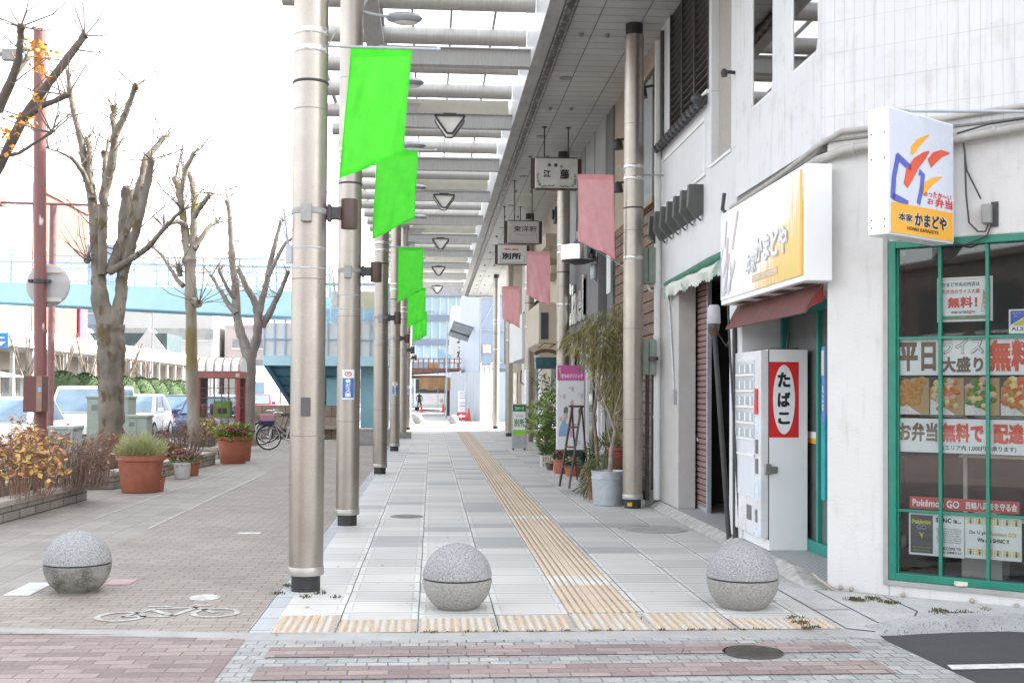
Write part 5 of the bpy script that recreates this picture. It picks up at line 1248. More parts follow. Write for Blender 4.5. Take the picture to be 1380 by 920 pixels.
# ---- plants and display things on the pavement
def leafball(b, c, r, n, L, w, up=.2, flat=1.0):
    for _ in range(n):
        a = U(0,2*PI); zc = U(-1,1); q = U(.45,1)**.6; s = math.sqrt(1-zc*zc)
        d = V((s*math.cos(a), s*math.sin(a), zc)); p = V(c)+V((d.x*r*q,d.y*r*q,d.z*r*q*flat))
        b.leaf(p, d+V((U(-.6,.6),U(-.6,.6),U(-.4,.6)+up)), (U(-1,1),U(-1,1),U(-1,1)), L*U(.6,1.2), w*U(.7,1.2))
def pot(c, r, h, m, t, name='pot', rim=.14):
    b = MB(); b.lathe([(r*.74,0),(r*.76,.01),(r*.93,h*.84),(r*1.0,h*(1-rim)),(r*1.04,h*(1-rim)+.004),(r*1.05,h),(r*.95,h),(r*.93,h*.90),(.001,h*.90)], c, 28)
    o = obj(name, b, m, t, 35)
    b = MB(); b.lathe([(r*.92,h*.905),(.001,h*.915)], c, 20); obj('soil', b, soil, t)
    return o
def flowers(c, r, h, t, petal, n=70, leafm=leaf_green):
    b = MB(); leafball(b, (c[0],c[1],c[2]+h*.4), r, n*3, r*.45, r*.25, .3, h/r*.6); obj('leaves', b, leafm, t)
    b = MB()
    for _ in range(int(n*1.5)):
        a = U(0,2*PI); q = r*math.sqrt(U(0,1)); p = V((c[0]+q*math.cos(a), c[1]+q*math.sin(a), c[2]+h*U(.55,1.05)*(1-.35*(q/r)**2)))
        for k in range(4):
            b.leaf(p+V((0,0,h*.12)), (math.cos(k*1.57+a),math.sin(k*1.57+a),U(.1,.7)), (0,0,1), r*.2, r*.2)
    obj('flowers', b, petal, t)
# tub with a bare sapling and a drooping fine leaved shrub behind it
tp = G(820,680)
t = thing('potted_sapling', 'galvanised tub with a pale bare sapling, beside the nearest shop side column', 'potted tree', tp)
b = MB(); b.lathe([(.205,0),(.215,.01),(.235,.36),(.242,.365),(.242,.385),(.236,.39),(.238,.455),(.245,.46),(.245,.475),(.232,.475),(.225,.40),(.001,.40)], tp, 32); obj('tub', b, galv, t, 35)
b = MB()
Y_ = tp.y
L3 = lambda x, y, dy=0: PY(x, y, Y_+dy)
b.tube([L3(822,640),L3(824,605),L3(829,580),L3(820,555),L3(812,535)], [.035,.03,.025,.016,.010], 8)
b.tube([L3(829,580),L3(828,555),L3(834,535),L3(838,520)], [.018,.012,.009,.005], 6); b.tube([L3(820,555,.02),L3(806,540,.05),L3(798,515,.08)], [.012,.009,.004], 6)
b.tube([L3(828,558,-.02),L3(842,548,-.06),L3(852,540,-.1)], [.010,.007,.004], 6); b.tube([L3(812,535),L3(804,510,.05),L3(806,490,.05)], [.010,.007,.003], 6); b.tube([L3(824,600),L3(818,575,-.05),L3(816,560,-.06)], [.012,.008,.004], 6)
for _ in range(16):
    q = L3(U(800,845), U(515,560), U(-.05,.1)); b.tube([q, q+V((U(-.1,.1),U(-.1,.1),U(.02,.16)))], [.004,.0015], 4)
obj('trunk', b, bark_pale, t, 60)
def droopy(px_c, py_c, y, rx, rz, n, m, L, w, b):
    for _ in range(n):
        a, rr = U(0,2*PI), math.sqrt(U(0,1)); x = px_c+rx*rr*math.cos(a); z = py_c-rz*rr*math.sin(a)
        p = PY(x, z, y+U(-.5,.5)); out = (x-px_c)/rx
        p2 = p+V((out*.12+U(-.05,.05), U(-.08,.08), -L*U(.4,1))); 
        b.leaf(p, p2-p, (U(-1,1),U(-1,1),.2), (p2-p).length, w)
t = thing('drooping_conifer', 'olive drooping fine leaved tree behind the galvanised tub', 'tree', PY(800,648,18.4))
b = MB(); Y_ = 18.4
trunk_pts = [(806,655),(804,600),(800,560),(806,520),(812,480),(822,450)]
b.tube([L3(*p) for p in trunk_pts], [.035,.032,.028,.022,.016,.01], 8)
clus = [(780,462,22,14),(796,452,30,18),(818,440,30,22),(806,482,20,14),(822,500,22,22),(830,470,26,28),(826,530,16,18),(835,430,16,20),(832,550,12,12),(832,515,16,22)]
for (x, y, rx, rz) in clus: b.tube([L3(808,540 if y > 480 else 500), L3((808+x)/2, (500+y)/2-6, U(-.1,.1)), L3(x, y-rz*.4, U(-.3,.3))], [.015,.010,.004], 5)
obj('trunk', b, twig, t, 60)
b = MB()
for (x, y, rx, rz) in clus: droopy(x, y-4, 18.4, rx, rz, 330, None, .16, .011, b)
for k in range(80):
    p0 = L3(U(776,845), U(425,490), U(-.4,.4)); 
    for _ in range(14): p = p0+V((U(-.08,.08),U(-.1,.1),U(-.15,.1))); b.leaf(p, (U(-.5,.5),U(-.4,.4),U(-1.2,-.2)), (U(-1,1),1,0), U(.08,.2), .010)
obj('foliage', b, needle, t)
b = MB(); [droopy(x+U(-6,6), y+U(4,10), 18.3, rx*.9, rz*.6, 60, None, .16, .011, b) for (x,y,rx,rz) in clus]; obj('dry_foliage', b, needle_brown, t)
pc = PY(802,655,18.4); pot((pc.x,pc.y,0), .22, .30, terracotta, t)
t = thing('drooping_shrub', 'low drooping green shrub spilling beside the galvanised tub', 'shrub', PY(800,676,16.6)); b = MB()
for (x, y, rx, rz) in ((810,618,14,10),(798,634,10,16),(793,652,8,16),(812,640,12,14)): droopy(x, y, 16.7, rx, rz, 260, None, .16, .010, b)
obj('foliage', b, pm('shrub_green', (.13,.15,.06), (.09,.115,.045), 4, .8), t)
pc = PY(806,672,16.75); pot((pc.x,pc.y,0), .17, .34, terracotta, t)
t = thing('bushy_plant', 'bushy light olive plant under the drooping tree', 'shrub', PY(815,640,19.4)); b = MB()
for (x, y, r) in ((806,606,.20),(822,600,.22),(834,606,.18)): p = PY(x,y,19.4); leafball(b, p, r, 300, .09, .02, .5)
obj('foliage', b, pm('bush_olive', (.20,.21,.06), (.12,.14,.045), 4, .8), t)
b = MB(); q = PY(818,640,19.4); b.tube([(q.x,q.y,.0),(q.x,q.y,.7)], .02, 6); obj('stem', b, twig, t); pot((q.x,q.y,0), .16, .26, terracotta, t)
t = thing('potted_plant', 'plant in a dark red lettered pot behind the sapling trunk', 'potted plant', PY(836,640,17.2)); q = PY(836,640,17.2); pot((q.x,q.y,.38), .20, .36, pm('oxide_red_pot', (.24,.055,.04), None, 6, .6), t)
b = MB(); b.bb((q.x-.17,q.y-.17,0),(q.x+.17,q.y+.17,.38)); obj('stand', b, dark_brown, t); b = MB(); leafball(b, (q.x,q.y,.85), .2, 260, .12, .03, .5); obj('foliage', b, needle, t)
# flower pots in front of the pink board
q = G(756,638); t = thing('potted_flowers', 'larger terracotta pot of red and white cyclamen by the dark ladder stand', 'potted flowers', q); pot((q.x,q.y,0), .165, .28, terracotta, t); flowers((q.x,q.y,.26), .15, .17, t, petal_red, 60)
q = G(772,641); t = thing('potted_flowers', 'low terracotta bowl of dark leaves behind the ladder stand', 'potted flowers', q); pot((q.x,q.y,0), .17, .18, terracotta, t); flowers((q.x,q.y,.17), .16, .16, t, pm('white_petals', (.75,.72,.72), None, 5, .6), 25)
q = G(738,628); t = thing('potted_plant', 'white crate planter at the foot of the leafy plants', 'potted plant', q); b = MB()
for k in range(6): b.bb((q.x-.14+k*.05,q.y-.11,0),(q.x-.105+k*.05,q.y+.11,.24))
b.bb((q.x-.15,q.y-.1,.06),(q.x+.15,q.y+.1,.1)); b.bb((q.x-.15,q.y-.1,.19),(q.x+.15,q.y+.1,.22)); obj('pot', b, off_white, t); b = MB(); leafball(b, (q.x,q.y,.33), .15, 220, .09, .04, .5); obj('foliage', b, leaf_green, t)
q = G(741,633); t = thing('potted_plant', 'small brown pot in front of the white crate planter', 'potted plant', q); pot((q.x,q.y,0), .08, .14, pm('brown_pot', (.16,.09,.06), None, 5, .7), t); b = MB(); leafball(b, (q.x,q.y,.2), .09, 80, .06, .02, .5); obj('foliage', b, leaf_pale, t)
q = G(733,626); t = thing('potted_plant', 'slim pinkish pot left of the white crate planter', 'potted plant', q); pot((q.x,q.y,0), .085, .26, pm('pink_pot', (.45,.17,.13), None, 5, .7), t); b = MB(); leafball(b, (q.x,q.y,.34), .1, 90, .07, .03, .5); obj('foliage', b, leaf_green, t)
t = thing('leafy_shrub', 'tall light green leafy plant left of the pink topped board', 'shrub', PY(738,615,24.7)); b = MB(); sb_ = MB()
for (x, y, r) in ((728,555,.22),(735,575,.22),(742,545,.2),(748,570,.18),(722,572,.16),(736,595,.16),(745,590,.14)):
    p = PY(x,y,24.7+U(-.2,.2)); leafball(b, p, r*1.12, 85, .14, .065, .2); q = PY(738+(x-736)*.3,612,24.7); sb_.tube([q,(q+p)/2+V((U(-.05,.05),0,.05)),p], [.014,.01,.005], 5)
obj('foliage', b, leaf_light, t); obj('stem', sb_, twig, t); q = PY(738,612,24.7); pot((q.x,q.y,0), .13, .25, pm('cream_pot', (.42,.36,.28), None, 5, .7), t)
t = thing('climbing_plant', 'thin climbing plant on the post under the carved wooden sign', 'shrub', PY(740,600,25.5)); b = MB(); sb_ = MB()
for k in range(12):
    p = PY(U(728,748), U(500,590), 25.5); leafball(b, p, .16, 30, .10, .05, 0); sb_.tube([PY(738+U(-4,4),603,25.5), PY(U(732,746),550,25.5), p], [.012,.009,.005], 5)
obj('foliage', b, leaf_green, t); obj('stem', sb_, twig, t)
# ladder stand and low tripod
q = G(761,655); t = thing('ladder_stand', 'dark brown folding ladder stand among the flower pots', 'stand', q)
Yl = q.y; b = MB(); L3 = lambda x, y, dy=0: PY(x, y, Yl+dy)
tl, tr = L3(771,549,.1), L3(783,549,.1)
for a, c in ((G(754,655),tl),(G(767,658),tr)): b.bar(a, c, .03)
for f in (.25,.5,.75): b.bar(G(754,655).lerp(tl,f), G(767,658).lerp(tr,f), .03)
obj('front_frame', b, dark_brown, t)
b = MB()
for a, c in ((G(778,646),tl+V((0,.06,0))),(G(793,646),tr+V((.02,.06,0)))): b.bar(a, c, .028)
b.bar(G(778,646).lerp(tl,.4), G(793,646).lerp(tr,.4), .025); obj('rear_frame', b, dark_brown, t)
b = MB(); b.box((tl+tr)/2+V((0,.06,.02)), (.24,.22,.035)); obj('top_step', b, dark_brown, t, bevel=.005)
q = G(790,668); t = thing('tripod_stand', 'low black tripod stand left of the galvanised tub', 'stand', q); b = MB(); top = PY(793,648,q.y)
for p in (G(771,662),G(786,669),G(799,666)): b.tube([p, top], .011, 6)
b.tube([top, top+V((0,0,.25))], .012, 6); obj('legs', b, dark_metal, t)
# pink topped board
Yb = 23.35; a, c = PY(751,492,Yb), PY(787,606,Yb); W, H = c.x-a.x, a.z-c.z
t = thing('standing_board', 'tall white board with a pink top lettered きものクリニック', 'signboard', (a.x+W/2,Yb,0))
b = MB(); b.bb((a.x,Yb,c.z),(c.x,Yb+.16,a.z)); obj('board', b, white_panel, t, bevel=.008)
b = MB(); b.bb((a.x+.02,Yb+.02,.0),(c.x-.02,Yb+.14,c.z)); obj('base', b, pm('base_dark', (.025,.04,.035), None, 5, .6), t)
P = lambda u, v, e=.003: V((a.x+W*u, Yb-e, c.z+H*v))
NY = V((0,-1,0))
b = MB(); b.prism([P(.0,.82,.001),P(1,.82,.001),P(1,1,.001),P(0,1,.001)], NY*.002); obj('pink_header', b, pm('magenta', (.72,.12,.40), None, 4, .4), t)
b = MB(); b.text('きものクリニック', P(.55,.875,.005), X1, Z1, W*.78, H*.055, .05); obj('lettering', b, ink_white, t)
b = MB(); b.text('着物のお手入れ専門店', P(.60,.955,.005), X1, Z1, W*.5, H*.02, .02)
for (u, v) in ((.5,.75),(.2,.66),(.84,.67)):
    for k in range(5): b.prism([P(u+.02,v-.01-k*.011),P(u+.12,v-.01-k*.011),P(u+.12,v-.006-k*.011),P(u+.02,v-.006-k*.011)], NY*.0005)
for k in range(3): b.prism([P(.62,.06+k*.02),P(.85,.06+k*.02),P(.85,.065+k*.02),P(.62,.065+k*.02)], NY*.0005)
obj('small_lettering', b, pm('ink_soft', (.35,.22,.28), None, 5, .6), t)
b = MB(); b.prism([P(.04,.97,.004),P(.12,.98,.004),P(.16,.86,.004),P(.13,.85,.004)], NY*.001); obj('gold_emblem', b, pm('emblem_gold', (.70,.50,.35), None, 5, .5), t)
b = MB(); b.prism([P(.47,.15),P(.60,.15),P(.62,.30),P(.62,.55),P(.56,.60),P(.50,.57),P(.46,.40)], NY*.001); b.prism([P(.22,.26),P(.72,.26),P(.72,.31),P(.22,.31)], NY*.0012); obj('pink_shape', b, pm('pale_pink', (.75,.42,.55), None, 5, .5), t)
b = MB(); b.prism([P(.06,.16,.004),P(.40,.16,.004),P(.38,.27,.004),P(.30,.36,.004),P(.20,.34,.004),P(.10,.27,.004)], NY*.001); obj('blue_robe', b, pm('robe_blue', (.28,.48,.70), None, 5, .5), t)
b = MB(); b.prism([P(.24,.35,.005),P(.38,.36,.005),P(.40,.44,.005),P(.34,.47,.005),P(.25,.44,.005)], NY*.001); b.prism([P(.78,.40,.005),P(.86,.40,.005),P(.86,.45,.005),P(.78,.45,.005)], NY*.001); b.prism([P(.09,.34,.005),P(.20,.34,.005),P(.20,.39,.005),P(.09,.39,.005)], NY*.001); obj('drawn_face', b, pm('drawn_skin', (.72,.52,.42), None, 5, .6), t)
b = MB(); b.prism([P(.23,.44,.006),P(.38,.43,.006),P(.42,.48,.006),P(.34,.52,.006),P(.25,.49,.006)], NY*.001); b.prism([P(.77,.44,.006),P(.87,.44,.006),P(.86,.49,.006),P(.78,.49,.006)], NY*.001); obj('drawn_hair', b, pm('drawn_hair_grey', (.20,.20,.21), None, 5, .6), t)
b = MB(); b.text('♥', P(.46,.73), X1, Z1, W*.05, H*.016); b.text('♥', P(.12,.63), X1, Z1, W*.04, H*.012); b.text('♥', P(.8,.66), X1, Z1, W*.05, H*.016); obj('red_mark', b, ink_red, t)
# carved wooden sign, green board, white edge panel, stool
Yw = 26.2; a, c = PY(722,481,Yw), PY(751,497,Yw)
t = thing('carved_sign', 'carved teal wooden sign with an arched scroll top beside the flower stand', 'shop sign', ((a.x+c.x)/2,Yw,c.z))
b = MB(); b.bb((a.x,Yw-.03,c.z),(c.x,Yw+.03,a.z)); obj('board', b, pm('teal_board', (.045,.12,.14), (.03,.085,.10), 9, .7), t, bevel=.012)
b = MB(); ctr = V(((a.x+c.x)/2,Yw,a.z+.0)); n = 12; RR = (c.x-a.x)*.56
for k in range(n): 
    a0, a1 = .25+k*(PI-.5)/n, .25+(k+1)*(PI-.5)/n
    b.bar(ctr+V((RR*math.cos(a0),0,RR*.42*math.sin(a0)+.03)), ctr+V((RR*math.cos(a1),0,RR*.42*math.sin(a1)+.03)), .04, .085)
b.tube([ctr+V((.05,0,.22)),ctr+V((.30,0,.34)),ctr+V((.5,0,.3))], .015, 6); b.tube([ctr+V((-.2,0,.2)),ctr+V((-.05,0,.32)),ctr+V((.35,0,.28))], .012, 6)
obj('arch', b, pm('old_wood', (.16,.10,.06), (.11,.07,.045), 9, .8), t)
b = MB(); b.text('FLOWER', ctr+V((0,-.045,.21)), X1, Z1, RR*1.1, .05, .03); obj('lettering', b, pm('gilt', (.45,.33,.15), None, 5, .6), t)
b = MB(); b.tube([V((a.x+.15,Yw,c.z)),V((a.x+.05,Yw,c.z-.12)),V((a.x+.2,Yw,c.z-.18)),V((a.x+.25,Yw,c.z-.1))], .012, 6); b.tube([V((c.x,Yw,a.z+.1)),V((3.2,Yw+.2,a.z+.3))], .018, 6); obj('bracket', b, dark_metal, t)
q = G(700,606); t = thing('green_signboard', 'steel stand sign with a green header and 別所 lettering', 'signboard', q); Yg = q.y
a, c = PY(690,544,Yg), PY(709,604,Yg); W, H = c.x-a.x, a.z-c.z
P = lambda u, v, e=.003: V((a.x+W*u, Yg-.04-e, c.z+H*v))
b = MB(); b.bb((a.x,Yg-.04,c.z),(c.x,Yg+.04,a.z)); obj('body', b, galv, t, bevel=.008)
b = MB(); b.prism([P(.06,.42),P(.94,.42),P(.94,.83),P(.06,.83)], NY*.001); obj('white_field', b, white_panel, t)
b = MB(); b.prism([P(.06,.83),P(.94,.83),P(.94,.98),P(.06,.98)], NY*.001); obj('green_header', b, pm('header_green', (.02,.20,.05), None, 5, .5), t)
b = MB(); b.prism([P(.06,.30),P(.94,.30),P(.94,.42),P(.06,.42)], NY*.001); obj('lime_band', b, pm('lime', (.30,.60,.03), None, 5, .5), t)
b = MB(); b.text('スペース', P(.52,.90,.006), X1, Z1, W*.6, H*.07, .05); obj('white_lettering', b, ink_white, t)
b = MB(); b.text('別所', P(.5,.58,.006), X1, Z1, W*.72, H*.17, .04); b.text('宝石時計', P(.52,.73,.006), X1, Z1, W*.5, H*.04); obj('lettering', b, green_ink, t)
b = MB()
for s in (.1,.9): b.lathe([(.03,0),(.03,.05)], (a.x+W*s,Yg,0), 10)
b.bb((a.x,Yg-.03,.04),(c.x,Yg+.03,c.z)); obj('castor', b, dark_metal, t)
q = G(719,606); t = thing('edge_on_panel', 'white panel sign seen edge on, on a pale base block beside the third column', 'signboard', q)
a = PY(709,498,q.y); b = MB(); b.bb((a.x,q.y-.02,.12),(a.x+.07,q.y+.6,a.z)); obj('panel', b, white_panel, t, bevel=.006)
b = MB(); b.bb((a.x+.01,q.y-.04,0),(a.x+.38,q.y+.3,.20)); obj('base', b, off_white, t, bevel=.008)
b = MB(); b.vtext('人形', (a.x-.004,q.y+.28,1.55), YP, ZP, .18, .5, .02); obj('lettering', b, ink, t)
q = G(729,601); t = thing('small_stool', 'small dark stool under the leafy plants', 'stool', q); b = MB()
for sx in (-.13,.13):
    for sy in (-.12,.12): b.bar((q.x+sx,q.y+sy,0),(q.x+sx*.8,q.y+sy*.8,.40), .03)
b.bar((q.x-.12,q.y-.12,.14),(q.x+.12,q.y-.12,.14), .025); b.bar((q.x-.12,q.y+.12,.14),(q.x+.12,q.y+.12,.14), .025); obj('leg', b, dark_brown, t)
b = MB(); b.box((q.x,q.y,.42), (.32,.3,.04)); obj('seat', b, dark_brown, t, bevel=.006)
# ------------------------------------------------------------------ planters, trees and pots along the bike lane
stone_block = bricks('planter_stone', (.34,.32,.29), (.25,.235,.21), (.12,.11,.10), .34, .10, .008, .5, .4)
def stonewall(name, d, c1, c2, mo, bw, bh, ms):
    t = NT(name); tc = t.n('ShaderNodeTexCoord'); co = tc.outputs['Object']
    dp = t.n('ShaderNodeVectorMath', operation='DOT_PRODUCT'); t.l(co, dp.inputs[0]); dp.inputs[1].default_value = d
    sx = t.n('ShaderNodeSeparateXYZ'); t.l(co, sx.inputs[0]); cb = t.n('ShaderNodeCombineXYZ'); t.l(dp.outputs['Value'], cb.inputs[0]); t.l(sx.outputs[2], cb.inputs[1])
    b = t.n('ShaderNodeTexBrick'); t.l(cb.outputs[0], b.inputs['Vector'])
    for nm, v in (('Scale',1),('Brick Width',bw),('Row Height',bh),('Mortar Size',ms)): b.inputs[nm].default_value = v
    b.inputs['Color1'].default_value = (*c1,1); b.inputs['Color2'].default_value = (*c2,1); b.inputs['Mortar'].default_value = (*mo,1)
    col = t.mix(.5, b.outputs['Color'], t.mix(t.ramp(t.noise(co, 9, 6, .7), .3, .7), (.45,.42,.38), (1,1,1)), 'MULTIPLY')
    t.bump(t.math('SUBTRACT', t.math('MULTIPLY', t.noise(co, 30, 4), .5), b.outputs['Fac']), .6, .015); return t.done(col, .9)
sw_y = stonewall('planter_stone_long', (.7,.7,0), (.40,.37,.33), (.29,.27,.24), (.13,.12,.10), .36, .11, .010)
def planter(label, poly, h, cw=.26):
    cx_, cy_ = sum(p[0] for p in poly)/len(poly), sum(p[1] for p in poly)/len(poly)
    t = thing('planter', label, 'planter', (cx_,cy_,0), 'stone planters along the bike lane')
    b = MB(); b.prism([(p[0],p[1],-.02) for p in poly], (0,0,h-.06+.02)); obj('wall', b, sw_y, t)
    inn = [(p[0]+(cx_-p[0])*.18, p[1]+(cy_-p[1])*.06) for p in poly]
    b = MB(); n = len(poly)
    for i in range(n):
        a, c = V((*poly[i],h-.03)), V((*poly[(i+1) % n],h-.03)); d = (c-a).normalized(); nin = V((-d.y,d.x,0))
        if nin.dot(V((cx_,cy_,0))-a) < 0: nin = -nin
        o = -.02; L = (c-a).length; k = max(1, int(L/.8))
        for q in range(k): b.obox(a+d*(L*q/k+.004)+nin*o+V((0,0,-.03)), d*(L/k-.008), nin*cw, (0,0,.07))
    obj('coping', b, pm('coping_stone', (.44,.41,.36), (.33,.30,.26), 6, .9, bump=.4, bscale=70), t, bevel=.008)
    b = MB(); b.face([(p[0],p[1],h-.035) for p in (inn if (inn[1][0]-inn[0][0])*(inn[2][1]-inn[1][1])-(inn[1][1]-inn[0][1])*(inn[2][0]-inn[1][0]) > 0 else inn[::-1])]); obj('soil', b, soil, t)
planter('nearest low stone planter with yellow leaved shrubs beside the bike lane', [(-5.05,9.5),(-4.98,13.2),(-4.86,16.7),(-7.9,16.9),(-7.9,9.5)], .24)
planter('second low stone planter, around the mossy tree behind the terracotta pots', [(-4.95,18.4),(-4.55,24.7),(-7.9,24.9),(-7.9,18.4)], .26)
planter('farther low stone planter in front of the red telephone booth', [(-4.85,26.6),(-4.85,29.0),(-7.9,29.0),(-7.9,26.6)], .24)
def rshrub(t, c, rx, ry, h, n, m, nleaf, leafms, L=.10, w=.06, spread=.9, base=.22):
    b = MB(); tips = []
    for _ in range(n):
        a, q = U(0,2*PI), math.sqrt(U(0,1)); p0 = V((c[0]+rx*.8*q*math.cos(a), c[1]+ry*.8*q*math.sin(a), base))
        p2 = V((c[0]+rx*q*spread*math.cos(a)*1.25, c[1]+ry*q*spread*math.sin(a)*1.25, base+h*U(.35,1.0)*(1-.25*q*q)))
        p1 = p0.lerp(p2,.5)+V((U(-.06,.06),U(-.06,.06),U(0,.06)))
        b.tube([p0,p1,p2], [.007,.005,.002], 4, False); tips.append((p1,p2))
        for _ in range(5):
            f = U(.3,.9); s = p1.lerp(p2,f); e = s+V((U(-.17,.17),U(-.17,.17),U(-.02,.17))); b.tube([s,e], [.0035,.0015], 3, False); tips.append((s,e))
    obj('stems', b, m, t)
    for k, lm in enumerate(leafms):
        b = MB()
        for _ in range(nleaf):
            s, e = rnd.choice(tips); p = s.lerp(e, U(.3,1.05))
            b.leaf(p, (U(-1,1),U(-1,1),U(-.9,.3)), (U(-.6,.6),U(-.6,.6),1), L*U(.6,1.3), w*U(.7,1.3))
        obj('leaves', b, lm, t)
def shrub(label, px, py, y, rx, ry, h, n, m, nleaf, leafms, **k):
    p = PY(px, py, y); t = thing('shrub', label, 'shrub', (p.x,y,.2), 'shrubs in the stone planters'); rshrub(t, (p.x,y), rx, ry, h, n, m, nleaf, leafms, **k); return t
lg = leaf_green
shrub('shrub covered in yellow and orange leaves at the left edge', 12, 640, 14.6, .62, .7, 1.05, 95, twig_red, 380, [leaf_yellow, leaf_orange], L=.095, w=.06)
shrub('dense orange leaved shrub behind the brown pole', 32, 630, 16.0, .55, .5, .95, 70, twig_red, 300, [leaf_orange, leaf_yellow], L=.085, w=.05)
shrub('nearly bare brown shrub with a few orange leaves between the pole and the mossy tree', 92, 640, 16.0, .52, .45, .80, 110, twig, 70, [leaf_orange], L=.08, w=.05)
shrub('low bare reddish shrub at the right end of the nearest planter', 122, 640, 16.2, .30, .35, .62, 70, twig_red, 60, [pm('rust_leaf', (.30,.14,.07), None, 5, .7)], L=.07, w=.05)
shrub('dead rust brown growth around the foot of the mossy tree', 150, 640, 19.6, .40, .45, .75, 120, twig_red, 420, [pm('rust_leaf', (.30,.14,.07), None, 5, .7)], L=.12, w=.025)
shrub('bare reddish brown shrub in front of the lichen stained trunk', 240, 630, 23.2, .55, .5, .85, 130, twig, 120, [pm('rust_leaf', (.30,.14,.07), None, 5, .7)], L=.05, w=.04)
shrub('small yellow flowering bush left of the telephone booth door', 277, 600, 27.6, .30, .4, .80, 90, twig, 260, [pm('forsythia', (.62,.48,.04), (.45,.38,.08), 4, .6)], L=.08, w=.05)
# pots along the second planter
def ppot(label, px, py, r, h, m, fill, *a, **k):
    q = G(px, py); t = thing('potted_plant', label, 'potted plant', q, 'pots along the bike lane planters'); pot((q.x,q.y+r,0), r, h, m, t); fill(t, (q.x,q.y+r,h*.9), *a); return t
def feathery(t, c):
    b = MB()
    for _ in range(3200):
        a, q = U(0,2*PI), U(0,1)**.5; p = V((c[0]+.31*q*math.cos(a), c[1]+.31*q*math.sin(a), c[2]+U(-.02,.34)*(1.1-q*q*.6)*(.72+.28*math.sin(a*3+q*7))))
        b.leaf(p, (math.cos(a)*q*.9+U(-.4,.4), math.sin(a)*q*.9+U(-.4,.4), U(.4,1.3)), (U(-1,1),U(-1,1),U(-1,1)), U(.08,.2), .010)
    obj('foliage', b, pm('feathery_pale', (.46,.46,.24), (.36,.38,.16), 3, .7), t)
ppot('largest ribbed terracotta pot with pale feathery foliage', 181, 665, .36, .56, terracotta, feathery)
ppot('small terracotta pot with tiny flowers against the largest pot', 211, 662, .105, .21, terracotta, lambda t, c: flowers(c, .11, .16, t, petal_pink, 26))
ppot('white square footed pot with pink flowers', 243, 645, .165, .28, off_white, lambda t, c: flowers(c, .19, .24, t, petal_pink, 60))
ppot('terracotta pot with pink flowers just behind the white pot', 257, 641, .14, .26, terracotta, lambda t, c: flowers(c, .16, .20, t, petal_pink, 40))
ppot('wide terracotta bowl of faded orange plants behind the white pot', 222, 637, .34, .30, terracotta, lambda t, c: flowers(c, .30, .18, t, pm('faded_orange_petals', (.55,.25,.16), None, 9, .6), 90, pm('bronze_leaf', (.28,.15,.09), (.20,.13,.06), 6, .7)))
ppot('large terracotta pot with a cushion of pink flowers near the bicycles', 310, 625, .345, .58, terracotta, lambda t, c: flowers(c, .36, .24, t, petal_pink, 150, leaf_light))
ppot('narrow terracotta pot partly hidden behind the large pink flowered pot', 327, 621, .18, .55, terracotta, lambda t, c: flowers(c, .18, .16, t, pm('yellow_green', (.3,.3,.08), None, 5, .7), 30))

# ---- trees: limbs laid out from survey points, pruned to knobs, with thin new twigs
def limb(b, tips, y, pts, dy=0.0, seg=9, knob=True):
    n = len(pts); P = []; Rr = []
    for i, (x, py, r) in enumerate(pts):
        yy = y+dy*(i/max(1,n-1)); P.append(PY(x, py, yy)); Rr.append(r*yy/F*(.74 if r < 12.6 else .92))
    # resample with slight wander
    Q, S = [], []
    for i in range(n-1):
        for k in range(6):
            f = k/6; p = P[i].lerp(P[i+1], f); r = Rr[i]*(1-f)+Rr[i+1]*f
            if k: p += V((U(-1,1),U(-1,1),U(-1,1)))*r*(.13 if pts[0][2] < 12.6 else .05); r *= U(.93,1.07)
            Q.append(p); S.append(r)
    Q.append(P[-1]); S.append(Rr[-1])
    if knob: S[-1] *= 1.25; S[-2] *= 1.1
    v0 = len(b.v); b.tube(Q, S, seg)
    for i in range(v0, len(b.v)):
        r = S[min(len(S)-1, (i-v0)//seg)]; b.v[i] = tuple(q+U(-1,1)*(.085 if pts[0][2] < 12.6 else .05)*r for q in b.v[i])
    if knob and Rr[-1] > .012:
        for _ in range(3): b.ball(P[-1]+V((U(-1,1),U(-1,1),U(-.6,.6)))*Rr[-1]*.8, Rr[-1]*U(.5,.9), 7, 5)
    for i in range(1, len(Q)-1):
        if pts[0][2] < 12.6 and U(0,1) < .35 and S[i] > .03: b.ball(Q[i]+V((U(-1,1),U(-1,1),0)).normalized()*S[i]*.85, S[i]*U(.25,.45), 6, 4)
    tips.append((Q, S))
def twigs(b, tips, per, L0, L1, only_end=False):
    out = []
    for Q, S in tips:
        for _ in range(per):
            i = len(Q)-1 if (only_end or U(0,1) < .55) else rnd.randrange(len(Q)//3, len(Q))
            p = Q[i]; d = V((U(-1,1),U(-1,1),U(-.1,1.3))).normalized(); L = U(L0,L1)
            m = p+d*L*.5+V((U(-.06,.06),U(-.06,.06),U(-.02,.08)))*L; e = p+d*L+V((U(-.15,.15),U(-.15,.15),U(0,.3)))*L
            b.tube([p,m,e], [.011,.008,.004], 4, False); out += [m, e]
            if U(0,1) < .6: b.tube([m, m+V((U(-1,1),U(-1,1),U(-.1,1)))*L*.4], [.006,.003], 3, False)
    return out
def mktree(label, y, limbs, per=5, L0=.3, L1=1.0, barkm=None, base=None):
    bx = PY(limbs[0][0][0][0], 600, y)
    t = thing('pollarded_tree', label, 'tree', (bx.x, y, .2 if base is None else base), 'pollarded street trees')
    b = MB(); tips = []
    for pts, dy in limbs: limb(b, tips, y, pts, dy, 10 if pts[0][2] > 8 else 8, knob=pts[-1][2] < 12)
    obj('trunk', b, barkm or bark, t, 70)
    b = MB(); ends = twigs(b, tips[1:], per, L0, L1); obj('twigs', b, pm('new_twig', (.20,.15,.115), (.15,.11,.085), 9, .9), t)
    return t, ends
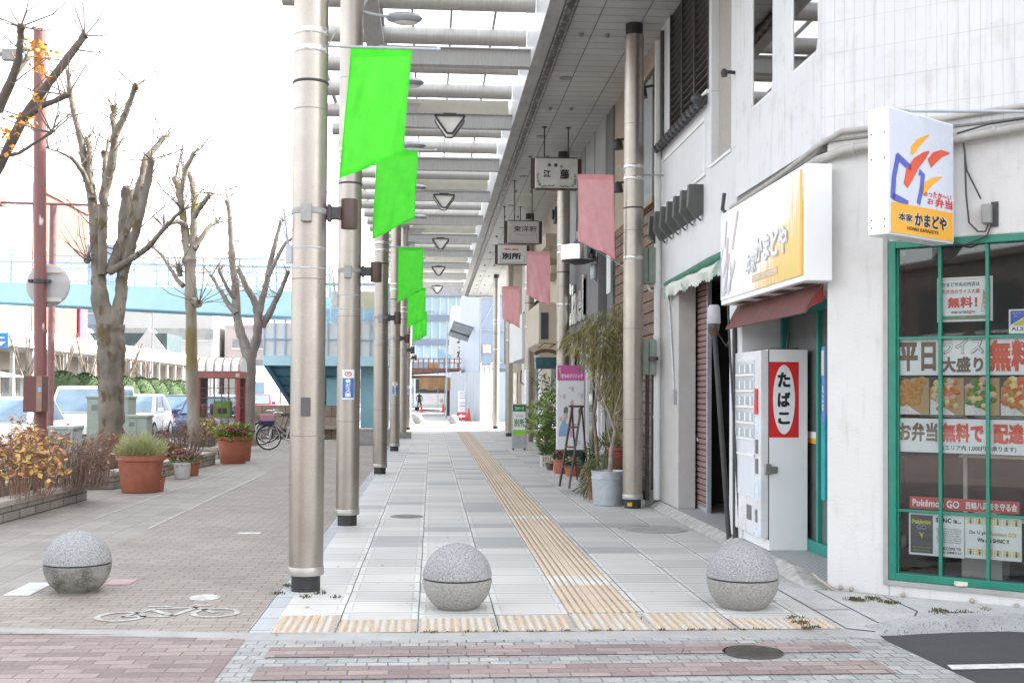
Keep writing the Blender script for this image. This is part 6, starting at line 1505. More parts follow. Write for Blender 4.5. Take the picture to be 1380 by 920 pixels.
T1 = [([(148,640,22),(149,600,18),(150,550,17.5),(150,500,18),(150,465,19),(149,437,19)],0),
 ([(146,450,14),(134,401,13),(133,367,12.5),(128,310,10),(124,265,9),(116,225,7),(107,180,6),(98,145,5),(93,110,4),(91,96,3)],.5),
 ([(138,370,9),(138,330,8),(138,300,8.5),(140,262,8.5),(151,220,8),(155,183,7),(170,152,5.5),(178,130,5),(183,116,5)],-.5),
 ([(124,268,6),(121,235,5.5),(121,200,5),(118,188,5)],.4),([(124,262,5),(112,232,5),(97,213,3.6),(80,205,2),(64,200,1)],-.7),
 ([(155,182,5),(152,162,5),(154,145,5.2)],.2),([(141,262,6),(142,225,5.5),(143,208,6)],.5),
 ([(152,445,13),(163,400,11),(165,367,10),(166,335,10),(168,290,11),(173,259,11)],.6),
 ([(165,372,8),(176,335,8.5),(184,307,8),(200,243,7),(204,215,6)],-.3),
 ([(147,368,8),(162,326,7.5),(175,300,7),(190,243,6.5),(197,213,6),(209,200,5),(220,186,4)],.7),
 ([(148,366,7),(175,350,6),(199,334,5),(222,307,4),(238,290,3),(246,284,2.5)],-.9),
 ([(121,352,4),(118,345,4.5),(117,352,5)],-.1)]
mktree('nearest whole pollarded tree, its forked trunk blotched with brown moss', 20.6, T1, 12, .3, 1.3)
T2 = [([(264,625,13),(262,600,11.5),(259,540,10.5),(258,470,10.5),(257,400,10.5),(256,350,10)],0),
 ([(255,352,9),(249,310,7),(245,280,6),(241,255,5.5),(236,241,5)],.4),([(246,285,5),(243,262,5),(251,226,4.5),(262,206,4)],-.3),
 ([(258,352,8),(262,300,7),(262,262,6),(258,240,5.5),(254,233,5)],.5),([(262,292,5),(272,276,4.4),(284,261,3.6)],-.5),
 ([(257,402,6),(262,406,6.5),(268,409,6.5)],-.2),([(247,385,5),(238,376,4),(229,360,3.4),(218,343,3),(206,333,2)],.4),
 ([(252,305,5),(240,298,4.4),(231,300,4),(222,307,3)],-.3),([(262,335,6),(277,312,4.4),(286,302,3.6),(294,299,3)],.4),([(243,372,5),(241,360,5.5)],-.1)]
mktree('middle pollarded tree, its straight trunk stained with yellow lichen', 27.2, T2, 14, .3, 1.4, pm('lichen_bark', (.30,.265,.22), (.19,.168,.135), 5, .9, bump=.9, bscale=28, stretch=(1,1,.3), speck=((.185,.15,.06), 2.4, .57), bdist=.012))
T3 = [([(336,608,13),(335,575,11.5),(336,520,11),(336,485,12),(334,468,12)],0),
 ([(333,475,10),(324,448,8.5),(319,425,8),(317,384,7),(313,350,6),(311,305,5),(309,285,4),(307,273,4)],.4),
 ([(338,480,10),(347,450,8),(348,422,7.5),(342,404,6),(331,385,5),(321,362,4)],-.4),([(348,430,7),(353,405,6),(359,382,5.5),(363,360,5),(371,327,4),(379,298,3)],.5),
 ([(353,440,7),(362,425,6),(373,402,5),(381,385,4),(388,367,3.4)],-.5),([(318,422,6),(306,407,4.5),(297,391,4),(285,371,3)],.4),([(314,400,4),(306,388,3),(296,365,3)],-.3),
 ([(362,372,4),(372,350,3.6),(385,327,3),(396,320,2)],.3)]
mktree('farthest pollarded tree, right of the telephone booth', 33.2, T3, 14, .3, 1.4, pm('grey_bark', (.25,.225,.20), (.16,.14,.12), 5, .9, bump=.8, bscale=28, stretch=(1,1,.35)), 0)
T0 = [([(-70,640,22),(-66,480,20),(-58,380,19),(-48,310,18)],0),([(-48,315,13),(-22,262,10),(0,222,9),(32,158,8),(60,120,7),(90,80,6.5),(105,60,6),(114,48,6)],.3),
 ([(32,160,6),(58,142,5),(78,134,5),(92,128,4.5)],-.5),([(-50,320,12),(-25,210,9),(-5,150,8),(12,115,7.5),(25,82,6.5),(28,50,6),(28,36,6)],-.5),([(0,150,6),(22,98,5.5),(38,76,4)],.4),
 ([(-30,250,5),(0,211,3.4),(25,207,3),(48,192,2.4),(70,179,2)],-.4)]
t0, ends = mktree('tree at the left edge with thick dark limbs and a few orange leaves', 14.2, T0, 9, .25, .8, pm('dark_bark', (.13,.105,.085), (.085,.07,.058), 5, .9, bump=.9, bscale=30))
b = MB()
for k in range(190):
    x, y = rnd.choice([(58,62),(62,72),(50,80),(56,95),(30,158),(38,162),(12,182),(52,132),(14,196),(5,165),(40,60),(52,95)]); p = PY(x+U(-10,10), y+U(-9,9), 14.2+U(-.4,.4))
    b.leaf(p, (U(-1,1),U(-1,1),U(-1,.3)), (U(-1,1),U(-1,1),U(-1,1)), U(.05,.10), U(.035,.06))
obj('leaves', b, pm('hanging_leaf', (.70,.36,.03), (.66,.25,.03), 3, .6), t0)

# ---- pole with the back of a traffic mirror
q = PY(55,640,16.6)
t = thing('mirror_pole', 'brown peeling pole carrying the back of a round traffic mirror and a brown box', 'pole', (q.x,16.6,.2)); Yp = 16.6
top = PY(53.5,40,Yp)
b = MB(); b.tube([(q.x,Yp,.15),(top.x,Yp,top.z)], .083, 20); obj('shaft', b, brown_paint, t, 50)
c = PY(60,383,Yp-.0); b = MB(); b.tube([(c.x,Yp+.14,c.z),(c.x,Yp+.16,c.z)], .305, 36); n = 10
for k in range(5): b.tube([(c.x,Yp+.14-.012*k,c.z),(c.x,Yp+.14-.012*(k+1)+.001,c.z)], [.30-.012*k*k*.6,.30-.012*(k+1)**2*.6], 36)
obj('mirror_back', b, pm('mirror_grey', (.50,.50,.49), (.40,.39,.38), 2.5, .45), t, 60)
b = MB()
for dz in (-.21,.2): b.bb((c.x-.17,Yp+.045,c.z+dz-.03),(c.x+.22,Yp+.075,c.z+dz+.03))
obj('mirror_bar', b, off_white, t)
b = MB(); m = PY(54,379,Yp); b.tube([(m.x,Yp,m.z-.03),(m.x,Yp,m.z+.03)], .095, 20)
for s in (-1,1): b.box((m.x+s*.12,Yp-.01,m.z), (.06,.08,.05))
obj('clamp', b, dark_metal, t, bevel=.006)
a, c2 = PY(36,506,Yp-.2), PY(61,555,Yp-.2); b = MB(); b.bb((a.x,Yp-.34,c2.z),(c2.x,Yp-.085,a.z)); bx = obj('control_box', b, pm('box_brown', (.155,.07,.06), (.13,.06,.05), 5, .5), t, bevel=.01)
b = MB(); b.bb((a.x+(c2.x-a.x)*.70,Yp-.346,c2.z+.01),(c2.x-.005,Yp-.341,a.z-.01)); obj('pale_panel', b, pm('panel_tan', (.33,.21,.16), (.27,.16,.12), 5, .5), bx)
b = MB(); b.bb((a.x+.205,Yp-.352,a.z-.22),(a.x+.25,Yp-.347,a.z-.16)); obj('label', b, pm('small_label', (.35,.48,.62), None, 5, .5), bx)
b = MB(); b.tube([(top.x,Yp,top.z-.25),(top.x-.35,Yp,top.z-.32),(top.x-.8,Yp,top.z-.42)], .035, 8); b.bb((top.x-.5,Yp-.05,top.z-.45),(top.x-.3,Yp+.05,top.z-.3)); obj('arm', b, pm('arm_grey', (.33,.31,.3), None, 6, .6), t)
# gantry pole behind
y = 26; q, top = PY(67,600,y), PY(70,277,y)
t = thing('gantry_pole', 'thin purple brown pole with a long horizontal arm, behind the mirror pole', 'pole', (q.x,y,-.1)); pb = pm('purple_brown', (.235,.115,.115), (.19,.09,.09), 6, .55)
b = MB(); b.tube([(q.x,y,-.1),(q.x,y,top.z)], .075, 12); obj('shaft', b, pb, t, 50)
l, r = PY(-30,272,y), PY(148,277,y); b = MB(); b.tube([(l.x,y,l.z),(r.x,y,r.z)], .03, 8); b.bb((l.x-.3,y-.3,l.z-.06),(l.x+.5,y+.3,l.z+.14)); obj('arm', b, pb, t)
# roadside cabinets
def cabinet(label, x0, y0, x1, y, d, m, h=None):
    a, c = PY(x0,y0,y), PY(x1,y0,y); t = thing('utility_cabinet', label, 'utility cabinet', ((a.x+c.x)/2,y+d/2,-.02), 'roadside cabinets')
    b = MB(); b.bb((a.x,y,-.02),(c.x,y+d,a.z-.05)); obj('casing', b, m, t, bevel=.01)
    b = MB(); b.bb((a.x-.02,y-.02,a.z-.05),(c.x+.02,y+d+.02,a.z)); obj('lid', b, m, t, bevel=.008)
    w = c.x-a.x; b = MB(); b.bb((a.x+w*.5-.004,y-.004,.1),(a.x+w*.5+.004,y-.001,a.z-.08)); b.bb((a.x+w*.54,y-.02,a.z*.55),(a.x+w*.57,y-.001,a.z*.68))
    b.bb((a.x+w*.12,y-.004,a.z*.8),(a.x+w*.38,y-.001,a.z*.88)); obj('door_detail', b, pm('cabinet_trim', (.22,.26,.22), None, 5, .5), t)
cabinet('tall grey green cabinet behind the mossy tree trunk', 117, 533, 173, 22.6, .6, cabinet_paint)
cabinet('shorter ribbed grey green cabinet right of the mossy tree trunk', 171, 559, 198, 21.9, .45, cabinet_paint)
cabinet('small pale cabinet between the brown pole and the mossy tree', 65, 574, 98, 17.8, .5, pm('cabinet_pale', (.42,.47,.45), (.36,.41,.39), 4, .5))

# ---- telephone booth
y = 30.0; a, c = PY(264,600,y), PY(322,600,y); x0, x1 = a.x, c.x; d = 1.0; zt = PY(290,500,y).z
t = thing('telephone_booth', 'red framed glass telephone booth with a white ribbed roof', 'telephone booth', ((x0+x1)/2,y+d/2,-.006))
b = MB()
for x in (x0,x1-.09):
    for yy in (y,y+d-.09): b.bb((x,yy,0),(x+.09,yy+.09,zt-.18))
b.bb((x0,y,0),(x1,y+d,.09)); obj('frame', b, red_frame, t, bevel=.006)
b = MB(); b.bb((x0-.03,y-.03,zt-.18),(x1+.03,y+d+.03,zt)); fa = obj('fascia', b, pm('fascia_brown', (.33,.12,.10), None, 5, .5), t, bevel=.01)
b = MB(); b.bb((x1-.10,y-.036,zt-.15),(x1+.0,y-.031,zt-.05)); obj('emblem', b, pm('emblem_pale', (.6,.4,.33), None, 5, .5), fa)
b = MB()
for k in range(1, 5):
    x = x0+.09+(x1-x0-.18)*k/5; b.bb((x-.009,y+.03,.09),(x+.009,y+.045,zt-.18)); b.bb((x-.009,y+d-.045,.09),(x+.009,y+d-.03,zt-.18))
for k in range(1, 7):
    z = .09+(zt-.27)*k/7
    for yy in (y+.028,y+d-.046): b.bb((x0+.09,yy,z-.008),(x1-.09,yy+.018,z+.008))
    for xx in (x0+.03,x1-.05): b.bb((xx,y+.09,z-.008),(xx+.02,y+d-.09,z+.008))
for k in range(1, 4):
    yy = y+d*k/4
    for xx in (x0+.03,x1-.05): b.bb((xx,yy-.008,.09),(xx+.02,yy+.008,zt-.18))
obj('glazing_bar', b, pm('bar_red', (.26,.08,.07), None, 5, .5), t)
b = MB()
for (p, q) in (((x0+.09,y+.050,.09),(x1-.09,y+.055,zt-.18)),((x0+.09,y+d-.055,.09),(x1-.09,y+d-.050,zt-.18)),((x0+.055,y+.09,.09),(x0+.060,y+d-.09,zt-.18)),((x1-.060,y+.09,.09),(x1-.055,y+d-.09,zt-.18))): b.bb(p, q)
obj('pane', b, clear_glass, t)
b = MB(); n = 8
prof = [(-.5*(d+.1)*math.cos(PI*k/n), .34*math.sin(PI*k/n)) for k in range(n+1)]
prof = [(yy, zz**.8*.36/.34**.8 if zz > 0 else 0) for yy, zz in prof]
b.prism([(x0-.02,y+d/2+p[0],zt+p[1]) for p in prof], (x1-x0+.04,0,0)); obj('roof', b, white_panel, t)
b = MB()
for k in range(6):
    x = x0+(x1-x0-.03)*k/5
    for p, q in zip(prof, prof[1:]): b.bar((x+.015,y+d/2+p[0]*1.01,zt+p[1]*1.02), (x+.015,y+d/2+q[0]*1.01,zt+q[1]*1.02), .035, .03)
obj('roof_rib', b, pm('rib_pink', (.42,.26,.23), None, 5, .5), t)
b = MB(); b.bb((x0+.15,y+d-.35,.80),(x1-.12,y+d-.08,.84)); b.bb((x0+.12,y+d-.3,.15),(x0+.5,y+d-.1,.45)); obj('shelf', b, galv, t)
b = MB(); b.bb((x0+.30,y+d-.34,.85),(x0+.75,y+d-.08,1.28)); ph = obj('telephone', b, pm('phone_green', (.20,.48,.03), (.17,.42,.03), 4, .4), t, bevel=.02)
b = MB(); b.bb((x0+.22,y+d-.33,.9),(x0+.29,y+d-.25,1.2)); b.bb((x0+.42,y+d-.352,.95),(x0+.66,y+d-.342,1.1)); obj('handset', b, black, ph)

# ---- bicycles
def bicycle(label, loc, rot, frame_m, basket=None):
    t = thing('bicycle', label, 'bicycle', (0,0,0), 'parked bicycles'); R_, WB = .335, 1.08
    for x in (0, WB):
        b = MB(); n = 36
        def torus(b, cx, r, rr, m=8):
            vs = [(cx+(r+rr*math.cos(2*PI*j/m))*math.cos(2*PI*i/n), rr*math.sin(2*PI*j/m), R_+(r+rr*math.cos(2*PI*j/m))*math.sin(2*PI*i/n)) for i in range(n) for j in range(m)]
            b.add(vs, [(i*m+j, ((i+1) % n)*m+j, ((i+1) % n)*m+(j+1) % m, i*m+(j+1) % m) for i in range(n) for j in range(m)])
        torus(b, x, R_-.018, .018); w = obj('wheel', b, rubber, t, 60)
        b = MB(); torus(b, x, R_-.042, .010, 6)
        for k in range(16):
            a = 2*PI*k/16; b.tube([(x,U(-.02,.02),R_),(x+(R_-.045)*math.cos(a),0,R_+(R_-.045)*math.sin(a))], .0022, 4, False)
        b.tube([(x,-.05,R_),(x,.05,R_)], .02, 8); obj('rim', b, chrome, w, 60)
        b = MB()
        pts = [(x+(R_+.02)*math.cos(a), 0, R_+(R_+.02)*math.sin(a)) for a in [(.25+.85*k/8)*PI*(1 if x else 1)-(0 if x else .15) for k in range(9)]]
        b.tube(pts, .022, 6); obj('mudguard', b, galv, t, 50)
    b = MB(); bbk = (WB*.42,0,.28); hd = (.20,0,.80); st = (WB*.58,0,.80)
    b.tube([(.0,.05,R_),(.09,.05,.62),(.14,0,.68)], .012, 6); b.tube([(.0,-.05,R_),(.09,-.05,.62),(.14,0,.68)], .012, 6); b.tube([(.13,0,.62),hd], .020, 8)
    b.tube([(.15,0,.66),(.28,0,.42),bbk], .019, 8); b.tube([(.165,0,.72),(.32,0,.52),(WB*.46,0,.40)], .015, 8); b.tube([bbk,st], .016, 8)
    for s in (-.06,.06): b.tube([bbk,(WB,s,R_)], .010, 6); b.tube([(WB*.55,0,.66),(WB,s,R_)], .009, 6); b.tube([(WB,s,R_),(WB+.1,s,.70)], .008, 6); b.tube([(WB*.66,s,.69),(WB+.24,s,.70)], .008, 6)
    b.tube([(WB-.02,-.1,R_-.05),(WB+.12,-.12,.0)], .010, 6); b.tube([(bbk[0],-.08,.28),(bbk[0]+.1,-.09,.16)], .010, 6); b.tube([(bbk[0],.08,.28),(bbk[0]-.1,.09,.40)], .010, 6); obj('frame', b, frame_m, t, 50)
    b = MB(); b.lathe([(.09,-.004),(.092,0),(.09,.004)], (bbk[0],-.06,.28), 16); obj('chain_guard', b, galv, t)
    b = MB(); b.tube([hd,(.17,0,.95)], .014, 8); b.tube([(.30,-.28,.98),(.20,-.26,1.0),(.15,-.10,.99),(.16,0,.95),(.15,.10,.99),(.20,.26,1.0),(.30,.28,.98)], .012, 8); obj('handlebar', b, chrome, t, 50)
    b = MB(); b.prism([(WB*.50,-.03,.84),(WB*.72,-.09,.86),(WB*.75,0,.87),(WB*.72,.09,.86),(WB*.50,.03,.84)], (0,0,.05)); b.tube([st,(WB*.60,0,.86)], .012, 6); obj('saddle', b, black, t, bevel=.015)
    if basket:
        b = MB(); q = [(-.22,-.17,.66),(.10,-.15,.66),(.10,.15,.66),(-.22,.17,.66)]; tp = [(-.28,-.20,.94),(.14,-.19,.94),(.14,.19,.94),(-.28,.20,.94)]
        b.add(q+tp, [(3,2,1,0),(0,1,5,4),(1,2,6,5),(2,3,7,6),(3,0,4,7),(4,5,6,7)]); bk = obj('basket', b, basket[0], t, bevel=.02)
        b = MB(); b.add([(p[0]*1.03-.002,p[1]*1.04,p[2]) for p in q]+[(p[0]*.55+r_[0]*.45,(p[1]*.55+r_[1]*.45)*1.05,.66+.11) for p, r_ in zip(q,tp)], [(0,1,5,4),(1,2,6,5),(2,3,7,6),(3,0,4,7)]); obj('basket_base', b, basket[1], bk)
    t.location = loc; t.rotation_euler = (0,0,rot); return t
q = G(367,606); bicycle('silver bicycle with a pink and navy front basket', (q.x-.1,q.y,-.004), .32, pm('bike_silver', (.50,.48,.44), None, 5, .35, .6), (pm('basket_pink', (.50,.26,.34), (.42,.21,.28), 30, .8), pm('basket_navy', (.03,.035,.10), None, 5, .7)))
q = G(347,600); bicycle('grey bicycle behind the one with the pink basket', (q.x+.05,q.y+.35,-.004), .12, pm('bike_grey', (.16,.16,.17), None, 5, .4, .4))
q = G(385,598); bicycle('dark bicycle nearest the stone wall', (q.x-.62,q.y+.6,-.004), .25, pm('bike_dark', (.06,.05,.05), None, 5, .4, .4))

# ---- stone wall, bench block, footbridge with its stair
sw_x = stonewall('rough_stone', (1,0,0), (.33,.26,.19), (.20,.155,.115), (.10,.085,.07), .75, .36, .012)
a, c = PY(337,546,38), PY(463,546,38); b = MB(); b.bb((a.x,38,-.02),(c.x,38.5,a.z)); 
t = thing('stone_wall', 'low brown stone block wall under the blue stair', 'wall', ((a.x+c.x)/2,38.2,0)); obj('wall', b, sw_x, t)
b = MB(); b.bb((a.x,37.5,.33),(c.x-.2,37.98,.42)); obj('ledge', b, pm('ledge_stone', (.32,.27,.22), None, 5, .9), t)
q0, q1 = PY(484,580,34), PY(527,580,34); t = thing('stone_bench', 'pale stone block bench behind the left columns', 'bench', ((q0.x+q1.x)/2,34,0)); b = MB(); b.bb((q0.x,33.8,0),(q1.x,34.5,.42)); obj('block', b, concrete, t, bevel=.02); b = MB(); b.bb((q0.x-.02,33.78,.42),(q1.x+.02,34.52,.47)); obj('seat', b, pm('bench_top', (.45,.43,.40), None, 5, .8), t, bevel=.01)
bl = pm('bridge_blue', (.40,.62,.68), (.36,.57,.63), 1, .5); bl_d = pm('stair_blue', (.10,.27,.36), (.08,.22,.30), 1.5, .55); bl_r = pm('rail_blue', (.34,.49,.62), None, 4, .5)
t = thing('footbridge', 'pale blue steel footbridge over the road with a stair down to the pavement', 'footbridge', (-8,44,0))
yR, yL = 42.0, 52.0
Rt, Rb = PY(425,393,yR), PY(425,428,yR); Lt, Lb = PY(-60,377.5,yL), PY(-60,404,yL)
b = MB(); dep = V((.3,2.4,0)); b.prism([Lb, Rb, Rt, Lt], V((.0,.12,0))); b.prism([Lb+dep, Rb+dep, Rt+dep, Lt+dep], (0,.12,0)); obj('girder', b, bl, t)
b = MB(); b.obox(Lb+V((0,.12,.05)), Rb-Lb, dep, (0,0,.12)); b.obox(Lb+V((0,-.05,-.05)), Rb-Lb, V((0,.3,0)), (0,0,.05)); obj('deck', b, bl_d, t)
far = Lt+(Lt-Rt)*1.2; farb = Lb+(Lb-Rb)*1.2
b = MB(); b.prism([farb, Lb-V((0.01,0,0)), Lt-V((.01,0,0)), far], (0,.12,0)); obj('far_girder', b, bl, t)
b = MB(); n = 22
for off in (V((0,.05,0)), dep):
    for k in range(n+1):
        p = Lt.lerp(Rt, k/n)+off
        if k % 2 == 0: b.bar(p, p+V((0,0,1.15)), .06)
    for h in (1.15,.85): b.bar(Lt+off+V((0,0,h)), Rt+off+V((0,0,h)), .05)
    b.bar(Lt+off+V((0,0,.12)), Rt+off+V((0,0,.12)), .04)
obj('railing', b, bl_r, t)
b = MB(); nn = 150
for k in range(nn): p = Lt.lerp(Rt, k/nn)+dep; b.bar(p+V((0,0,.12)), p+V((0,0,.85)), .016)
obj('baluster', b, bl_r, t)
# landing and stair
ys_ = 39.2; A, B_ = PY(354,479,ys_), PY(528,479,ys_); zb_ = PY(354,492,ys_).z
b = MB(); b.bb((A.x,ys_,zb_),(B_.x,ys_+2.2,A.z)); obj('landing', b, bl, t)
b = MB(); b.bb((A.x+.05,ys_+.05,A.z),(B_.x-.02,ys_+.09,A.z+1.1)); obj('landing_panel', b, pm('landing_white', (.62,.64,.64), (.55,.56,.55), 1, .5), t)
b = MB(); w_ = B_.x-A.x
for k in range(13): x = A.x+.03+(w_-.06)*k/12; b.bb((x-.025,ys_,A.z),(x+.025,ys_+.05,A.z+1.2))
b.bb((A.x,ys_-.01,A.z+1.2),(B_.x,ys_+.06,A.z+1.26)); b.bb((A.x,ys_-.01,A.z+.55),(B_.x,ys_+.03,A.z+.58)); obj('landing_rail', b, bl_r, t)
b = MB(); ns = 8; xs0, xs1 = A.x+.12, PY(458,500,ys_).x
for k in range(ns):
    yy = ys_+.25+k*.5; z1 = zb_-(zb_)*k/ns; z0 = zb_-(zb_)*(k+1)/ns; sh = k*.14
    b.add([(xs0+sh,yy,z1),(xs1,yy,z1),(xs1,yy+.28,z1-.10),(xs0+sh,yy+.28,z1-.10),(xs1,yy+.5,z0),(xs0+sh+.14,yy+.5,z0)], [(0,1,2,3),(3,2,4,5)])
    b.bb((xs0+sh,yy+.2,z1-.13),(xs1,yy+.45,z1-.10))
obj('stair_underside', b, bl_d, t)
b = MB(); b.prism([(xs0-.10,ys_+.1,zb_),(xs0+.06,ys_+.1,zb_),(xs0+1.10,ys_+4.2,0),(xs0+.95,ys_+4.2,0)], (0,.15,0)); obj('stair_string', b, bl_d, t)
b = MB()
for px0, px1, m_ in ((440,463,0),(486,508,0)):
    b = MB(); p0, p1 = PY(px0,520,ys_+1), PY(px1,520,ys_+1); b.bb((p0.x,ys_+1,0),(p1.x,ys_+1.5,zb_)); obj('pier', b, pm('pier_blue', (.26,.47,.56), (.22,.41,.49), 2, .5), t)
b = MB()  # upper stair tower up to the deck
zt2 = Rb.z
for k in range(7): 
    p0 = V((PY(520,400,41).x-.0, 41.2, A.z+.05)).lerp(V((PY(430,400,41).x, 41.2, zt2+.1)), k/6); b.bar(p0, p0+V((0,0,1.2)), .05)
b.prism([V((PY(520,440,41).x,41.1,A.z)), V((PY(430,440,41).x,41.1,zt2+.1)), V((PY(430,440,41).x,41.1,zt2-.35)), V((PY(520,440,41).x,41.1,A.z-.35))], (0,.1,0)); obj('upper_stair', b, bl, t)
b = MB()
for px_ in (465,520,538): 
    p = PY(px_,500,42.2); b.bb((p.x-.12,42.2,0),(p.x+.12,42.45,zt2+1.3))
p0, p1 = PY(438,405,42.3), PY(540,405,42.3); b.bb((p0.x,42.25,zt2-.05),(p1.x,42.4,zt2+.35)); b.bb((p0.x,42.25,zt2+1.2),(p1.x,42.4,zt2+1.3)); obj('tower_frame', b, bl_r, t)
b = MB(); b.bb((p0.x+.1,43.4,A.z),(p1.x-.1,43.5,zt2+1.1)); obj('tower_panel', b, pm('tower_cream', (.62,.55,.36), (.66,.64,.58), .9, .6, lo=.45, hi=.55), t)
# ------------------------------------------------------------------ vehicles
def car(label, x, y, paint, L=4.0, W=1.70, H=1.48, hood=.95, van=False, name='parked_car', cat='car', grp='cars parked along the kerb', front=-1):
    t = thing(name, label, cat, (0,0,0), grp); zg = 0
    hw = W/2; belt = H*(.60 if not van else .56); hz = belt-.10
    y0, y1 = 0, L
    st = [(0,.72,.30,hz-.32),(.06,.84,.22,hz-.18),(.25,.95,.18,hz-.07),(hood*.9,1.0,.17,belt-.02),(L*.5,1.0,.17,belt),(L-.5,1.0,.17,belt),(L-.1,.96,.20,belt-.03),(L,.86,.30,belt-.12)]
    vs = []; m = 10
    for (yy, k, zb, zs) in st:
        w = hw*k
        for px, pz in ((-.80,zb),(-.97,zb+.10),(-1,zb+(zs-zb)*.5),(-.97,zs-.07),(-.86,zs),(.86,zs),(.97,zs-.07),(1,zb+(zs-zb)*.5),(.97,zb+.10),(.80,zb)): vs.append((w*px, yy, pz))
    b = MB(); fs = [(i*m+j, (i+1)*m+j, (i+1)*m+(j+1) % m, i*m+(j+1) % m) for i in range(len(st)-1) for j in range(m)]
    fs = [f[::-1] for f in fs]; fs += [tuple(range(m)), tuple((len(st)-1)*m+j for j in range(m-1,-1,-1))]
    b.add(vs, fs); body = obj('body', b, paint, t, 50, bevel=.02)
    wb, wt = hw*.93, hw*(.76 if not van else .84)
    ws, rs, re, rb = hood, hood+(.75 if not van else .55), L-(.75 if not van else .25), L-.12
    zb = belt-.03
    C8 = [(-wb,ws,zb),(wb,ws,zb),(wt,rs,H-.03),(-wt,rs,H-.03),(-wb,rb,zb),(wb,rb,zb),(wt,re,H-.03),(-wt,re,H-.03)]
    b = MB(); b.add(C8+[(wt*.9,rs+.12,H),(-wt*.9,rs+.12,H),(wt*.9,re-.12,H),(-wt*.9,re-.12,H)], [(0,1,2,3),(5,4,7,6),(1,5,6,2),(4,0,3,7),(3,2,8,9),(2,6,10,8),(6,7,11,10),(7,3,9,11),(9,8,10,11)]); obj('cabin', b, paint, t, 40, bevel=.03)
    def inset(a, c, d, e, k0, k1, push, nm='window'):
        a, c, d, e = map(V, (a,c,d,e)); n = (c-a).cross(e-a).normalized()*push
        q = lambda u, v: (a*(1-u)+c*u)*(1-v)+(e*(1-u)+d*u)*v+n
        b = MB(); b.face([q(k0,.08),q(k1,.08),q(k1,.92),q(k0,.92)]); return obj(nm, b, car_glass, t)
    inset(C8[0],C8[1],C8[2],C8[3],.06,.94,.014,'windscreen'); inset(C8[5],C8[4],C8[7],C8[6],.08,.92,.014,'rear_window')
    for k0, k1 in ((.08,.50),(.54,.93)): inset(C8[1],C8[5],C8[6],C8[2],k0,k1,.014); inset(C8[4],C8[0],C8[3],C8[7],1-k1,1-k0,.014)
    for sx in (-1,1):
        for yy in (hood*.80, L-.72):
            b = MB(); b.tube([(sx*(hw-.20),yy,.30),(sx*(hw+.005),yy,.30)], .30, 20); w = obj('wheel', b, rubber, t, 40)
            b = MB(); b.tube([(sx*(hw-.01),yy,.30),(sx*(hw+.012),yy,.30)], .19, 14); obj('rim', b, galv, w, 40)
        b = MB(); b.prism([(sx*hw*.52,.085,hz-.34),(sx*hw*.86,.13,hz-.30),(sx*hw*.93,.36,hz-.16),(sx*hw*.72,.20,hz-.17)], (0,-.085,.03)); obj('headlight', b, pm('headlight_glass', (.60,.63,.66), (.40,.43,.46), 9, .12), t)
        b = MB(); b.box((sx*(hw+.10),hood+.28,belt+.07), (.20,.10,.15)); obj('mirror', b, paint, t, bevel=.03)
        b = MB(); b.box((sx*hw*.86,L-.02,belt-.22), (.16,.10,.25)); obj('tail_light', b, red, t, bevel=.02)
    b = MB(); b.bb((-hw*.50,-.012,hz-.37),(hw*.50,.05,hz-.29)); b.bb((-hw*.62,-.015,.30),(hw*.62,.03,.42)); b.bb((-hw*.95,hood-.02,belt-.012),(hw*.9,hood+.02,belt+.004)); obj('grille', b, black, t)
    b = MB(); b.bb((-.17,-.03,.45),(.17,.0,.61)); obj('number_plate', b, ink_white, t)
    t.location = (x,y,-.135); return t
carw = pm('car_white', (.78,.78,.79), (.74,.74,.75), 1, .22); carb = pm('car_black', (.02,.022,.03), None, 1, .18); carblue = pm('car_navy', (.03,.06,.16), None, 1, .2); cars = pm('car_silver', (.55,.56,.58), None, 1, .25, .3)
car('white hatchback at the left edge behind the yellow leaved shrubs', -10.35, 27.2, carw, 3.9, 1.7, 1.50)
car('white minivan with a wide windscreen behind the brown pole', -10.35, 33.6, carw, 4.6, 1.74, 1.80, .80, True)
car('white compact car right of the mossy tree trunk', -10.35, 39.6, carw, 3.9, 1.68, 1.55)
car('black car beyond the white compact car', -10.2, 45.8, carb, 4.2, 1.7, 1.50)
car('navy blue car half hidden by the lichen stained trunk', -7.75, 38.5, carblue, 4.0, 1.68, 1.48, grp='cars driving on the road')
car('silver grey car seen through the telephone booth glass', -9.7, 53, cars, 4.3, 1.7, 1.50, grp='cars driving on the road')
car('dark red car far down the road beside the blue stair', -10.6, 70, pm('car_red', (.35,.03,.04), None, 2, .25), 4.2, 1.7, 1.48, grp='cars driving on the road')
t = thing('delivery_truck', 'white box truck far down the road, left of the blue stair', 'truck', (-11.6,76,-.135)); b = MB(); b.bb((-12.7,76.8,.6),(-10.6,81,3.2)); obj('box', b, carw, t, bevel=.03)
b = MB(); b.prism([(-12.6,75.2,.4),(-12.6,75.3,1.3),(-12.6,75.7,2.2),(-12.6,76.7,2.3),(-12.6,76.7,.4)], (1.9,0,0)); obj('cab', b, carw, t, bevel=.03)
b = MB(); b.face([(-12.5,75.27,1.3),(-10.8,75.27,1.3),(-10.85,75.66,2.12),(-12.45,75.66,2.12)]); obj('windscreen', b, car_glass, t)
for yy in (75.9,79.8):
    for x in (-12.6,-10.9): b = MB(); b.tube([(x,yy,.27),(x+.2,yy,.27)], .40, 16); obj('wheel', b, rubber, t, 40)
b = MB(); b.bb((-12.6,75.12,.35),(-10.7,75.3,.6)); obj('bumper', b, dark_metal, t)
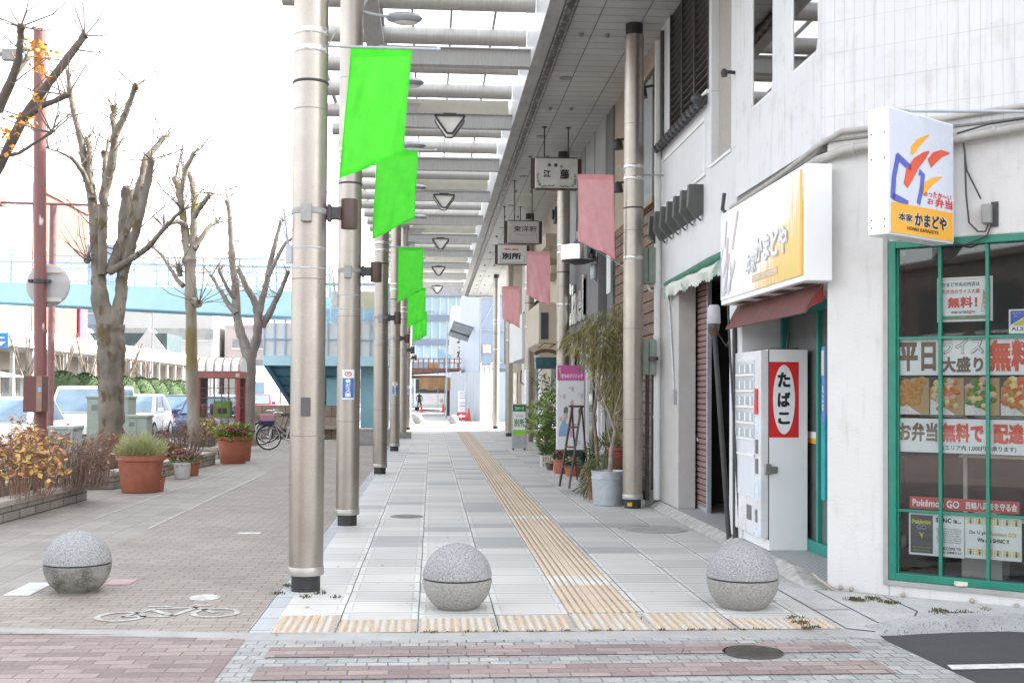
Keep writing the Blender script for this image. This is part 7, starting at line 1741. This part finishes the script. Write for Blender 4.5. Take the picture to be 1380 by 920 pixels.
# guard rail by the stair
t = thing('guard_fence', 'white guard fence along the road beside the blue stair', 'fence', (-10.0,60,-.1)); b = MB(); a, c = PY(336,548,60), PY(392,548,60)
for k in range(17): x = a.x+(c.x-a.x)*k/16; b.bb((x-.03,60,-.1),(x+.03,60.05,a.z))
for z in (.2,a.z-.06): b.bb((a.x,60,z),(c.x,60.05,z+.06))
obj('rail', b, white_paint, t)
# hedge domes on the median
struct(obj('median', MB().bb((-15.6,30,-.14),(-12.9,120,.02)), pm('median_soil', (.12,.13,.06), (.10,.085,.06), 2, .95), world=True))
hl = ['nearest', 'second', 'third', 'fourth', 'fifth', 'sixth', 'seventh', 'eighth', 'farthest']
for i in range(9):
    y = 45+i*2.9; t = thing('clipped_shrub', '%s clipped round evergreen on the road median' % hl[i], 'clipped shrub', (-14.1,y,0), 'clipped evergreens on the median')
    b = MB(); r = .95+U(-.08,.1); h = 2.25-.02*i; prof = [(r*.86,0),(r,h*.3),(r*.96,h*.5),(r*.8,h*.72),(r*.55,h*.88),(r*.25,h*.97),(.01,h)]; b.lathe(prof, (-14.1,y,0), 20)
    b.v = [(vx+U(-.03,.03), vy+U(-.03,.03), vz+U(-.03,.03)) for vx,vy,vz in b.v]; obj('core', b, hedge_green, t, 60)
    b = MB()
    for _ in range(900):
        k = rnd.randrange(len(prof)-1); f = U(0,1); rr = prof[k][0]*(1-f)+prof[k+1][0]*f; z = prof[k][1]*(1-f)+prof[k+1][1]*f; a = U(0,2*PI)
        b.leaf((-14.1+rr*math.cos(a),y+rr*math.sin(a),z), (math.cos(a)+U(-.4,.4),math.sin(a)+U(-.4,.4),U(-.1,.8)), (U(-1,1),U(-1,1),U(-1,1)), U(.06,.13), .05)
    obj('foliage', b, pm('hedge_leaf', (.05,.075,.025), (.03,.05,.017), 3, .8), t)
# bare trees on the far pavement
for i, (px, y, h) in enumerate(((36,60,5.2),(84,66,4.8),(118,74,5.0),(172,86,5.2),(196,92,4.6))):
    x = PY(px,500,y).x; t = thing('bare_tree', ['small bare tree beside the white bus shelter','small bare tree in front of the pink building','small bare tree left of the mossy trunk','small bare tree right of the mossy trunk','farthest small bare tree across the road'][i], 'tree', (x,y,-.1), 'bare trees across the road')
    b = MB(); br = MB(); b.tube([(x,y,-.1),(x+.05,y,h*.3),(x,y,h*.5)], [.12,.10,.08], 7)
    for k in range(9):
        a = U(0,2*PI); e = V((x+1.2*math.cos(a)*U(.5,1),y+1.2*math.sin(a)*U(.5,1),h*U(.75,1))); s = V((x,y,h*U(.3,.5))); b.tube([s,s.lerp(e,.5)+V((0,0,-.2)),e], [.06,.045,.02], 5)
        for _ in range(5): q = s.lerp(e,U(.5,1)); br.tube([q,q+V((U(-.5,.5),U(-.5,.5),U(.1,.8)))], [.02,.006], 3, False)
    obj('trunk', b, bark, t); obj('twigs', br, twig, t)

# ------------------------------------------------------------------ buildings across the road and beyond
conc_w = pm('white_facade', (.50,.495,.48), (.44,.435,.42), .2, .6)
def block(name, label, x0, x1, y0, y1, h, m, feats=None, cat='building'):
    t = thing(name, label, cat, ((x0+x1)/2,(y0+y1)/2,0)); b = MB(); b.bb((x0,y0,-.1),(x1,y1,h)); obj('wall', b, m, t)
    b = MB(); b.bb((x0-.15,y0-.15,h),(x1+.15,y1+.15,h+.35)); obj('parapet', b, m, t)
    if feats: feats(t)
    return t
def side_windows(t, x, ys, zs, w, h, m=window_dark, fm=None):
    for z in zs:
        for y in ys:
            b = MB(); b.bb((x-.02,y,z),(x+.03,y+w,z+h)); wd = obj('window', b, m, t)
            b = MB(); b.bb((x,y-.08,z-.12),(x+.14,y+w+.08,z)); obj('sill', b, white_paint, wd)
def front_windows(t, y, xs, zs, w, h, m=window_dark):
    for z in zs:
        for x in xs:
            b = MB(); b.bb((x,y-.03,z),(x+w,y+.02,z+h)); wd = obj('window', b, m, t)
            b = MB(); b.bb((x-.05,y-.12,z-.12),(x+w+.05,y,z)); obj('sill', b, white_paint, wd)
block('white_building', 'big white building across the road with small square windows and a ribbon of glass', -46, -27, 57, 79.5, 16.5, conc_w,
      lambda t: (side_windows(t, -27, (70.5,75.5), (4.6,8.6), 1.6, 1.7, pm('grey_window', (.25,.25,.24), None, 3, .3)), side_windows(t, -27, [60+k*1.5 for k in range(12)], (12.4,), 1.25, 1.6, window_blue), front_windows(t, 57, [-44+k*3 for k in range(5)], (5,9,13), 1.8, 1.6)))
block('pink_building', 'pink walled building with dark brown window bands, between the white building and the trees', -46, -27, 79.7, 92, 15.2, pm('salmon_tile', (.20,.10,.075), (.18,.09,.068), .5, .7),
      lambda t: (side_windows(t, -27, (80.3,), (4.6,8.0,11.4), 2.0, 1.7, pm('brown_window', (.15,.07,.06), None, 3, .3)), front_windows(t, 79.7, (-44,-40,-36,-32), (6,10), 2, 1.6)))
t = thing('hanging_banner', 'tall magenta banner on the pink building', 'banner', (-26.5,91,5)); b = MB(); b.bb((-26.9,89.6,5.2),(-26.75,91.4,8.5)); obj('cloth', b, pm('banner_magenta', (.40,.08,.17), None, 3, .7), t); b = MB(); b.bb((-27,89.5,8.5),(-26.7,91.5,8.65)); obj('bar', b, galv, t)
t = thing('far_arcade', 'long white arcade canopy along the shops across the road', 'arcade', (-24.5,78,0)); b = MB(); b.bb((-26.9,54,4.0),(-23.6,128,4.25)); b.bb((-23.75,54,4.25),(-23.6,128,5.0)); obj('canopy', b, conc_w, t)
for k in range(24): y = 54.5+k*3.2; obj('post', MB().bb((-24,y,-.1),(-23.8,y+.2,4.0)), pm('arcade_post', (.5,.48,.45), None, 3, .6), t)
for k in range(37): obj('panel_joint', MB().bb((-23.60,54+k*2,4.3),(-23.58,54.06+k*2,4.95)), pm('joint_grey', (.45,.44,.42), None, 3, .6), t)
t = thing('shop_row', 'row of dim shop fronts under the white arcade across the road', 'shop building', (-27.5,90,0)); b = MB(); b.bb((-27.4,92.2,-.1),(-27,128,4)); b.bb((-27.0,55,-.1),(-26.96,92.1,3.95)); obj('wall', b, pm('shopfront_beige', (.34,.30,.25), (.25,.22,.19), .3, .7), t)
b = MB()
for k in range(14): b.bb((-26.955,56+k*2.6,.2),(-26.93,57.9+k*2.6,2.8))
obj('shop_window', b, window_dark, t); b = MB(); b.bb((-26.95,64.6,1.6),(-26.90,65.6,2.6)); obj('green_sign', b, pm('sign_lime', (.22,.60,.08), None, 4, .5), t)
t = thing('bus_shelter', 'white roofed bus shelter across the road', 'bus shelter', (-19.5,52,0)); b = MB(); b.prism([(-22.5,50,2.1),(-21,50,2.55),(-18.6,50,2.1)], (0,5,0)); obj('roof', b, conc_w, t)
b = MB()
for x in (-22.2,-18.9):
    for y in (50.4,54.6): b.bb((x-.08,y,-.1),(x+.08,y+.15,2.1))
obj('post', b, white_paint, t); b = MB(); b.bb((-20.6,50.35,1.2),(-19.6,50.4,1.9)); obj('notice', b, pm('notice_blue', (.45,.55,.62), None, 9, .5), t)
block('office_building', 'white office block with long window ribbons, beyond the median shrubs', -42, -28.2, 150, 175, 14.2, conc_w,
      lambda t: [front_windows(t, 150, [-41.5+k*2.25 for k in range(6)], (z,), 2.2, 1.5, pm('ribbon_window', (.24,.25,.25), (.36,.36,.34), .5, .3)) for z in (8.0,12.0)])
block('tall_office', 'pale blue grey tower behind the white office block', -50, -42.5, 160, 180, 21, pm('pale_blue_grey', (.30,.36,.42), (.25,.3,.36), .3, .6), lambda t: front_windows(t, 160, (-49.2,-46.9,-44.8), (3,6,9,12,15,18), 1.6, 1.4, window_blue))
def gab(t):
    for x in (-41,-34): 
        b = MB(); b.prism([(x,129.9,5.0),(x+2.6,129.9,8.4),(x+5.2,129.9,5.0)], (0,3,0)); obj('gable', b, conc_w, t)
    b = MB(); b.bb((-42,130.5,4.9),(-29.5,138,7.9)); obj('roof', b, pm('dark_green_roof', (.05,.08,.085), None, 1, .5), t)
block('brown_hall', 'low brown hall with white gables and a dark roof in front of the office block', -42, -29.5, 130, 140, 4.8, pm('brown_brick', (.17,.085,.07), (.13,.065,.055), .8, .8), gab)
block('grey_building', 'small mauve grey building right of the white office block', -27.5, -20, 155, 170, 10.0, pm('mauve_grey', (.36,.33,.33), (.31,.28,.28), .4, .7), lambda t: front_windows(t, 155, (-26.5,-24.2,-22), (4.5,7.2), 1.7, 1.2, pm('mauve_window', (.22,.22,.24), None, 2, .3)))
block('distant_block', 'low pale block far behind the blue stair', -20, 2, 210, 230, 9.0, pm('distant_pale', (.50,.50,.49), (.44,.44,.44), .2, .7), lambda t: front_windows(t, 210, [-19+k*3 for k in range(7)], (2,5.5), 2, 1.6, window_blue))
for i, (px, y, h, lab) in enumerate(((204.5,70,6.2,'thin dark street lamp post beyond the median shrubs'),(342,90,13,'thin pole far down the road behind the farthest pollarded tree'))):
    p = PY(px,528,y); t = thing('lamp_post', lab, 'lamp post', (p.x,y,0)); b = MB(); b.tube([(p.x,y,-.1),(p.x,y,h)], [.07,.045], 8); obj('shaft', b, pm('post_grey', (.25,.25,.26), None, 4, .5), t); b = MB(); b.bar((p.x,y,h-.05),(p.x-1.4,y,h+.1),.06); b.box((p.x-1.5,y,h+.1),(.6,.2,.12)); obj('lamp_head', b, pm('post_grey', (.25,.25,.26), None, 4, .5), t)
p = PY(4,458,40); t = thing('road_sign', 'blue road direction sign at the left edge', 'road sign', (p.x,40,0)); b = MB(); b.box((p.x-.8,40,p.z),(1.95,.06,.5)); obj('panel', b, pm('sign_panel_blue', (.04,.24,.60), None, 4, .4), t); b = MB(); b.prism([(p.x-.25,39.965,p.z-.05),(p.x-.05,39.965,p.z-.2),(p.x+.12,39.965,p.z-.05)], (0,-.004,0)); b.bb((p.x-.2,39.96,p.z+.05),(p.x+.06,39.967,p.z+.1)); obj('arrow', b, ink_white, t); b = MB(); b.tube([(p.x-1.4,40.1,-.1),(p.x-1.4,40.1,p.z+.2)], .06, 8); obj('post', b, galv, t)

# ------------------------------------------------------------------ street end
def ballard(label, x, y, r=.25, dirty=False, yaw=0):
    t = thing('sphere_bollard', label, 'bollard', (x,y,0), 'stone sphere bollards')
    zc = .212 if not dirty else .21
    n = 22; prof = []
    for k in range(n+1):
        a = -PI/2+PI*k/n; z = r*math.sin(a); 
        if z < -zc: continue
        prof.append((max(.001, r*math.cos(a)), zc+z))
    lo = [p for p in prof if p[1] < zc-.004]; hi = [p for p in prof if p[1] > zc+.006]
    rb = math.sqrt(max(0, r*r-zc*zc))
    b = MB(); b.lathe([(rb,-.01),(rb,0)]+lo+[(r-.001,zc-.006),(r-.006,zc-.002),(r-.02,zc-.002)], (x,y,0), 44); obj('lower_half', b, stone_low if dirty else stone_warm, t, 40)
    b = MB(); b.lathe([(r-.022,zc-.004),(r-.022,zc+.010)], (x,y,0), 44); obj('groove', b, ball_cut, t, 40)
    b = MB(); b.lathe([(r-.02,zc+.009),(r-.006,zc+.009),(r-.001,zc+.014)]+hi, (x,y,0), 44); obj('upper_half', b, stone_ball, t, 40)
    return t
stone_warm = pm('weathered_granite', (.37,.355,.335), (.245,.232,.215), 70, .85, bump=.5, bscale=160, lo=.38, hi=.62, speck=((.13,.12,.11), 150, .61))
stone_low = pm('stained_granite', (.27,.26,.24), (.10,.09,.07), 7, .9, bump=.4, bscale=160, lo=.40, hi=.62, speck=((.33,.32,.30), 110, .60))
ballard('pale granite ball bollard at the middle of the arcade entrance', .193, 8.33, .251)
ballard('granite ball bollard at the right, in front of the vending machine', 2.27, 8.28, .262)
ballard('granite ball bollard with a dark stained lower half on the bike lane', -2.72, 9.13, .252, True)
ballard('small distant ball bollard at the sunlit end of the arcade', PY(611,566,56).x, 56, .25)
ballard('distant ball bollard at the far end, left of the other one', PY(563,568,56.5).x, 56.5, .25)
# sheeted building and site fence
sheet_b = wallmat('scaffold_sheet', (.6,.8,0), (.29,.36,.46), (.255,.32,.42), .06); sheet_w = wallmat('scaffold_sheet_pale', (.6,.8,0), (.40,.46,.55), (.37,.43,.52), .05)
t = thing('sheeted_building', 'building wrapped in pale blue scaffold sheeting at the street end', 'building', (6,70,0))
p0, p1, p2 = PY(629,528,72).x, PY(646,528,64).x, PY(672,528,64).x
b = MB(); b.prism([(p1,64,2.9),(p2+8,64,2.9),(p2+8,84,2.9),(p1,84,2.9)], (0,0,5.6)); obj('blue_sheet', b, sheet_b, t)
b = MB(); b.prism([(PY(622,528,78).x,78,.0),(p1-.01,64.0,.0),(p1-.01,84,.0),(PY(622,528,78).x,84,.0)], (0,0,8.2)); obj('pale_sheet', b, sheet_w, t)
b = MB()
for k in range(6): x = p1+.05+k*.9; b.tube([(x,63.93,0),(x,63.93,8.6)], .03, 6)
for z in (3.2,5,6.8,8.3): b.tube([(p1,63.93,z),(p2+6,63.93,z)], .03, 6)
b.tube([(p1+.1,63.9,5.2),(p1+1.6,63.9,8.2)], .025, 6); obj('scaffold_tube', b, galv, t)
b = MB(); b.box((PY(656,470,63.9).x,63.88,PY(656,470,63.9).z), (.45,.02,.45)); obj('emblem', b, pm('emblem_red', (.60,.35,.35), (.7,.7,.72), 9, .6), t)
t = thing('site_fence', 'white panel fence round the sheeted building', 'fence', (3,62,0)); a, c = PY(607,528,66), PY(648,528,61); b = MB()
n = 9
for k in range(n):
    q0 = V((a.x,66,0)).lerp(V((c.x,61,0)),k/n); q1 = V((a.x,66,0)).lerp(V((c.x,61,0)),(k+.96)/n); b.obox(q0, q1-q0, (.04,.06,0), (0,0,2.62))
q0 = V((c.x,61,0))
for k in range(8): b.obox(q0+V((k*.95,.02*k,0)), (.92,0,0), (0,.06,0), (0,0,2.62))
obj('panel', b, pm('fence_white', (.33,.375,.43), (.30,.345,.40), .6, .5), t)
t = thing('mesh_gate', 'white wire mesh gate at the right of the site fence', 'gate', (3.4,57.5,0)); a, c = PY(648,528,57), PY(662,528,57); b = MB()
for k in range(9): x = a.x+(c.x-a.x)*k/8; b.tube([(x,57,0),(x+U(-.02,.02),57,2.9)], .012, 5)
for k in range(14): z = .1+k*.21; b.tube([(a.x,57,z),(c.x,57,z+U(-.04,.04))], .010, 5)
for k in range(10): b.tube([(U(a.x,c.x),57.02,U(.2,1)),(U(a.x,c.x),57.02,U(1.6,2.9))], .014, 5)
obj('mesh', b, white_paint, t)
b = MB()
for x in (a.x,c.x): b.tube([(x,57.03,0),(x,57.03,3.0)], .035, 8)
obj('post', b, pm('post_cream', (.6,.58,.5), None, 4, .5), t)
a, c = PY(617,527,63.5), PY(634,555,63.5); t = thing('site_notice', 'white site notice board at the foot of the white fence', 'signboard', ((a.x+c.x)/2,63.5,0)); b = MB(); b.bb((a.x,63.5,c.z),(c.x,63.56,a.z)); obj('board', b, white_panel, t)
b = MB()
for x in (a.x+.06,c.x-.06): b.bb((x-.02,63.5,0),(x+.02,63.54,c.z))
obj('leg', b, galv, t); b = MB()
for k, v in enumerate((.92,.80,.68,.45,.3)): b.bb((a.x+.1,63.49,c.z+(a.z-c.z)*v-.03),(c.x-.1-.05*k,63.497,c.z+(a.z-c.z)*v+.02))
obj('text_line', b, pm('line_violet', (.40,.40,.62), None, 4, .5), t)
a, c = PY(616,550,61.5), PY(629,558,61.5); t = thing('arrow_sign', 'red sign with a white left arrow on the ground by the site notice', 'sign', ((a.x+c.x)/2,61.5,0)); b = MB(); b.obox((a.x,61.5,.05), (c.x-a.x,0,0), (0,.03,0), (0,.12,.42)); obj('panel', b, pm('sign_red_dark', (.50,.04,.05), None, 4, .5), t)
b = MB(); m_ = (a.x+c.x)/2; b.prism([(a.x+.06,61.46,.28),(m_-.02,61.49,.40),(m_-.02,61.47,.32),(c.x-.08,61.47,.32),(c.x-.08,61.45,.23),(m_-.02,61.45,.23),(m_-.02,61.44,.14)], (0,-.006,0)); obj('arrow', b, ink_white, t)
b = MB(); b.bb((a.x+.05,61.6,0),(a.x+.09,61.85,.1)); b.bb((c.x-.09,61.6,0),(c.x-.05,61.85,.1)); obj('foot', b, dark_metal, t)
for px, py, y, l in ((631.5,557,61.8,'orange traffic cone right of the red arrow sign'),(617.5,554,66,'orange traffic cone left of the site notice'),(568,557,88,'small orange traffic cone beside the person in black'),(597,556,88,'orange traffic cone in front of the white bus')):
    x = PY(px,py,y).x; t = thing('traffic_cone', l, 'traffic cone', (x,y,0), 'orange traffic cones'); b = MB(); b.lathe([(.15,.03),(.13,.04),(.03,.70),(.025,.70)], (x,y,0), 16); obj('cone', b, pm('cone_orange', (.70,.10,.05), None, 4, .5), t, 40); b = MB(); b.bb((x-.2,y-.2,0),(x+.2,y+.2,.03)); obj('base', b, pm('cone_base', (.5,.08,.04), None, 4, .6), t)
# brown wooden pavilion
t = thing('pavilion', 'brown roofed pavilion with a deck railing and a cloth hung under the eave', 'pavilion', (-.5,76,0)); Yv = 75.0; wd_ = pm('pavilion_wood', (.20,.10,.065), (.15,.075,.05), 2, .7)
a, c = PY(527,503,Yv), PY(620,503,Yv); b = MB(); b.prism([(a.x,Yv,2.62),(c.x,Yv,2.95),(c.x+.15,Yv,3.10),(a.x,Yv,3.10)], (0,4,0)); b.bb((a.x+.3,Yv+.3,2.45),(c.x-.9,Yv+3.6,2.62)); obj('roof', b, wd_, t)
b = MB()
for k in range(14): x = a.x+.1+(c.x-a.x-.15)*k/13; b.bb((x-.035,Yv+.05,3.1),(x+.035,Yv+.12,3.72))
for z in (3.7,3.42): b.bb((a.x,Yv+.04,z),(c.x+.1,Yv+.12,z+.05))
obj('railing', b, pm('rail_brown', (.27,.13,.10), None, 3, .6), t)
b = MB()
for px_ in (531,546,604): x = PY(px_,528,Yv).x; b.bb((x-.12,Yv+.6,0),(x+.12,Yv+.84,2.5))
obj('post', b, dark_brown, t)
b = MB(); a2, c2 = PY(565,513,Yv), PY(608,525,Yv); n = 14; vs = []
for i in range(n+1):
    x = a2.x+(c2.x-a2.x)*i/n; vs += [(x,Yv+.2+.03*math.sin(i*1.1),2.5),(x,Yv+.15+.05*math.sin(i*1.3),c2.z+.05*math.sin(i*.9))]
b.add(vs, [(2*i,2*i+2,2*i+3,2*i+1) for i in range(n)]); obj('hung_cloth', b, pm('cloth_tan', (.36,.22,.11), (.29,.17,.08), 2, .85), t)
b = MB()
for k, px_ in enumerate((578,583,588)): p = PY(px_,493,Yv); b.box((p.x,Yv+1.5,p.z),(.22,.1,.35))
obj('orange_lantern', b, pm('lantern_orange', (.62,.30,.06), None, 3, .6), t)
for i, (x0, x1, z0, z1, l) in enumerate(((591,599,498,471,'tall sky blue banner above the pavilion'),(600,608,496,478,'shorter sky blue banner right of the tall one'))):
    a, c = PY(x0,z0,80), PY(x1,z1,80); t = thing('blue_banner', l, 'banner', ((a.x+c.x)/2,80,a.z)); b = MB(); b.bb((a.x,80,a.z),(c.x,80.03,c.z)); obj('cloth', b, pm('banner_sky', (.22,.52,.72), (.5,.68,.78), 5, .7), t); b = MB(); b.tube([(a.x-.03,80.05,0),(a.x-.03,80.05,c.z+.1)], .025, 6); b.bb((a.x,80.01,c.z),(c.x,80.05,c.z+.04)); obj('pole', b, galv, t)
# bus and person
t = thing('bus', 'white bus facing the camera under the brown pavilion', 'bus', (0,96,0)); a, c = PY(558,528,94), PY(603,528,94); b = MB(); b.bb((a.x,94,.35),(c.x,104,2.95)); obj('body', b, carw, t, bevel=.08)
b = MB(); b.bb((a.x+.12,93.97,1.45),(c.x-.12,94.02,2.6)); obj('windscreen', b, window_dark, t)
for x in (a.x+.35,c.x-.6): b = MB(); b.tube([(x+.12,93.95,.85),(x+.12,94.05,.85)], .17, 16); obj('headlight', b, galv, t)
b = MB(); b.bb((a.x+.05,93.9,.33),(c.x-.05,94.0,.55)); obj('bumper', b, off_white, t)
for x in (a.x+.05,c.x-.35):
    for y in (96,102): b = MB(); b.tube([(x,y,.45),(x+.3,y,.45)], .45, 16); obj('wheel', b, rubber, t, 40)
def person(x, y, h):
    s = h/1.70; t = thing('person', 'person in dark clothes standing in front of the white bus', 'person', (x,y,0))
    P3 = lambda a, bz, c=0: (x+a*s, y+c*s, bz*s)
    vs = [P3(0,.95),P3(0,1.15),P3(0,1.38),P3(0,1.46),P3(0,1.54),P3(0,1.66),P3(-.10,.90),P3(-.12,.50,-.02),P3(-.13,.09),P3(-.14,.03,-.14),P3(.10,.90),P3(.12,.50,.03),P3(.14,.09,.05),P3(.15,.03,-.09),P3(-.19,1.36),P3(-.26,1.10),P3(-.20,.90,-.10),P3(.19,1.36),P3(.26,1.10),P3(.22,.90,-.10)]
    es = [(0,1),(1,2),(2,3),(3,4),(4,5),(0,6),(6,7),(7,8),(8,9),(0,10),(10,11),(11,12),(12,13),(2,14),(14,15),(15,16),(2,17),(17,18),(18,19)]
    rs = [.15,.13,.15,.06,.085,.08,.095,.06,.045,.04,.095,.06,.045,.04,.06,.045,.035,.06,.045,.035]
    me = bpy.data.meshes.new('body'); me.from_pydata([(v[0]-x,v[1]-y,v[2]) for v in vs], es, []); o = bpy.data.objects.new('body', me); COL.objects.link(o); o.parent = t
    m = o.modifiers.new('skin','SKIN'); o.modifiers.new('sub','SUBSURF').levels = 1
    for i, sv in enumerate(me.skin_vertices[0].data): sv.radius = (rs[i]*s,rs[i]*s*.8); sv.use_root = (i == 0)
    me.materials.append(pm('dark_clothes', (.03,.03,.035), (.02,.02,.022), 6, .9))
    b = MB(); b.ball(P3(0,1.585,-.035), .082*s, 12, 8, 1.15); obj('face', b, pm('skin', (.45,.28,.2), None, 5, .6), t, 60)
    b = MB(); b.ball(P3(0,1.615,.012), .097*s, 12, 8, 1.1); obj('hair', b, ink, t, 60)
person(PY(565,550,90).x, 90, 1.55)
# tall glass building closing the view
t = thing('glass_building', 'tall pale blue glass building with dark floor bands closing the street', 'building', (0,118,0)); b = MB(); b.bb((-3.2,112,0),(2.9,130,11.6)); obj('wall', b, pm('curtain_glass', (.20,.30,.36), (.28,.37,.42), .25, .45), t)
for z in [k*2.35+1.4 for k in range(5)]:
    b = MB(); b.bb((-3.3,111.8,z),(3.0,112,z+.55)); obj('floor_band', b, pm('band_navy', (.11,.14,.20), (.14,.17,.23), 1, .4), t)
b = MB()
for k in range(8): b.bb((-3.2+k*.78,111.88,0),(-3.14+k*.78,112.0,11.6))
obj('mullion', b, pm('mullion_white', (.62,.66,.68), None, 2, .4), t)
t = thing('white_tower', 'narrow white building with dark lettering left of the sheeted building', 'building', (2.6,90,0)); a, c = PY(608,528,86), PY(631,528,86); b = MB(); b.bb((a.x,86,0),(c.x,96,PY(615,412,86).z)); obj('wall', b, conc_w, t); b = MB(); b.vtext('うなぎ', (PY(620.5,475,86).x,85.98,PY(620,478,86).z), X1, Z1, .5, 2.6, .04); obj('lettering', b, ink, t)
# grey lattice panel on a mast
t = thing('lattice_panel', 'tilted grey slatted panel on a thin mast', 'panel', (1.9,68,0)); Q = [PY(*p, 68) for p in ((612,432),(639,441),(626,461.5),(603.5,451))]; b = MB(); ex, ey = Q[1]-Q[0], Q[3]-Q[0]
for k in range(7): b.obox(Q[0]+ey*(k/6.5)+V((0,.02*k,0)), ex, ey*.11, (0,.06,0))
for k in range(7): b.obox(Q[0]+ex*(k/6.3), ex*.04, ey, (0,.04,.0))
b.obox(Q[0]+V((0,.08,0)), ex, ey, (0,.02,0)); obj('panel', b, pm('lattice_grey', (.24,.26,.27), (.30,.32,.33), 3, .5), t); b = MB(); q = PY(602,460,68.2); b.tube([(q.x,68.2,0),(q.x+.02,68.2,q.z+1.2)], .05, 8); obj('mast', b, galv, t)

# ---- what stands behind the camera, seen only mirrored in the shop glass
block('brown_shop_block', 'dim brown shop block on the other side of the crossing, behind the viewer', -40, -11, -38, -24, 8.0, pm('dim_brown', (.16,.13,.115), (.12,.10,.09), .3, .7), lambda t: front_windows(t, -23.97, [-38+k*4 for k in range(6)], (.6,4.6), 3.0, 2.2))
r_ = [o for o in COL.objects if o.get('label','').startswith('farthest pollarded')][0]
dup(r_, V((-5.2,-5.5,0)), 'pollarded tree behind the viewer, mirrored in the green framed window', 1.0)
dup(r_, V((-8.5,-11.5,0)), 'second pollarded tree behind the viewer, across the crossing', 2.3)
# ------------------------------------------------------------------ light
EL, AZ = math.radians(38), math.radians(14)      # height of the sun, angle from +X towards +Y
sd = V((math.cos(EL)*math.cos(AZ), math.cos(EL)*math.sin(AZ), math.sin(EL)))
sl = bpy.data.lights.new('sun', 'SUN'); sl.energy = 2.0; sl.angle = math.radians(.5); sl.color = (1, .95, .87)
so = bpy.data.objects.new('sun', sl); COL.objects.link(so); so.location = (20, 10, 40)
so.rotation_euler = sd.to_track_quat('Z', 'Y').to_euler()
w = bpy.data.worlds.new('World'); sc.world = w; w.use_nodes = True
nt = w.node_tree; bg = nt.nodes['Background']; sky = nt.nodes.new('ShaderNodeTexSky'); sky.sky_type = 'NISHITA'; sky.sun_disc = False
sky.sun_elevation = EL; sky.sun_rotation = PI/2-AZ; sky.air_density = 1.0; sky.dust_density = 4.0; sky.ozone_density = 1.0
hs = nt.nodes.new('ShaderNodeHueSaturation'); hs.inputs['Saturation'].default_value = .27     # thin bright winter haze takes the blue out of the sky
nt.links.new(sky.outputs[0], hs.inputs['Color']); nt.links.new(hs.outputs[0], bg.inputs[0]); bg.inputs[1].default_value = .15
sc.view_settings.view_transform = 'Standard'; sc.view_settings.look = 'None'; sc.view_settings.exposure = 2.6; sc.view_settings.gamma = 1
sc.view_settings.use_curve_mapping = False
sc.cycles.max_bounces = 8; sc.cycles.diffuse_bounces = 6; sc.cycles.transparent_max_bounces = 16
